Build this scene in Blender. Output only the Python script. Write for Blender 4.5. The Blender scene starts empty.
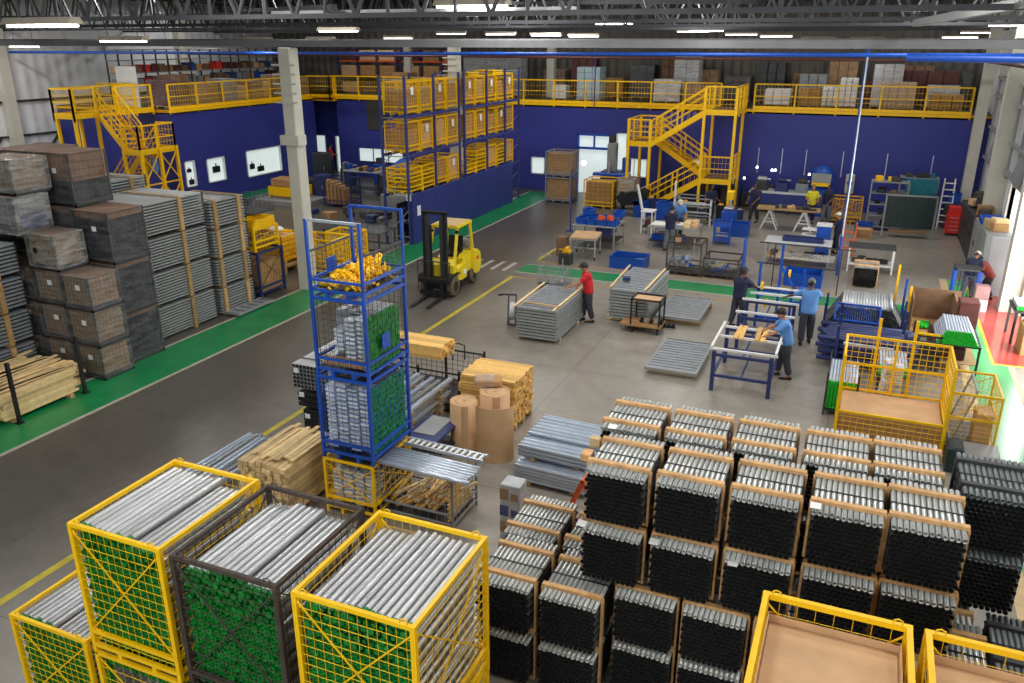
import bpy, math, random
from mathutils import Vector, Matrix
random.seed(11)
COL = bpy.context.scene.collection
SC = bpy.context.scene
PI = math.pi
cos, sin = math.cos, math.sin

# ------------------------------------------------------------------ materials
def lin(c):
    c = c / 255.0
    return c / 12.92 if c <= 0.04045 else ((c + 0.055) / 1.055) ** 2.4

def rgb(r, g, b):
    return (lin(r), lin(g), lin(b), 1.0)

_M = {}
def mat(name, col, rough=0.6, metal=0.0, var=0.12, scale=3.0, bump=0.0, bscale=30.0, stretch=(1, 1, 1), emit=None, alpha=None, local=False, rnd=0.0):
    if name in _M:
        return _M[name]
    m = bpy.data.materials.new(name)
    m.use_nodes = True
    nt = m.node_tree
    b = nt.nodes['Principled BSDF']
    b.inputs['Roughness'].default_value = rough
    b.inputs['Metallic'].default_value = metal
    tc = nt.nodes.new('ShaderNodeTexCoord')
    geo = nt.nodes.new('ShaderNodeNewGeometry')
    mp = nt.nodes.new('ShaderNodeMapping')
    mp.inputs['Scale'].default_value = stretch
    nt.links.new(tc.outputs['Object'] if local else geo.outputs['Position'], mp.inputs['Vector'])
    nz = nt.nodes.new('ShaderNodeTexNoise')
    nz.inputs['Scale'].default_value = scale
    nz.inputs['Detail'].default_value = 4.0
    nt.links.new(mp.outputs['Vector'], nz.inputs['Vector'])
    cr = nt.nodes.new('ShaderNodeValToRGB')
    lo = tuple(max(0, c * (1 - var)) for c in col[:3]) + (1,)
    hi = tuple(min(1, c * (1 + var)) for c in col[:3]) + (1,)
    cr.color_ramp.elements[0].position = 0.3
    cr.color_ramp.elements[1].position = 0.7
    cr.color_ramp.elements[0].color = lo
    cr.color_ramp.elements[1].color = hi
    nt.links.new(nz.outputs['Fac'], cr.inputs['Fac'])
    if rnd:
        rm = nt.nodes.new('ShaderNodeMapRange'); rm.inputs['To Min'].default_value = 1 - rnd; rm.inputs['To Max'].default_value = 1 + rnd * 0.6
        oi = nt.nodes.new('ShaderNodeObjectInfo'); ad = nt.nodes.new('ShaderNodeMath'); ad.operation = 'ADD'; fr = nt.nodes.new('ShaderNodeMath'); fr.operation = 'FRACT'
        nt.links.new(geo.outputs['Random Per Island'], ad.inputs[0]); nt.links.new(oi.outputs['Random'], ad.inputs[1]); nt.links.new(ad.outputs[0], fr.inputs[0])
        nt.links.new(fr.outputs[0], rm.inputs['Value'])
        mm = nt.nodes.new('ShaderNodeMix'); mm.data_type = 'RGBA'; mm.blend_type = 'MULTIPLY'; mm.inputs['Factor'].default_value = 1.0
        nt.links.new(cr.outputs['Color'], mm.inputs['A']); nt.links.new(rm.outputs['Result'], mm.inputs['B'])
        nt.links.new(mm.outputs['Result'], b.inputs['Base Color'])
    else:
        nt.links.new(cr.outputs['Color'], b.inputs['Base Color'])
    if bump:
        n2 = nt.nodes.new('ShaderNodeTexNoise')
        n2.inputs['Scale'].default_value = bscale
        nt.links.new(mp.outputs['Vector'], n2.inputs['Vector'])
        bp = nt.nodes.new('ShaderNodeBump')
        bp.inputs['Strength'].default_value = bump
        bp.inputs['Distance'].default_value = 0.03
        nt.links.new(n2.outputs['Fac'], bp.inputs['Height'])
        nt.links.new(bp.outputs['Normal'], b.inputs['Normal'])
    if emit:
        b.inputs['Emission Color'].default_value = emit[0]
        b.inputs['Emission Strength'].default_value = emit[1]
    if alpha is not None:
        b.inputs['Alpha'].default_value = alpha
    _M[name] = m
    return m

M = {}
M['yellow'] = mat('yellow paint', rgb(252, 198, 0), 0.42, 0, 0.06, 6)
M['yellow_dk'] = mat('worn yellow paint', rgb(228, 168, 14), 0.5, 0, 0.25, 9)
M['truck_yellow'] = mat('truck yellow', rgb(232, 205, 35), 0.35, 0, 0.06, 4)
M['blue_wall'] = mat('blue wall paint', rgb(48, 54, 138), 0.5, 0, 0.07, 0.6)
M['blue_part'] = mat('blue partition paint', rgb(44, 56, 124), 0.5, 0, 0.08, 0.8)
M['blue'] = mat('blue paint', rgb(24, 78, 176), 0.42, 0, 0.12, 6)
M['blue_dk'] = mat('dark blue paint', rgb(38, 50, 100), 0.45, 0, 0.15, 6)
M['blue_bin'] = mat('blue plastic', rgb(12, 72, 165), 0.4, 0, 0.12, 4)
M['rack_blue'] = mat('rack blue paint', rgb(52, 62, 120), 0.5, 0, 0.12, 6)
M['steel'] = mat('galvanised steel', rgb(190, 192, 194), 0.40, 0.7, 0.05, 3, rnd=0.22)
M['steel_lt'] = mat('bright zinc steel', rgb(205, 214, 226), 0.28, 0.5, 0.05, 5, rnd=0.15)
M['steel_end'] = mat('cut zinc pieces', rgb(232, 240, 250), 0.32, 0.25, 0.05, 12, rnd=0.25)
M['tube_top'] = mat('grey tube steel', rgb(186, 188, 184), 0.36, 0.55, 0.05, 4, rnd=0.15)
M['tube_dark'] = mat('dark tube steel', rgb(70, 72, 72), 0.45, 0.3, 0.3, 8)  # darker than the top row of the same tubes
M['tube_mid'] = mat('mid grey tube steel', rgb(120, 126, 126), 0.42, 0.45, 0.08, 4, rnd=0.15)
M['bore'] = mat('tube bore', rgb(14, 15, 16), 0.9, 0, 0.2, 8)
M['grey_frame'] = mat('grey frame paint', rgb(150, 153, 152), 0.48, 0.2, 0.06, 4, rnd=0.12)
M['grey_panel'] = mat('grey panel steel', rgb(138, 143, 147), 0.5, 0.15, 0.14, 4)
M['grey_dk'] = mat('dark grey steel', rgb(62, 63, 64), 0.5, 0.3, 0.15, 4)
M['truss'] = mat('roof steel', rgb(62, 63, 66), 0.6, 0.1, 0.15, 2)
M['roof'] = mat('roof sheet', rgb(34, 34, 36), 0.8, 0, 0.15, 1)
M['black'] = mat('black steel', rgb(26, 26, 28), 0.5, 0.1, 0.2, 5)
M['rubber'] = mat('rubber', rgb(38, 34, 30), 0.85, 0, 0.25, 9)
M['tread'] = mat('dusty tyre', rgb(105, 92, 72), 0.9, 0, 0.25, 9)
M['brown_frame'] = mat('rust brown steel', rgb(74, 62, 54), 0.65, 0.2, 0.3, 12)
M['cap_green'] = mat('green plastic', rgb(8, 128, 42), 0.4, 0, 0.12, 20, rnd=0.35)
M['cap_bright'] = mat('bright green plastic', rgb(20, 190, 50), 0.42, 0, 0.15, 20)
M['wood'] = mat('pale pine', rgb(232, 184, 104), 0.65, 0, 0.1, 9, rnd=0.3)
M['wood2'] = mat('weathered pine', rgb(176, 142, 92), 0.75, 0, 0.15, 9, rnd=0.3)
M['wood3'] = mat('light sawn timber', rgb(224, 194, 140), 0.7, 0, 0.12, 9, rnd=0.4)
M['batten'] = mat('orange brown batten', rgb(206, 160, 106), 0.65, 0, 0.25, 8)
M['card'] = mat('cardboard', rgb(206, 166, 124), 0.8, 0, 0.10, 3)
M['card2'] = mat('dull cardboard', rgb(172, 130, 82), 0.8, 0, 0.16, 4, rnd=0.2)
M['card4'] = mat('greyed cardboard', rgb(148, 122, 92), 0.8, 0, 0.2, 5, rnd=0.15)
M['duct'] = mat('duct sheet', rgb(118, 120, 120), 0.5, 0.1, 0.08, 3)
M['card3'] = mat('dusty brown cover', rgb(124, 94, 70), 0.85, 0, 0.25, 3)
M['white'] = mat('white paint', rgb(225, 225, 222), 0.5, 0, 0.06, 3)
M['cream'] = mat('cream column paint', rgb(206, 202, 188), 0.6, 0, 0.06, 2)
M['paper'] = mat('white paper', rgb(235, 235, 232), 0.7, 0, 0.03, 9)
M['red'] = mat('red paint', rgb(226, 42, 30), 0.4, 0, 0.1, 5)
M['orange'] = mat('orange paint', rgb(222, 88, 30), 0.45, 0, 0.1, 5)
M['maroon'] = mat('maroon panel', rgb(88, 44, 40), 0.55, 0, 0.2, 5)
M['teal'] = mat('teal cloth', rgb(16, 112, 128), 0.6, 0, 0.2, 5)
M['dkgreen'] = mat('dark green plastic strips', rgb(28, 48, 48), 0.45, 0, 0.3, 9)
M['wall_sheet'] = mat('light wall sheet', rgb(196, 198, 200), 0.55, 0.1, 0.08, 1.5)
M['junk'] = mat('assorted dark parts', rgb(70, 66, 62), 0.7, 0.2, 0.6, 25)
M['blackwrap'] = mat('black crate contents', rgb(34, 36, 42), 0.6, 0, 0.6, 9, bump=0.6, bscale=12)
M['pinkred'] = mat('dusty red cloth', rgb(150, 62, 54), 0.8, 0, 0.15, 5)
M['pane'] = mat('lit office pane', rgb(200, 205, 205), 0.2, 0, 0.05, 3, emit=(rgb(225, 240, 238), 0.75))
M['lamp'] = mat('fluorescent tube light', rgb(250, 250, 250), 0.4, 0, 0.01, 3, emit=((1, 0.98, 0.95, 1), 9.0))
M['lamp_blue'] = mat('work lamp light', rgb(250, 250, 250), 0.4, 0, 0.01, 3, emit=((0.93, 0.97, 1, 1), 4.0))
M['shade'] = mat('lamp housing', rgb(176, 166, 148), 0.5, 0.1, 0.1, 3)
M['skin'] = mat('skin', rgb(176, 122, 92), 0.55, 0, 0.06, 9)
M['skin_dk'] = mat('dark skin', rgb(104, 68, 52), 0.55, 0, 0.06, 9)
M['hair'] = mat('dark hair', rgb(26, 22, 20), 0.7, 0, 0.2, 30)
M['navy'] = mat('navy cloth', rgb(28, 32, 62), 0.8, 0, 0.12, 9)
M['ltblue'] = mat('light blue cloth', rgb(92, 142, 204), 0.8, 0, 0.08, 9)
M['redcloth'] = mat('red cloth', rgb(198, 28, 34), 0.8, 0, 0.08, 9)
M['yelcloth'] = mat('yellow safety cloth', rgb(210, 200, 40), 0.8, 0, 0.08, 9)
M['trouser'] = mat('dark grey cloth', rgb(54, 56, 64), 0.85, 0, 0.12, 9)
M['denim'] = mat('grey denim', rgb(96, 100, 106), 0.85, 0, 0.12, 9)
M['shoe'] = mat('black leather', rgb(24, 23, 24), 0.6, 0, 0.1, 9)

def concrete():
    m = mat('concrete floor', rgb(148, 142, 132), 0.34, 0, 0.16, 0.28)
    nt = m.node_tree
    b = nt.nodes['Principled BSDF']
    geo = nt.nodes.new('ShaderNodeNewGeometry')
    base = [l for l in nt.links if l.to_socket == b.inputs['Base Color']][0].from_socket
    n2 = nt.nodes.new('ShaderNodeTexNoise'); n2.inputs['Scale'].default_value = 2.2; n2.inputs['Detail'].default_value = 8
    n2.inputs['Roughness'].default_value = 0.7
    nt.links.new(geo.outputs['Position'], n2.inputs['Vector'])
    mx = nt.nodes.new('ShaderNodeMix'); mx.data_type = 'RGBA'; mx.blend_type = 'MULTIPLY'
    mx.inputs['Factor'].default_value = 0.7
    r2 = nt.nodes.new('ShaderNodeValToRGB')
    r2.color_ramp.elements[0].position = 0.3; r2.color_ramp.elements[0].color = (0.62, 0.60, 0.58, 1)
    r2.color_ramp.elements[1].position = 0.7; r2.color_ramp.elements[1].color = (1.1, 1.08, 1.05, 1)
    nt.links.new(n2.outputs['Fac'], r2.inputs['Fac'])
    nt.links.new(base, mx.inputs['A']); nt.links.new(r2.outputs['Color'], mx.inputs['B'])
    # floor colour gets darker towards the driving aisle on the left
    sx = nt.nodes.new('ShaderNodeSeparateXYZ'); nt.links.new(geo.outputs['Position'], sx.inputs[0])
    mr = nt.nodes.new('ShaderNodeMapRange')
    mr.inputs['From Min'].default_value = -12.5; mr.inputs['From Max'].default_value = -8.0
    mr.inputs['To Min'].default_value = 0.33; mr.inputs['To Max'].default_value = 1.0
    nt.links.new(sx.outputs['X'], mr.inputs['Value'])
    m3 = nt.nodes.new('ShaderNodeMix'); m3.data_type = 'RGBA'; m3.blend_type = 'MULTIPLY'
    m3.inputs['Factor'].default_value = 1.0
    nt.links.new(mx.outputs['Result'], m3.inputs['A']); nt.links.new(mr.outputs['Result'], m3.inputs['B'])
    # saw-cut joints
    br = nt.nodes.new('ShaderNodeTexBrick')
    br.offset = 0.0
    br.inputs['Scale'].default_value = 1.0
    br.inputs['Mortar Size'].default_value = 0.012
    br.inputs['Brick Width'].default_value = 6.0; br.inputs['Row Height'].default_value = 6.0
    br.inputs['Color1'].default_value = (1, 1, 1, 1); br.inputs['Color2'].default_value = (1, 1, 1, 1)
    br.inputs['Mortar'].default_value = (0.6, 0.6, 0.6, 1)
    nt.links.new(geo.outputs['Position'], br.inputs['Vector'])
    m4 = nt.nodes.new('ShaderNodeMix'); m4.data_type = 'RGBA'; m4.blend_type = 'MULTIPLY'
    m4.inputs['Factor'].default_value = 1.0
    nt.links.new(m3.outputs['Result'], m4.inputs['A']); nt.links.new(br.outputs['Color'], m4.inputs['B'])
    nt.links.new(m4.outputs['Result'], b.inputs['Base Color'])
    return m
M['floor'] = concrete()
M['green_floor'] = mat('green floor paint', rgb(22, 128, 72), 0.35, 0, 0.14, 1.6)
M['green_floor_lit'] = mat('green floor paint with door light', rgb(90, 176, 110), 0.2, 0, 0.08, 1.2)  # lighter green has the reflection from the door put into its colour
M['red_floor'] = mat('glossy red floor paint', rgb(176, 70, 60), 0.15, 0, 0.12, 1.2)
M['line_white'] = mat('pale floor line', rgb(172, 166, 150), 0.5, 0, 0.14, 6)
M['line_yellow'] = mat('yellow floor line', rgb(186, 168, 46), 0.5, 0, 0.2, 5)
M['line_ochre'] = mat('ochre floor line', rgb(176, 138, 62), 0.5, 0, 0.2, 5)
M['line_beige'] = mat('beige floor band', rgb(206, 176, 132), 0.5, 0, 0.12, 5)
M['outside'] = mat('sunlit yard', rgb(226, 222, 214), 0.8, 0, 0.06, 0.5)

def film(name, tint, opacity):
    m = bpy.data.materials.new(name); m.use_nodes = True
    nt = m.node_tree; nt.nodes.clear()
    out = nt.nodes.new('ShaderNodeOutputMaterial')
    tr = nt.nodes.new('ShaderNodeBsdfTransparent')
    pr = nt.nodes.new('ShaderNodeBsdfPrincipled')
    pr.inputs['Base Color'].default_value = tint; pr.inputs['Roughness'].default_value = 0.18
    mx = nt.nodes.new('ShaderNodeMixShader')
    geo = nt.nodes.new('ShaderNodeNewGeometry')
    mp = nt.nodes.new('ShaderNodeMapping'); mp.inputs['Scale'].default_value = (1, 1, 3.0); mp.inputs['Rotation'].default_value = (0.5, 0.4, 0.3)
    nz = nt.nodes.new('ShaderNodeTexNoise'); nz.inputs['Scale'].default_value = 2.6; nz.inputs['Detail'].default_value = 5
    nt.links.new(geo.outputs['Position'], mp.inputs['Vector']); nt.links.new(mp.outputs['Vector'], nz.inputs['Vector'])
    bp = nt.nodes.new('ShaderNodeBump'); bp.inputs['Strength'].default_value = 1.0; bp.inputs['Distance'].default_value = 0.12
    nt.links.new(nz.outputs['Fac'], bp.inputs['Height']); nt.links.new(bp.outputs['Normal'], pr.inputs['Normal'])
    mr = nt.nodes.new('ShaderNodeMapRange')
    mr.inputs['From Min'].default_value = 0.35; mr.inputs['From Max'].default_value = 0.7
    mr.inputs['To Min'].default_value = opacity * 0.4; mr.inputs['To Max'].default_value = min(1, opacity * 1.7)
    nt.links.new(nz.outputs['Fac'], mr.inputs['Value'])
    nt.links.new(mr.outputs['Result'], mx.inputs['Fac'])
    nt.links.new(tr.outputs[0], mx.inputs[1]); nt.links.new(pr.outputs[0], mx.inputs[2])
    nt.links.new(mx.outputs[0], out.inputs['Surface'])
    return m
M['film'] = film('stretch film', rgb(190, 190, 190), 0.16)
M['film_clear'] = film('clear stretch film', rgb(190, 190, 190), 0.09)
M['film_lt'] = film('pale stretch film', rgb(205, 205, 200), 0.3)

def rib(name, col, axis, period=0.25, depth=0.5):
    """corrugated sheet: ribs from a wave bump along one world axis"""
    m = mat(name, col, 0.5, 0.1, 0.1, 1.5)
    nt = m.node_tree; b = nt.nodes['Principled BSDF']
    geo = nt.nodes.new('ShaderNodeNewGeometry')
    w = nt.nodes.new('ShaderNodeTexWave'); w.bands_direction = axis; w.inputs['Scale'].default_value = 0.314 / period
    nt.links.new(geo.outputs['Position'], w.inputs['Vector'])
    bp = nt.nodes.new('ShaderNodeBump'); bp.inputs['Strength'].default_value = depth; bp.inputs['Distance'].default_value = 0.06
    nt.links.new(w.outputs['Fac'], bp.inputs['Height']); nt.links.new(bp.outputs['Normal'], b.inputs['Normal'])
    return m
M['rib_y'] = rib('corrugated sheet side', rgb(228, 230, 232), 'Y', 0.6, 0.6)
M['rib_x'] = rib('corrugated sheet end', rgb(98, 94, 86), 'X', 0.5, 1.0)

# ------------------------------------------------------------------ mesh building
class MB:
    def __init__(s):
        s.v = []; s.f = []; s.mi = []; s.sm = []; s.m = 0
    def add(s, vs, fs, smooth=False):
        o = len(s.v); s.v += [tuple(v) for v in vs]
        for f in fs:
            s.f.append(tuple(i + o for i in f)); s.mi.append(s.m); s.sm.append(smooth)
        return s
    def box(s, x0, y0, z0, x1, y1, z1):
        return s.add([(x0, y0, z0), (x1, y0, z0), (x1, y1, z0), (x0, y1, z0), (x0, y0, z1), (x1, y0, z1), (x1, y1, z1), (x0, y1, z1)],
                     [(3, 2, 1, 0), (4, 5, 6, 7), (0, 1, 5, 4), (1, 2, 6, 5), (2, 3, 7, 6), (3, 0, 4, 7)])
    def bev(s, x0, y0, z0, x1, y1, z1, r=0.02):
        """box with chamfered vertical and top edges"""
        vs = []
        for z, k in ((z0, 0), (z1 - r, 0), (z1, r)):
            for (x, y) in ((x0 + k + r, y0 + k), (x1 - k - r, y0 + k), (x1 - k, y0 + k + r), (x1 - k, y1 - k - r), (x1 - k - r, y1 - k), (x0 + k + r, y1 - k), (x0 + k, y1 - k - r), (x0 + k, y0 + k + r)):
                vs.append((x, y, z))
        fs = [tuple(range(7, -1, -1)), tuple(range(16, 24))]
        for l in (0, 8):
            for i in range(8):
                j = (i + 1) % 8
                fs.append((l + i, l + j, l + 8 + j, l + 8 + i))
        return s.add(vs, fs)
    def rings(s, rings, close=True, cap=True, smooth=True):
        n = len(rings[0]); vs = [p for r in rings for p in r]; fs = []
        for k in range(len(rings) - 1):
            for i in range(n if close else n - 1):
                j = (i + 1) % n
                fs.append((k * n + i, k * n + j, (k + 1) * n + j, (k + 1) * n + i))
        s.add(vs, fs, smooth)
        if cap:
            s.add(rings[0], [tuple(range(n - 1, -1, -1))]); s.add(rings[-1], [tuple(range(n))])
        return s
    def frame(s, p0, p1):
        d = (Vector(p1) - Vector(p0))
        L = d.length or 1e-6; d = d / L
        up = Vector((0, 0, 1)) if abs(d.z) < 0.95 else Vector((0, 1, 0))
        a = d.cross(up).normalized(); b = a.cross(d).normalized()
        return a, b
    def tube(s, p0, p1, r, n=8, cap=True, r1=None):
        a, b = s.frame(p0, p1); r1 = r if r1 is None else r1
        p0 = Vector(p0); p1 = Vector(p1)
        R = [[p + (a * cos(2 * PI * i / n) + b * sin(2 * PI * i / n)) * q for i in range(n)] for p, q in ((p0, r), (p1, r1))]
        return s.rings(R, cap=cap)
    def bar(s, p0, p1, w, h=None):
        h = h or w
        a, b = s.frame(p0, p1); p0 = Vector(p0); p1 = Vector(p1)
        R = [[p + a * (x * w / 2) + b * (y * h / 2) for x, y in ((-1, -1), (1, -1), (1, 1), (-1, 1))] for p in (p0, p1)]
        return s.rings(R, smooth=False)
    def wire(s, p0, p1, w):
        a, b = s.frame(p0, p1); p0 = Vector(p0); p1 = Vector(p1)
        R = [[p + (a * cos(2 * PI * i / 3) + b * sin(2 * PI * i / 3)) * w for i in range(3)] for p in (p0, p1)]
        return s.rings(R, cap=False, smooth=False)
    def path(s, pts, r, n=8, cap=True):
        pts = [Vector(p) for p in pts]; R = []
        for k, p in enumerate(pts):
            q0 = pts[max(0, k - 1)]; q1 = pts[min(len(pts) - 1, k + 1)]
            a, b = s.frame(q0, q1)
            R.append([p + (a * cos(2 * PI * i / n) + b * sin(2 * PI * i / n)) * r for i in range(n)])
        return s.rings(R, cap=cap)
    def hollow(s, p0, p1, r, ri, n=10, depth=0.2, both=False):
        a, b = s.frame(p0, p1); p0 = Vector(p0); p1 = Vector(p1); d = (p1 - p0).normalized()
        def ring(p, q): return [p + (a * cos(2 * PI * i / n) + b * sin(2 * PI * i / n)) * q for i in range(n)]
        R = [ring(p0 + d * depth, ri), ring(p0, ri), ring(p0, r), ring(p1, r)]
        if both: R += [ring(p1, ri), ring(p1 - d * depth, ri)]
        return s.rings(R, cap=True)
    def sphere(s, c, r, sc=(1, 1, 1), n=12, m=8, z0=-1.0, z1=1.0):
        R = []
        a0 = math.asin(z0); a1 = math.asin(z1)
        for k in range(m + 1):
            t = a0 + (a1 - a0) * k / m
            R.append([(c[0] + cos(2 * PI * i / n) * cos(t) * r * sc[0] , c[1] + sin(2 * PI * i / n) * cos(t) * r * sc[1], c[2] + sin(t) * r * sc[2]) for i in range(n)])
        return s.rings(R, cap=True)
    def prism(s, poly, axis, a, b):
        def P(u, v, w): return {'x': (w, u, v), 'y': (u, w, v), 'z': (u, v, w)}[axis]
        n = len(poly)
        return s.add([P(u, v, a) for u, v in poly] + [P(u, v, b) for u, v in poly],
                     [tuple(range(n - 1, -1, -1)), tuple(range(n, 2 * n))] + [(i, (i + 1) % n, n + (i + 1) % n, n + i) for i in range(n)])
    def grid(s, p, u, v, nu, nv, w):
        """wire mesh over the parallelogram p + u + v"""
        p = Vector(p); u = Vector(u); v = Vector(v)
        for i in range(nu + 1): s.wire(p + u * (i / nu), p + u * (i / nu) + v, w)
        for j in range(nv + 1): s.wire(p + v * (j / nv), p + v * (j / nv) + u, w)
        return s
    def xf(s, mtx, start=0):
        s.v = s.v[:start] + [tuple(mtx @ Vector(v)) for v in s.v[start:]]
        return s
    def mesh(s, name, mats):
        me = bpy.data.meshes.new(name)
        me.from_pydata(s.v, [], s.f)
        for m in (mats if isinstance(mats, (list, tuple)) else [mats]): me.materials.append(M[m] if isinstance(m, str) else m)
        me.polygons.foreach_set('material_index', s.mi)
        me.polygons.foreach_set('use_smooth', s.sm)
        me.update()
        return me

def ob(name, mb, m=None, parent=None, loc=(0, 0, 0), rz=0.0):
    me = mb.mesh(name, m) if isinstance(mb, MB) else mb
    o = bpy.data.objects.new(name, me); COL.objects.link(o)
    o.location = loc; o.rotation_euler = (0, 0, rz)
    if parent: o.parent = parent
    return o

def tag(o, label, cat, group=None, kind=None):
    o['label'] = label; o['category'] = cat
    if group: o['group'] = group
    elif 'group' in o: del o['group']
    if kind: o['kind'] = kind
    return o

def thing(name, label, cat, loc=(0, 0, 0), rz=0.0, group=None):
    o = bpy.data.objects.new(name, None); COL.objects.link(o)
    o.location = loc; o.rotation_euler = (0, 0, rz); o.empty_display_size = 0.2
    return tag(o, label, cat, group)

def one(name, mb, m, label, cat, loc=(0, 0, 0), rz=0.0, group=None, kind=None):
    return tag(ob(name, mb, m, None, loc, rz), label, cat, group, kind)

def struct(name, mb, m, parent=None, label=None):
    o = ob(name, mb, m, parent)
    if not parent: o['kind'] = 'structure'
    if label: o['label'] = label
    return o

def dup(src, loc, rz=None, label=None, group=None):
    def cp(o, par):
        c = o.copy(); COL.objects.link(c); c.parent = par
        for ch in list(o.children): cp(ch, c)
        return c
    r = cp(src, None); r.location = loc
    if rz is not None: r.rotation_euler = (0, 0, rz)
    if label: r['label'] = label
    if group: r['group'] = group
    return r

# ------------------------------------------------------------------ camera
cam = bpy.data.cameras.new('camera'); co = bpy.data.objects.new('camera', cam); COL.objects.link(co)
cam.sensor_width = 36; cam.lens = 820 * 36 / 1024; cam.clip_start = 0.1; cam.clip_end = 300
co.location = (0, 0, 7.7); co.rotation_euler = (PI / 2 - 0.352, 0, 0.402)
SC.camera = co
# ------------------------------------------------------------------ the setting
XL, XR, YB, YF, ZR = -38.0, 4.85, 48.0, -6.0, 10.6
struct('floor', MB().box(XL, YF, -0.2, XR, YB, 0.0), 'floor')
struct('ground', MB().box(XR, -20, -0.25, 40, 70, -0.05), 'outside')
struct('ceiling', MB().box(XL, YF, ZR, XR + 0.3, YB, ZR + 0.15), 'roof')
struct('wall_left', MB().box(XL - 0.15, YF, 0, XL, YB, ZR), 'rib_y')
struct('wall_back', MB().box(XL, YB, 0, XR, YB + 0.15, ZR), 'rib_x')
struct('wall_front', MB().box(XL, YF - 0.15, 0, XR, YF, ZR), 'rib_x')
def wall_with_holes(x0, x1, ylo, yhi, zlo, zhi, holes):
    mb = MB(); ys = ylo
    for (a, b, c, d) in sorted(holes):
        mb.box(x0, ys, zlo, x1, a, zhi)
        if c > zlo: mb.box(x0, a, zlo, x1, b, c)
        mb.box(x0, a, d, x1, b, zhi); ys = b
    mb.box(x0, ys, zlo, x1, yhi, zhi)
    return mb
struct('wall_right', wall_with_holes(XR, XR + 0.12, YF, YB, 0, ZR, [(28.4, 33.4, 0, 3.0), (21.6, 27.2, 0, 4.2)]), 'rib_y')
for i, (a, b, h) in enumerate([(28.4, 33.4, 3.0), (21.6, 27.2, 4.2)]):
    struct('door_%d' % (i + 1), MB().box(XR - 0.06, a - 0.12, 0, XR + 0.14, a, h + 0.12).box(XR - 0.06, b, 0, XR + 0.14, b + 0.12, h + 0.12).box(XR - 0.06, a, h, XR + 0.14, b, h + 0.12), 'cream')
# blue internal walls under the mezzanine
BW = 42.2
mb = MB(); xs = -29.0
for (a, b, c, d) in [(-27.9, -24.8, 0.9, 1.75), (-16.8, -16.0, 0.85, 1.75), (-14.2, -12.3, 0, 3.1), (-12.05, -11.45, 0.5, 3.2), (-11.4, -10.35, 1.0, 1.95), (-8.6, -7.5, 1.75, 2.05)]:
    mb.box(xs, BW, 0, a, BW + 0.2, 4.4)
    if c > 0: mb.box(a, BW, 0, b, BW + 0.2, c)
    mb.box(a, BW, d, b, BW + 0.2, 4.4); xs = b
mb.box(xs, BW, 0, XR, BW + 0.2, 4.4)
struct('wall_blue_back', mb, 'blue_wall')
mb = MB().box(-32.6, 43.4, 0, -32.1, 43.6, 4.4).box(-31.0, 43.4, 0, -30.3, 43.6, 4.4).box(-29.6, 43.4, 0, -29.0, 43.6, 4.4).box(-32.1, 43.4, 2.2, -31.0, 43.6, 4.4).box(-30.3, 43.4, 2.2, -29.6, 43.6, 4.4).box(-29.2, 42.2, 0, -29.0, 43.6, 4.4)
struct('wall_blue_recess', mb, 'blue_wall')
holes = [(30.95, 31.65, 0.9, 2.15), (32.45, 33.75, 0.9, 2.1), (35.4, 38.3, 0.75, 2.15)]
mb = wall_with_holes(-30.7, -30.5, 30.55, 41.6, 0, 4.4, holes); mb.box(-38, 30.55, 0, -30.7, 30.75, 4.4); mb.box(-32.6, 41.6, 0, -30.5, 41.8, 4.4)
struct('wall_blue_side', mb, 'blue_wall')
# glazed openings of the offices
def window_y(n, x0, x1, z0, z1, y, cols, mid=None, bar='white'):
    f = MB(); w = 0.05
    f.box(x0, y - 0.03, z0, x0 + w, y + 0.1, z1).box(x1 - w, y - 0.03, z0, x1, y + 0.1, z1).box(x0, y - 0.03, z0, x1, y + 0.1, z0 + w).box(x0, y - 0.03, z1 - w, x1, y + 0.1, z1)
    for k in range(1, cols):
        x = x0 + (x1 - x0) * k / cols; f.box(x - 0.02, y, z0, x + 0.02, y + 0.06, z1)
    if mid: f.box(x0, y - 0.02, mid, x1, y + 0.08, mid + 0.08)
    o = struct('window_%d' % n, MB().box(x0, y + 0.12, z0, x1, y + 0.14, z1), 'pane'); ob('window_frame', f, bar, o)
    return o
window_y(1, -27.9, -24.8, 0.9, 1.75, BW, 3, bar='blue_dk')
window_y(2, -16.8, -16.0, 0.85, 1.75, BW, 1)
o = window_y(3, -12.05, -11.45, 0.5, 3.2, BW, 1)
window_y(4, -11.4, -10.35, 1.0, 1.95, BW, 3)
window_y(5, -8.6, -7.5, 1.75, 2.05, BW, 1)
o = struct('door_3', MB().box(-14.2, BW + 0.14, 0, -12.3, BW + 0.18, 3.1), 'pane')
ob('door_frame', MB().box(-14.2, BW - 0.03, 0, -14.1, BW + 0.15, 3.1).box(-12.4, BW - 0.03, 0, -12.3, BW + 0.15, 3.1).box(-14.2, BW - 0.03, 2.3, -12.3, BW + 0.1, 2.42).box(-14.2, BW - 0.03, 3.0, -12.3, BW + 0.1, 3.1).box(-13.3, BW, 2.42, -13.22, BW + 0.1, 3.0), 'blue', o)
for i, (x0, x1) in enumerate(((-32.1, -31.0), (-30.3, -29.6))):
    o = struct('door_%d' % (4 + i), MB().box(x0, 43.5, 0, x1, 43.55, 2.2), 'pane')
    ob('door_frame', MB().box(x0, 43.37, 0, x0 + 0.05, 43.5, 2.2).box(x1 - 0.05, 43.37, 0, x1, 43.5, 2.2).box(x0, 43.37, 2.15, x1, 43.5, 2.2), 'white', o)
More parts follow.
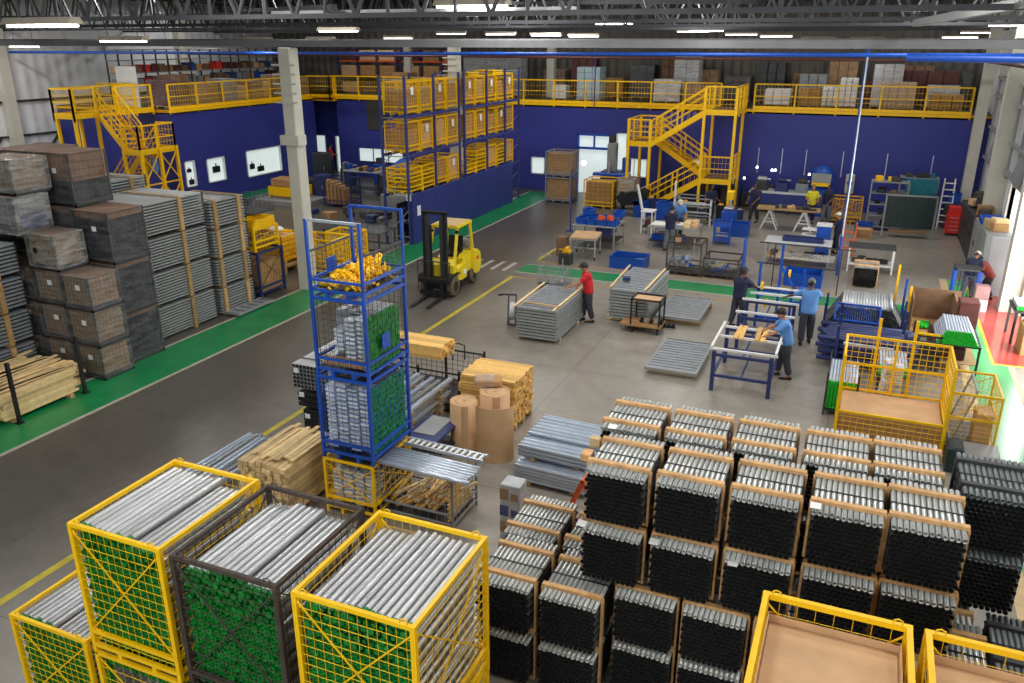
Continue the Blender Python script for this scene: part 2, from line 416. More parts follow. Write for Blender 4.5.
for i, (a, b, c, d) in enumerate(holes):
    o = struct('window_%d' % (6 + i), MB().box(-30.62, a, c, -30.6, b, d), 'pane')
    f = MB()
    for y in (a, b - 0.05): f.box(-30.62, y, c, -30.46, y + 0.05, d)
    for z in (c, d - 0.05): f.box(-30.62, a, z, -30.46, b, z + 0.05)
    ob('window_frame', f, 'white', o)
# office furniture silhouettes seen through the side windows
for k, (y, z, w, h) in enumerate([(31.2, 1.0, 0.3, 0.35), (31.15, 1.6, 0.25, 0.25), (32.9, 1.35, 0.5, 0.45), (35.7, 1.15, 0.35, 0.4), (36.3, 0.95, 0.5, 0.4)]):
    m_ = MB().bev(-0.05, 0, 0, 0.05, w, h * 0.7, 0.02).box(-0.02, w * 0.45, h * 0.0, 0.02, w * 0.55, h)
    one('office_monitor', m_, 'black', ['dark low monitor in the narrow pane of the left office', 'dark upper box in the narrow pane of the left office', 'dark monitor in the middle window of the blue side wall', 'dark screen at the left end of the long office window', 'dark shape low beside the screen in the long office window'][k], 'monitor', (-30.54, y, z))
# mezzanine deck
struct('slab_mezzanine', MB().box(-32.4, BW, 4.48, XR, YB, 4.6).box(XL, 30.55, 4.48, -30.5, YB, 4.6).box(-32.6, 41.6, 4.38, -29.0, 43.6, 4.4), 'yellow_dk')
struct('trim_deck', MB().box(-32.4, BW + 0.02, 4.6, XR, YB, 4.63).box(XL, 30.6, 4.6, -30.55, YB, 4.63), 'grey_dk')
# floor paint
def marks(n, rects, m, label):
    mb = MB()
    for (x0, y0, x1, y1) in rects: mb.box(x0, y0, 0.0, x1, y1, 0.004)
    return struct('floor_marking_' + n, mb, m, label=label)
marks('green', [(-16.5, YF, -15.0, 41.5), (-10.9, 26.0, 3.0, 27.05)], 'green_floor', 'green painted walkways on the concrete')
marks('green_side', [(-30.4, 31.0, -29.3, 41.0)], 'green_floor', 'green walkway along the left blue wall')
marks('green_gloss', [(3.08, 8, 3.62, 30.8), (3.62, 8, 3.98, 22.45)], 'green_floor_lit', 'glossy green walkway beside the right wall')
marks('red', [(3.70, 22.6, XR, 30.8)], 'red_floor', 'glossy red floor area by the open door')
marks('white', [(-16.6, YF, -16.5, 41.5), (-15.0, YF, -14.9, 41.5), (-10.9, 25.92, 3.0, 26.0), (-10.9, 27.05, 3.0, 27.12), (-29.3, 31, -29.2, 41)] + [(-14.2 + 0.46 * i, 25.9, -14.05 + 0.46 * i, 27.1) for i in range(7)], 'line_white', 'pale lines and zebra crossing on the floor')
marks('yellow', [(-10.82, YF, -10.68, 25.3), (-10.82, 27.6, -10.68, 33), (3.62, 22.45, 3.70, 30.8), (3.70, 22.5, XR, 22.6)], 'line_yellow', 'yellow floor lines')
marks('ochre', [(-10.9, 25.3, 3.0, 25.38), (-10.9, 27.6, 3.0, 27.68)], 'line_ochre', 'ochre floor lines beside the crossing green walkway')
marks('beige', [(2.86, 8, 3.08, 30.8), (3.98, 8, 4.12, 22.45)], 'line_beige', 'beige floor bands beside the glossy green walkway')
# right wall columns and its glazing strips
for i, (y, x0) in enumerate([(41.3, 4.08), (34.7, 4.24), (27.45, 4.3), (20.6, 4.42)]):
    struct('column_right_%s' % 'abcd'[i], MB().box(x0, y, 0, XR if i else 4.5, y + 0.5, ZR), 'cream')
for i, (a, b) in enumerate([(35.3, 41.2), (28.1, 34.6)]):
    w = struct('window_%d' % (9 + i), MB().box(XR - 0.05, a, 2.95 if i == 0 else 3.2, XR - 0.03, b, 6.2), 'wall_sheet')
    f = MB()
    for z in (2.95 if i == 0 else 3.2, 4.2, 5.5, 6.2): f.box(XR - 0.22, a, z, XR - 0.03, b, z + 0.1)
    for t in (0.0, 0.33, 0.67, 1.0): f.box(XR - 0.14, a + (b - a - 0.06) * t, 3.0, XR - 0.03, a + (b - a - 0.06) * t + 0.06, 6.3)
    ob('window_frame', f, 'grey_frame', w)
    lv = MB()
    for t in (0, 1):
        ya = a + (b - a) * t / 3 + 0.1; yb = a + (b - a) * (t + 1) / 3 - 0.1
        lv.add([(XR - 0.27, ya, 3.3), (XR - 0.27, yb, 3.3), (XR - 0.10, yb, 4.2), (XR - 0.10, ya, 4.2), (XR - 0.24, ya, 3.3), (XR - 0.24, yb, 3.3), (XR - 0.07, yb, 4.2), (XR - 0.07, ya, 4.2)],
               [(0, 3, 2, 1), (4, 5, 6, 7), (0, 1, 5, 4), (1, 2, 6, 5), (2, 3, 7, 6), (3, 0, 4, 7)])
    o = ob('window_sash', lv, 'grey_panel', w); o['label'] = 'tilted dark ventilation flaps'
# outer wall framing, left side
for i, y in enumerate((16.5, 27.6, 39)):
    struct('column_left_%s' % 'abc'[i], MB().box(XL, y, 0, XL + 0.45, y + 0.5, ZR), 'cream')
mb = MB()
for z in (2.3, 3.3, 4.9): mb.box(XL, YF, z, XL + 0.12, YB, z + 0.1)
for y in (22, 25, 28.2): mb.bar((XL + 0.1, y, 1.2), (XL + 0.1, y + 2.2, 3.3), 0.1)
struct('trim_1', mb, 'grey_dk')
# hall columns
for i, (x, y) in enumerate([(-16.42, 21.4), (-16.85, 33.3), (-17.2, 46.2), (-26.5, 46.2)]):
    z0 = 0 if y < 42 else 4.6
    c = struct('column_hall_%s' % 'abcd'[i], MB().bev(x - 0.22, y - 0.22, z0, x + 0.22, y + 0.22, 7.5, 0.03), 'cream')
    br = MB()
    if y < 42:
        for k in range(5):
            z = 5.9 + 0.27 * k
            br.box(x - 0.42, y - 0.3, z, x + 0.42, y - 0.24, z + 0.05)
        br.box(x - 0.34, y - 0.32, 4.65, x + 0.34, y + 0.1, 4.95)
        ob('column_bracket', br, 'cream', c)
# duct beam and pipes under the roof
struct('beam_duct', MB().bev(XL, 21.3, 7.52, XR, 21.65, 7.74, 0.04), 'duct')
struct('beam_duct_back', MB().bev(XL, 33.2, 7.5, XR, 33.5, 7.66, 0.03), 'duct')
one('water_pipe', MB().tube((XL + 0.5, 28.2, 7.18), (XR, 28.2, 7.3), 0.06, 10), 'blue', 'blue pipe running under the whole roof', 'pipe')
one('water_pipe', MB().tube((0.5, 20.2, 7.36), (XR, 20.2, 7.32), 0.085, 10), 'blue', 'short thick blue pipe beside the grey duct at the right wall', 'pipe')
one('sprinkler_pipe', MB().tube((XL, 40, 6.95), (XR, 40, 6.9), 0.06, 10), 'maroon', 'dark red pipe across the hall in front of the mezzanine', 'pipe')
one('drain_pipe', MB().path([(XR - 0.8, 12, 7.2), (XR - 0.8, 24, 7.0), (XR - 0.9, 39.8, 6.9)], 0.06, 10), 'maroon', 'dark red pipe along the top of the right wall', 'pipe')
# roof structure
def truss(y, label):
    t = thing('roof_truss', label, 'truss', (0, y, 0))
    c = MB()
    for z, w in ((8.15, 0.09), (9.7, 0.1)): c.box(XL, -w / 2, z - w / 2, XR, w / 2, z + w / 2)
    ob('chord', c, 'truss', t)
    w_ = MB(); n = 30; dx = (XR - XL) / n
    for k in range(n):
        x = XL + k * dx
        w_.bar((x, 0, 8.12), (x + dx / 2, 0, 9.7), 0.06); w_.bar((x + dx / 2, 0, 9.7), (x + dx, 0, 8.12), 0.06)
        w_.bar((x + dx / 2, 0, 8.12), (x + dx / 2, 0, 9.7), 0.05)
    ob('web', w_, 'truss', t)
for i, y in enumerate((14.5, 21.5, 28.5, 35.5, 42.5)):
    truss(y, ['grey lattice roof truss in front of the near hall column', 'grey lattice roof truss standing over the near hall column', 'grey lattice roof truss over the blue pipe', 'grey lattice roof truss over the far hall column', 'grey lattice roof truss over the mezzanine edge'][i])
def joist_mesh():
    j = MB(); L0, L1 = 8.0, YB
    for z in (9.75, 10.35): j.box(-0.04, L0, z - 0.04, 0.04, L1, z + 0.04)
    n = 36; d = (L1 - L0) / n
    for k in range(n):
        y = L0 + k * d
        j.bar((0, y, 9.75), (0, y + d / 2, 10.35), 0.045); j.bar((0, y + d / 2, 10.35), (0, y + d, 9.75), 0.045)
    return j.mesh('roof_joist', 'truss')
jm = joist_mesh()
for k in range(17):
    o = ob('roof_joist', jm, loc=(XL + 1.2 + 2.6 * k, 0, 0)); tag(o, 'thin grey lattice joist running towards the back under the roof sheet', 'joist', 'lattice joists under the roof')
one('roof_brace', MB().bar((-34, 14.6, 8.2), (-14, 35.4, 8.9), 0.14), 'truss', 'long grey roof brace rising right above the left half', 'roof brace')
one('roof_brace', MB().bar((-10, 14.6, 8.3), (-30, 35.4, 9.1), 0.12), 'truss', 'long grey roof brace falling right above the left half', 'roof brace')
one('roof_brace', MB().bar((-2, 14.6, 8.3), (-12, 28, 8.9), 0.1), 'truss', 'long grey roof brace above the middle of the hall', 'roof brace')
one('roof_brace', MB().bar((0.6, 21, 8.05), (1.8, 14, 8.2), 0.14), 'grey_frame', 'short pale grey diagonal girder under the roof near the right wall', 'roof brace')
one('hanging_tray', MB().box(-12, 15.2, 8.18, -5.2, 15.4, 8.22).box(-12, 15.2, 8.22, -5.2, 15.22, 8.28), 'steel', 'pale cable tray hanging beneath the near trusses', 'cable tray')
# lamps
LP = [(-12.3, 9.9, 7.94), (-17.5, 16.3, 7.70), (-25.1, 24.9, 7.62), (-29.6, 22.9, 7.5), (-22.8, 27.8, 7.71), (-16.4, 24.1, 8.0), (-24.0, 33.8, 7.76), (-20.7, 35.2, 7.80), (-7.2, 15.0, 8.32), (-18.5, 36.3, 8.0), (-16.4, 37.2, 7.98), (-14.4, 37.9, 7.93), (-12.8, 38.6, 7.89), (-9.4, 31.9, 8.3), (-8.2, 40.7, 8.1), (-7.1, 38.2, 8.1), (-6.1, 41.5, 7.97), (-4.6, 42.1, 7.89), (-2.8, 42.8, 7.77), (-0.7, 43.7, 7.76), (2.4, 45.0, 7.63), (3.1, 43.4, 7.84), (3.7, 41.8, 8.02), (4.0, 34.6, 8.2)]
LN = ['low fluorescent lamp, largest one at the upper left', 'fluorescent lamp next in from the largest one at upper left', 'short fluorescent lamp behind the second lamp at the upper left', 'fluorescent lamp at the far left over the corrugated wall', 'fluorescent lamp left of the near hall column head', 'fluorescent lamp with pale housing above right of the near hall column', 'small lamp right beside the near hall column head', 'small lamp over the deck railing left of the blue rack', 'bright fluorescent lamp cut by the top edge in the middle', 'lamp hanging above the left half of the blue rack', 'lamp hanging above the right half of the blue rack', 'small lamp just right of the blue rack', 'small lamp above the stack of pale blue boxes on the deck', 'lamp alone high above the wall doorway', 'left lamp of the pair above the yellow stairs', 'right lamp of the pair above the yellow stairs', 'small lamp over the top stair landing', 'small lamp right of the top stair landing', 'small lamp over the deck left of the white sacks', 'small lamp over the white sacks on the deck', 'leftmost lamp of the row by the right wall top', 'second lamp of the row by the right wall top', 'third lamp of the row by the right wall top', 'bright lamp at the upper right corner']
def lamp0():
    t = thing('ceiling_lamp', '-', 'ceiling lamp')
    h = MB().prism([(-0.16, 0.0), (0.16, 0.0), (0.08, 0.1), (-0.08, 0.1)], 'x', -0.75, 0.75)
    ob('lamp_housing', h, 'shade', t)
    ob('light_tube', MB().tube((-0.7, -0.07, -0.025), (0.7, -0.07, -0.025), 0.02, 8), 'lamp', t)
    ob('light_tube', MB().tube((-0.7, 0.07, -0.025), (0.7, 0.07, -0.025), 0.02, 8), 'lamp', t)
    ob('hanger', MB().tube((-0.5, 0, 0.09), (-0.5, 0, 1.7), 0.008, 5).tube((0.5, 0, 0.09), (0.5, 0, 1.7), 0.008, 5), 'grey_dk', t)
    return t
l0 = lamp0(); l0.location = LP[0]; l0['label'] = LN[0]
l0['group'] = 'fluorescent lamps under the roof'
for i in range(1, len(LP)): dup(l0, LP[i], 0, LN[i])
def area(loc, sx, sy, power, col=(1, 0.985, 0.96), rot=(0, 0, 0)):
    l = bpy.data.lights.new('added_light', 'AREA'); l.shape = 'RECTANGLE'; l.size = sx; l.size_y = sy; l.energy = power; l.color = col
    o = bpy.data.objects.new('added_light', l); COL.objects.link(o); o.location = loc; o.rotation_euler = rot
    return o
LIGHTS = [(-4, 1.5, 8.6, 260), (4, 3, 8.6, 200), (-10, 6, 8.6, 240), (0.5, 9.5, 8.8, 260), (-5.5, 11.5, 8.8, 260), (-12, 13, 8.4, 200), (-20, 12, 8.4, 170), (-3, 17, 8.4, 260), (3, 18, 8.4, 240), (-9, 20, 8.4, 260), (-16, 22, 8.4, 220), (-24, 22, 8.4, 220), (-5, 26, 8.4, 260), (1.5, 27, 8.4, 260), (-12, 28, 8.4, 240), (-20, 31, 8.4, 260), (-28, 29, 8.4, 260), (-34, 24, 8.4, 420), (-33, 17, 8.4, 300), (-7, 35, 8.4, 280), (0, 36, 8.4, 280), (-14, 37, 8.4, 280), (-24, 38, 8.4, 260), (-34, 38, 8.4, 200), (-28, 45, 8.2, 60), (-16, 45, 8.2, 50), (-5, 45, 8.2, 50), (2, 45, 8.2, 40)]
KL = 1.0
for x, y, z, p in LIGHTS: area((x, y, 9.55 if y < 40 else 9.7), 1.5, 0.6, p * KL)  # unseen area lights added high under the roof, away from the modelled lamps

def point(loc, power, r=0.25):
    l = bpy.data.lights.new('lamp_and_added_glow', 'POINT'); l.energy = power; l.shadow_soft_size = r; l.color = (1, 0.98, 0.95)
    o = bpy.data.objects.new('lamp_and_added_glow', l); COL.objects.link(o); o.location = loc
for i in (0, 1, 2, 4, 5, 7, 8, 11, 13, 15, 19, 23):
    x, y, z = LP[i]; point((x, y, z - 0.12), 55)
point((0.5, 16, 8.0), 60); point((-4, 20, 8.0), 60)  # extra point lights added where no lamp hangs
# unseen window and area light added behind the viewpoint to brighten faces turned this way
w = struct('window_11', MB().box(-14, YF + 0.02, 4.2, 2, YF + 0.04, 8.4), 'pane')
f = MB()
for k in range(9): f.box(-14 + 2 * k - 0.04, YF, 4.2, -14 + 2 * k + 0.04, YF + 0.1, 8.4)
f.box(-14, YF, 4.15, 2, YF + 0.1, 4.25).box(-14, YF, 8.35, 2, YF + 0.1, 8.45)
ob('window_frame', f, 'cream', w)
area((-6, YF + 0.2, 6.3), 16, 4.2, 1050, (0.88, 0.94, 1.0), (PI / 2, 0, 0))
# ------------------------------------------------------------------ wire cages
def cage(name, label, W, D, H, col='yellow', cat='wire cage', group=None, nx=13, nz=14, ny=14, panels='flrb', fr=0.05, wire=0.0038, base='frame', diag=True, loops=True, low=0.28, wcol=None, loc=(0, 0, 0), rz=0.0, partial=None, side_top=None):
    """box cage standing on loc; x -W/2..W/2, y 0..D"""
    t = thing(name, label, cat, loc, rz, group)
    wcol = wcol or col
    x0, x1 = -W / 2, W / 2
    h = fr
    for x in (x0, x1 - h):
        for y in (0, D - h): ob('post', MB().box(x, y, 0, x + h, y + h, H), col, t)
    for z in (H - h * 0.8, low, 0.10):
        k = 0.9; e = 0.004
        if side_top and z > H * 0.6:
            ob('rail', MB().box(x0 + e, e, z, x1 - e, h * k, z + h * k), 'steel_lt', t); ob('rail', MB().box(x0 + e, D - h * k, z, x1 - e, D - e, z + h * k), col, t)
            for xx in (x0 + e, x1 - h * k): ob('rail', MB().box(xx, h, side_top, xx + 0.03, D - h, side_top + 0.03), wcol, t)
            continue
        ob('rail', MB().box(x0 + e, e, z, x1 - e, h * k, z + h * k).box(x0 + e, D - h * k, z, x1 - e, D - e, z + h * k).box(x0 + e, h * 0.5, z + 0.001, x0 + h * k, D - h * 0.5, z + h * k - 0.001).box(x1 - h * k, h * 0.5, z + 0.001, x1 - e, D - h * 0.5, z + h * k - 0.001), col, t)
    b = MB(); b.box(x0 + h, h, 0.10, x1 - h, D - h, 0.125)
    ob('base_plate', b, 'grey_dk' if base == 'frame' else base, t)
    for x in (x0 + W * 0.28, x0 + W * 0.72 - 0.06): ob('skid', MB().box(x, 0.01, 0.0, x + 0.06, D - 0.01, 0.10), col, t)
    zb = 0.12; zt = H - h
    pos = {'f': ((x0, 0.02, zb), (W, 0, 0), nx), 'b': ((x0, D - 0.02, zb), (W, 0, 0), nx), 'l': ((x0 + 0.02, 0, zb), (0, D, 0), ny), 'r': ((x1 - 0.02, 0, zb), (0, D, 0), ny)}
    for c in panels:
        p, u, n = pos[c]
        hh = zt - zb
        if partial and c in partial: hh = partial[c] - zb
        g = MB().grid(p, u, (0, 0, hh), n, max(2, int(round(nz * hh / (zt - zb)))), wire)
        if diag:
            p_ = Vector(p) + Vector((0, 0, low - zb)); q = Vector(u); v = Vector((0, 0, hh - low + zb))
            g.bar(p_, p_ + q + v, 0.014); g.bar(p_ + q, p_ + v, 0.014)
        ob('mesh_panel', g, wcol, t)
    if loops:
        for sx in (x0 + 0.12, x1 - 0.12):
            for y in (h / 2, D - h / 2):
                ob('lifting_loop', MB().path([(sx - 0.04, y, H), (sx - 0.035, y, H + 0.035), (sx, y, H + 0.05), (sx + 0.035, y, H + 0.035), (sx + 0.04, y, H)], 0.007, 6), col, t)
    return t

# green capped steel pipes in the front cages
PR = 0.0385
_pipe = MB().tube((0, 0.03, 0), (0, 1.33, 0), PR * 0.92, 12).mesh('steel_pipe', 'steel')
cm = MB(); cm.tube((0, 0.0, 0), (0, 0.05, 0), PR * 1.0, 10, cap=False)
cm.rings([[(PR * q * cos(2 * PI * i / 10), y, PR * q * sin(2 * PI * i / 10)) for i in range(10)] for q, y in ((1.0, 0.0), (0.62, 0.0), (0.5, 0.022), (0.18, 0.022), (0.14, 0.0))], smooth=False)
_cap = cm.mesh('end_cap', 'cap_green')
def pipe(loc, label, group, rz=0.0):
    o = bpy.data.objects.new('capped_pipe', _pipe); COL.objects.link(o); o.location = loc; o.rotation_euler = (0, 0, rz)
    tag(o, label, 'pipe', group)
    c = bpy.data.objects.new('end_cap', _cap); COL.objects.link(c); c.parent = o
    return o
rest = MB()
def rest_pipe(x, y, z):
    rest.m = 0; rest.tube((x, y + 0.03, z), (x, y + 1.33, z), PR * 0.92, 6)
    rest.m = 1
    rest.rings([[(x + PR * q * cos(2 * PI * i / 8), y + yy, z + PR * q * sin(2 * PI * i / 8)) for i in range(8)] for q, yy in ((1.0, 0.05), (1.0, 0.0), (0.62, 0.0), (0.5, 0.022))], smooth=False)
def fill(cx, y0, zb, W, H, label, group, single_rows, jitter=0.012, topx=None, rows=None, low_right=False):
    n = int((W - 0.12) / (2 * PR)); pitch = (W - 0.12) / n
    nr = rows or int((H - 0.22) / (PR * 1.86))
    dz = (H - 0.2) / nr
    for r in range(nr):
        z = zb + H - 0.035 - PR - r * dz
        off = (r % 2) * pitch * 0.5
        for k in range(n - (r % 2)):
            x = cx - (W - 0.12) / 2 + pitch * (k + 0.5) + off
            if r == 0 and low_right and not (low_right[0] <= k / n <= low_right[1]): continue
            yy = y0 + 0.045 + random.uniform(0, jitter)
            if r == 0: yy += random.choice((0, 0, 0.015, 0.03))
            zz = z + random.uniform(-0.004, 0.004)
            if r < single_rows: pipe((x, yy, zz), label, group, random.uniform(-0.004, 0.004))
            else: rest_pipe(x, yy, zz)
CY = 4.92
c1 = cage('wire_cage', 'tall yellow wire cage of green capped pipes left of the brown cage', 1.25, 1.5, 1.66, loc=(-6.47, CY, 1.36), group='yellow cages of capped pipes')
fill(-6.47, CY, 1.36, 1.25, 1.66, 'grey pipe with green cap in the yellow cage left of the brown one', 'capped pipes in the left yellow cage', 5, low_right=(0.0, 0.62))
c2 = cage('wire_cage', 'rusty brown wire cage of green capped pipes standing between two yellow cages', 1.28, 1.48, 1.70, col='brown_frame', loc=(-5.06, CY - 0.02, 1.32), wire=0.004, diag=True, loops=True)
fill(-5.06, CY - 0.02, 1.32, 1.28, 1.66, 'grey steel pipe with a green cap in the rusty brown cage', 'capped pipes in the brown cage', 6, jitter=0.04, low_right=(0.28, 0.62))
c3 = cage('wire_cage', 'yellow wire cage of thick grey pipes right of the brown cage', 1.28, 1.5, 1.66, loc=(-3.62, CY - 0.02, 1.36), group='yellow cages of capped pipes')
fill(-3.62, CY - 0.02, 1.36, 1.28, 1.66, 'grey pipe with green cap in the yellow cage right of the brown one', 'capped pipes in the right yellow cage', 6, low_right=(0.35, 0.95))
cage('wire_cage', 'low yellow wire cage of green capped pipes at the lower left corner', 1.22, 1.5, 1.46, loc=(-7.82, CY, 0), group='yellow cages of capped pipes')
fill(-7.82, CY, 0, 1.22, 1.46, 'grey steel pipe with a green cap in the low cage at the lower left corner', 'capped pipes in the low corner cage', 3, low_right=(0.0, 0.45))
for cx, col, lab in ((-6.47, 'yellow', 'yellow wire cage carrying the tall left yellow cage'), (-5.06, 'brown_frame', 'brown wire cage beneath the rusty brown pipe cage'), (-3.62, 'yellow', 'yellow wire cage beneath the right yellow pipe cage')):
    cage('wire_cage', lab, 1.25, 1.5, 1.38, col=col, loc=(cx, CY, 0), loops=False, nx=10, nz=8, ny=10)
    n = 15
    for r in range(16):
        for k in range(n):
            if r > 0 and r < 12 and 0 < k < n - 1: continue
            rest_pipe(cx - 0.55 + 1.1 * k / (n - 1), CY + 0.05 + random.uniform(0, 0.02), 1.24 - r * 0.073)
one('capped_pipe', rest, ['steel', 'cap_green'], 'mass of grey pipes with green caps filling the lower parts of the front cages', 'pipes', kind='stuff')

# bins lined with cardboard at the lower right
def bin_cage(cx, lab, lab2):
    t = cage('wire_cage', lab, 1.24, 1.5, 1.6, loc=(cx, 5.13, 1.4), panels='flrb', nx=8, ny=9, nz=10, fr=0.06, group='yellow cages lined with cardboard')
    x0, x1 = cx - 0.55, cx + 0.55
    m_ = MB().box(x0, 5.22, 1.55, x0 + 0.012, 6.53, 2.86).box(x1 - 0.012, 5.22, 1.55, x1, 6.53, 2.86).box(x0 + 0.012, 5.22, 1.55, x1 - 0.012, 5.232, 2.86).box(x0 + 0.012, 6.518, 1.55, x1 - 0.012, 6.53, 2.84)
    b = thing('cardboard_liner', lab2, 'cardboard box', (0, 0, 0))
    ob('box_wall', m_, 'card', b)
    ob('box_lid', MB().bev(x0 + 0.015, 5.235, 2.74, x1 - 0.015, 6.512, 2.77, 0.01), 'card', b)
    cage('wire_cage', lab.replace('holding', 'under the cage holding'), 1.24, 1.5, 1.42, loc=(cx, 5.13, 0), panels='fb', nx=8, ny=9, nz=8, fr=0.06, loops=False)
bin_cage(0.29, 'yellow wire cage holding a flat cardboard lid, at the bottom edge', 'flat brown cardboard inside the larger visible yellow bin at the bottom')
bin_cage(1.62, 'yellow wire cage holding cardboard in the bottom right corner', 'flat brown cardboard inside the bin at the bottom right corner')

# ------------------------------------------------------------------ bundles of round tubes
BWD, BL, BH = 0.725, 1.06, 0.745
def bundle_meshes(dark):
    nx = 12; p = BWD / nx; r = p * 0.47; nr = 12; dz = 0.0555
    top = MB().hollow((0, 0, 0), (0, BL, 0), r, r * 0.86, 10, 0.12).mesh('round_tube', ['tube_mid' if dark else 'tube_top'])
    body = MB()
    for k in range(1, nr):
        off = (k % 2) * 0.5
        for i in range(nx - (k % 2)):
            x = -BWD / 2 + p * (i + 0.5 + off); z = BH - 0.07 - k * dz
            body.m = 1
            A = []
            n = 8
            for (y, q) in ((0.10, r * 0.84), (0.0, r * 0.84), (0.0, r)):
                A.append([(x + q * cos(2 * PI * j / n), y, z + q * sin(2 * PI * j / n)) for j in range(n)])
            body.rings(A, cap=False)
            body.add(A[0], [tuple(range(n - 1, -1, -1))])
            body.m = 0
            B = [[(x + r * cos(2 * PI * j / n), y, z + r * sin(2 * PI * j / n)) for j in range(n)] for y in (0.0, 0.02, BL)]
            if i in (0, nx - 1 - (k % 2)) or k == 1 or k == nr - 1: body.rings(B, cap=False)
            else: body.rings(B[:2], cap=False)
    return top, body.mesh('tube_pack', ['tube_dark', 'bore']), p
TB = {d: bundle_meshes(d) for d in (False, True)}
def bundle(label, loc, group, dark=False, shift=0.0, detail=True, fan=0.0):
    top, body, p = TB[dark]
    t = thing('tube_bundle', label, 'tube bundle', loc, fan, group)
    o = ob('tube_pack', body, parent=t); o['kind'] = 'stuff'
    for i in range(12):
        o = bpy.data.objects.new('round_tube', top); COL.objects.link(o); o.parent = t
        o.location = (-BWD / 2 + p * (i + 0.5), random.uniform(-0.01, 0.012), BH - 0.07 + random.uniform(-0.002, 0.002))
    wm = 'grey_dk' if dark else 'batten'
    for y in (0.17, 0.78):
        w_ = MB().box(-BWD / 2 - 0.02, y, BH - 0.042, BWD / 2 + 0.02, y + 0.07, BH)
        ob('top_batten', w_, wm, t)
        s_ = MB().box(-BWD / 2 - 0.03, y, 0.0, -BWD / 2 - 0.003, y + 0.07, BH - 0.045).box(BWD / 2 + 0.003, y, 0.0, BWD / 2 + 0.03, y + 0.07, BH - 0.045)
        s_.box(-BWD / 2, y, 0.0, BWD / 2, y + 0.07, 0.035)
        ob('side_batten', s_, wm, t)
    s_ = MB().box(-BWD / 2 - 0.004, 0.48, BH - 0.04, BWD / 2 + 0.004, 0.505, BH - 0.035).box(-BWD / 2 - 0.006, 0.48, 0.03, -BWD / 2 - 0.002, 0.505, BH - 0.035).box(BWD / 2 + 0.002, 0.48, 0.03, BWD / 2 + 0.006, 0.505, BH - 0.035)
    ob('strap', s_, 'black', t)
    return t
cn = ['first', 'second', 'third', 'fourth', 'fifth']
XS = [-2.20, -1.36, -0.52, 0.33, 1.12]
for i, x in enumerate(XS):
    for row, (y, rn) in enumerate(((8.22 + 0.03 * i, 'front'), (9.38 + 0.02 * i, 'rear'))):
        dx = -0.17 * row
        for tier in (2, 3):
            if tier == 3:
                bundle('%s grey tube bundle on top of the %s column of the tall stack' % (rn, cn[i]), (x + dx, y, 0.75 * tier), 'top tube bundles with orange battens')
            else:
                bundle('tube bundle just under the top one, %s row, %s column of the tall stack' % (rn, cn[i]), (x + dx + 0.01, y - 0.10, 0.75 * tier), 'tube bundles second from the top')
low = [-3.40, -2.55, -1.72, -0.90, -0.08, 0.74, 1.56]
for i, x in enumerate(low):
    for tier in (0, 1):
        bundle(['lower tube bundle on the floor in the nearest row', 'tube bundle second up in the nearest low row'][tier] + ', column %s' % ['one', 'two', 'three', 'four', 'five', 'six', 'seven'][i], (x, 7.66 if i < 2 else 8.03, 0.75 * tier), 'low front tube bundles')
        bundle(['floor level tube bundle in the second low row', 'upper tube bundle in the second low row'][tier] + ', column %s' % ['one', 'two', 'three', 'four', 'five', 'six', 'seven'][i], (x - 0.09, 8.74 if i < 2 else 9.06, 0.75 * tier), 'low second row tube bundles')
        if i > 0: bundle(['floor level tube bundle in the third low row', 'upper tube bundle in the third low row'][tier] + ', column %s' % ['one', 'two', 'three', 'four', 'five', 'six', 'seven'][i], (x - 0.1, 9.82 if i < 2 else 10.14, 0.75 * tier), 'low third row tube bundles')
bundle('dark grey tube bundle with grey battens at the right end of the stack, on top', (1.87, 9.36, 2.25), None, dark=True)
bundle('dark tube bundle directly under the grey battened top bundle at the right end', (1.86, 9.30, 1.5), None, dark=True)
bundle('upper dark tube bundle cut by the right picture edge', (2.36, 8.35, 0.75), None, dark=True)
bundle('lower dark tube bundle cut by the right picture edge', (2.36, 8.35, 0.0), None, dark=True)
# tags and loose film on the stack
for i, (x, y, z) in enumerate([(-2.60, 9.3, 3.0), (-0.05, 8.3, 3.0), (-2.60, 8.1, 2.26), (-1.72, 8.12, 2.22), (-0.82, 8.14, 2.16)]):
    one('paper_tag', MB().add([(0, 0, 0), (0.11, 0, 0.004), (0.11, 0.1, 0.016), (0, 0.1, 0.02), (0, 0, 0.003), (0.11, 0, 0.007), (0.11, 0.1, 0.019), (0, 0.1, 0.023)], [(3, 2, 1, 0), (4, 5, 6, 7), (0, 1, 5, 4), (1, 2, 6, 5), (2, 3, 7, 6), (3, 0, 4, 7)]), 'paper', ['white paper tag on the top left corner of the first column', 'white paper tag between the third and fourth column top', 'white tag at the lower left corner of the first top bundle', 'white tag low between the first and second column', 'white tag low between the second and third column'][i], 'tag', (x, y - 0.03, z + 0.002))
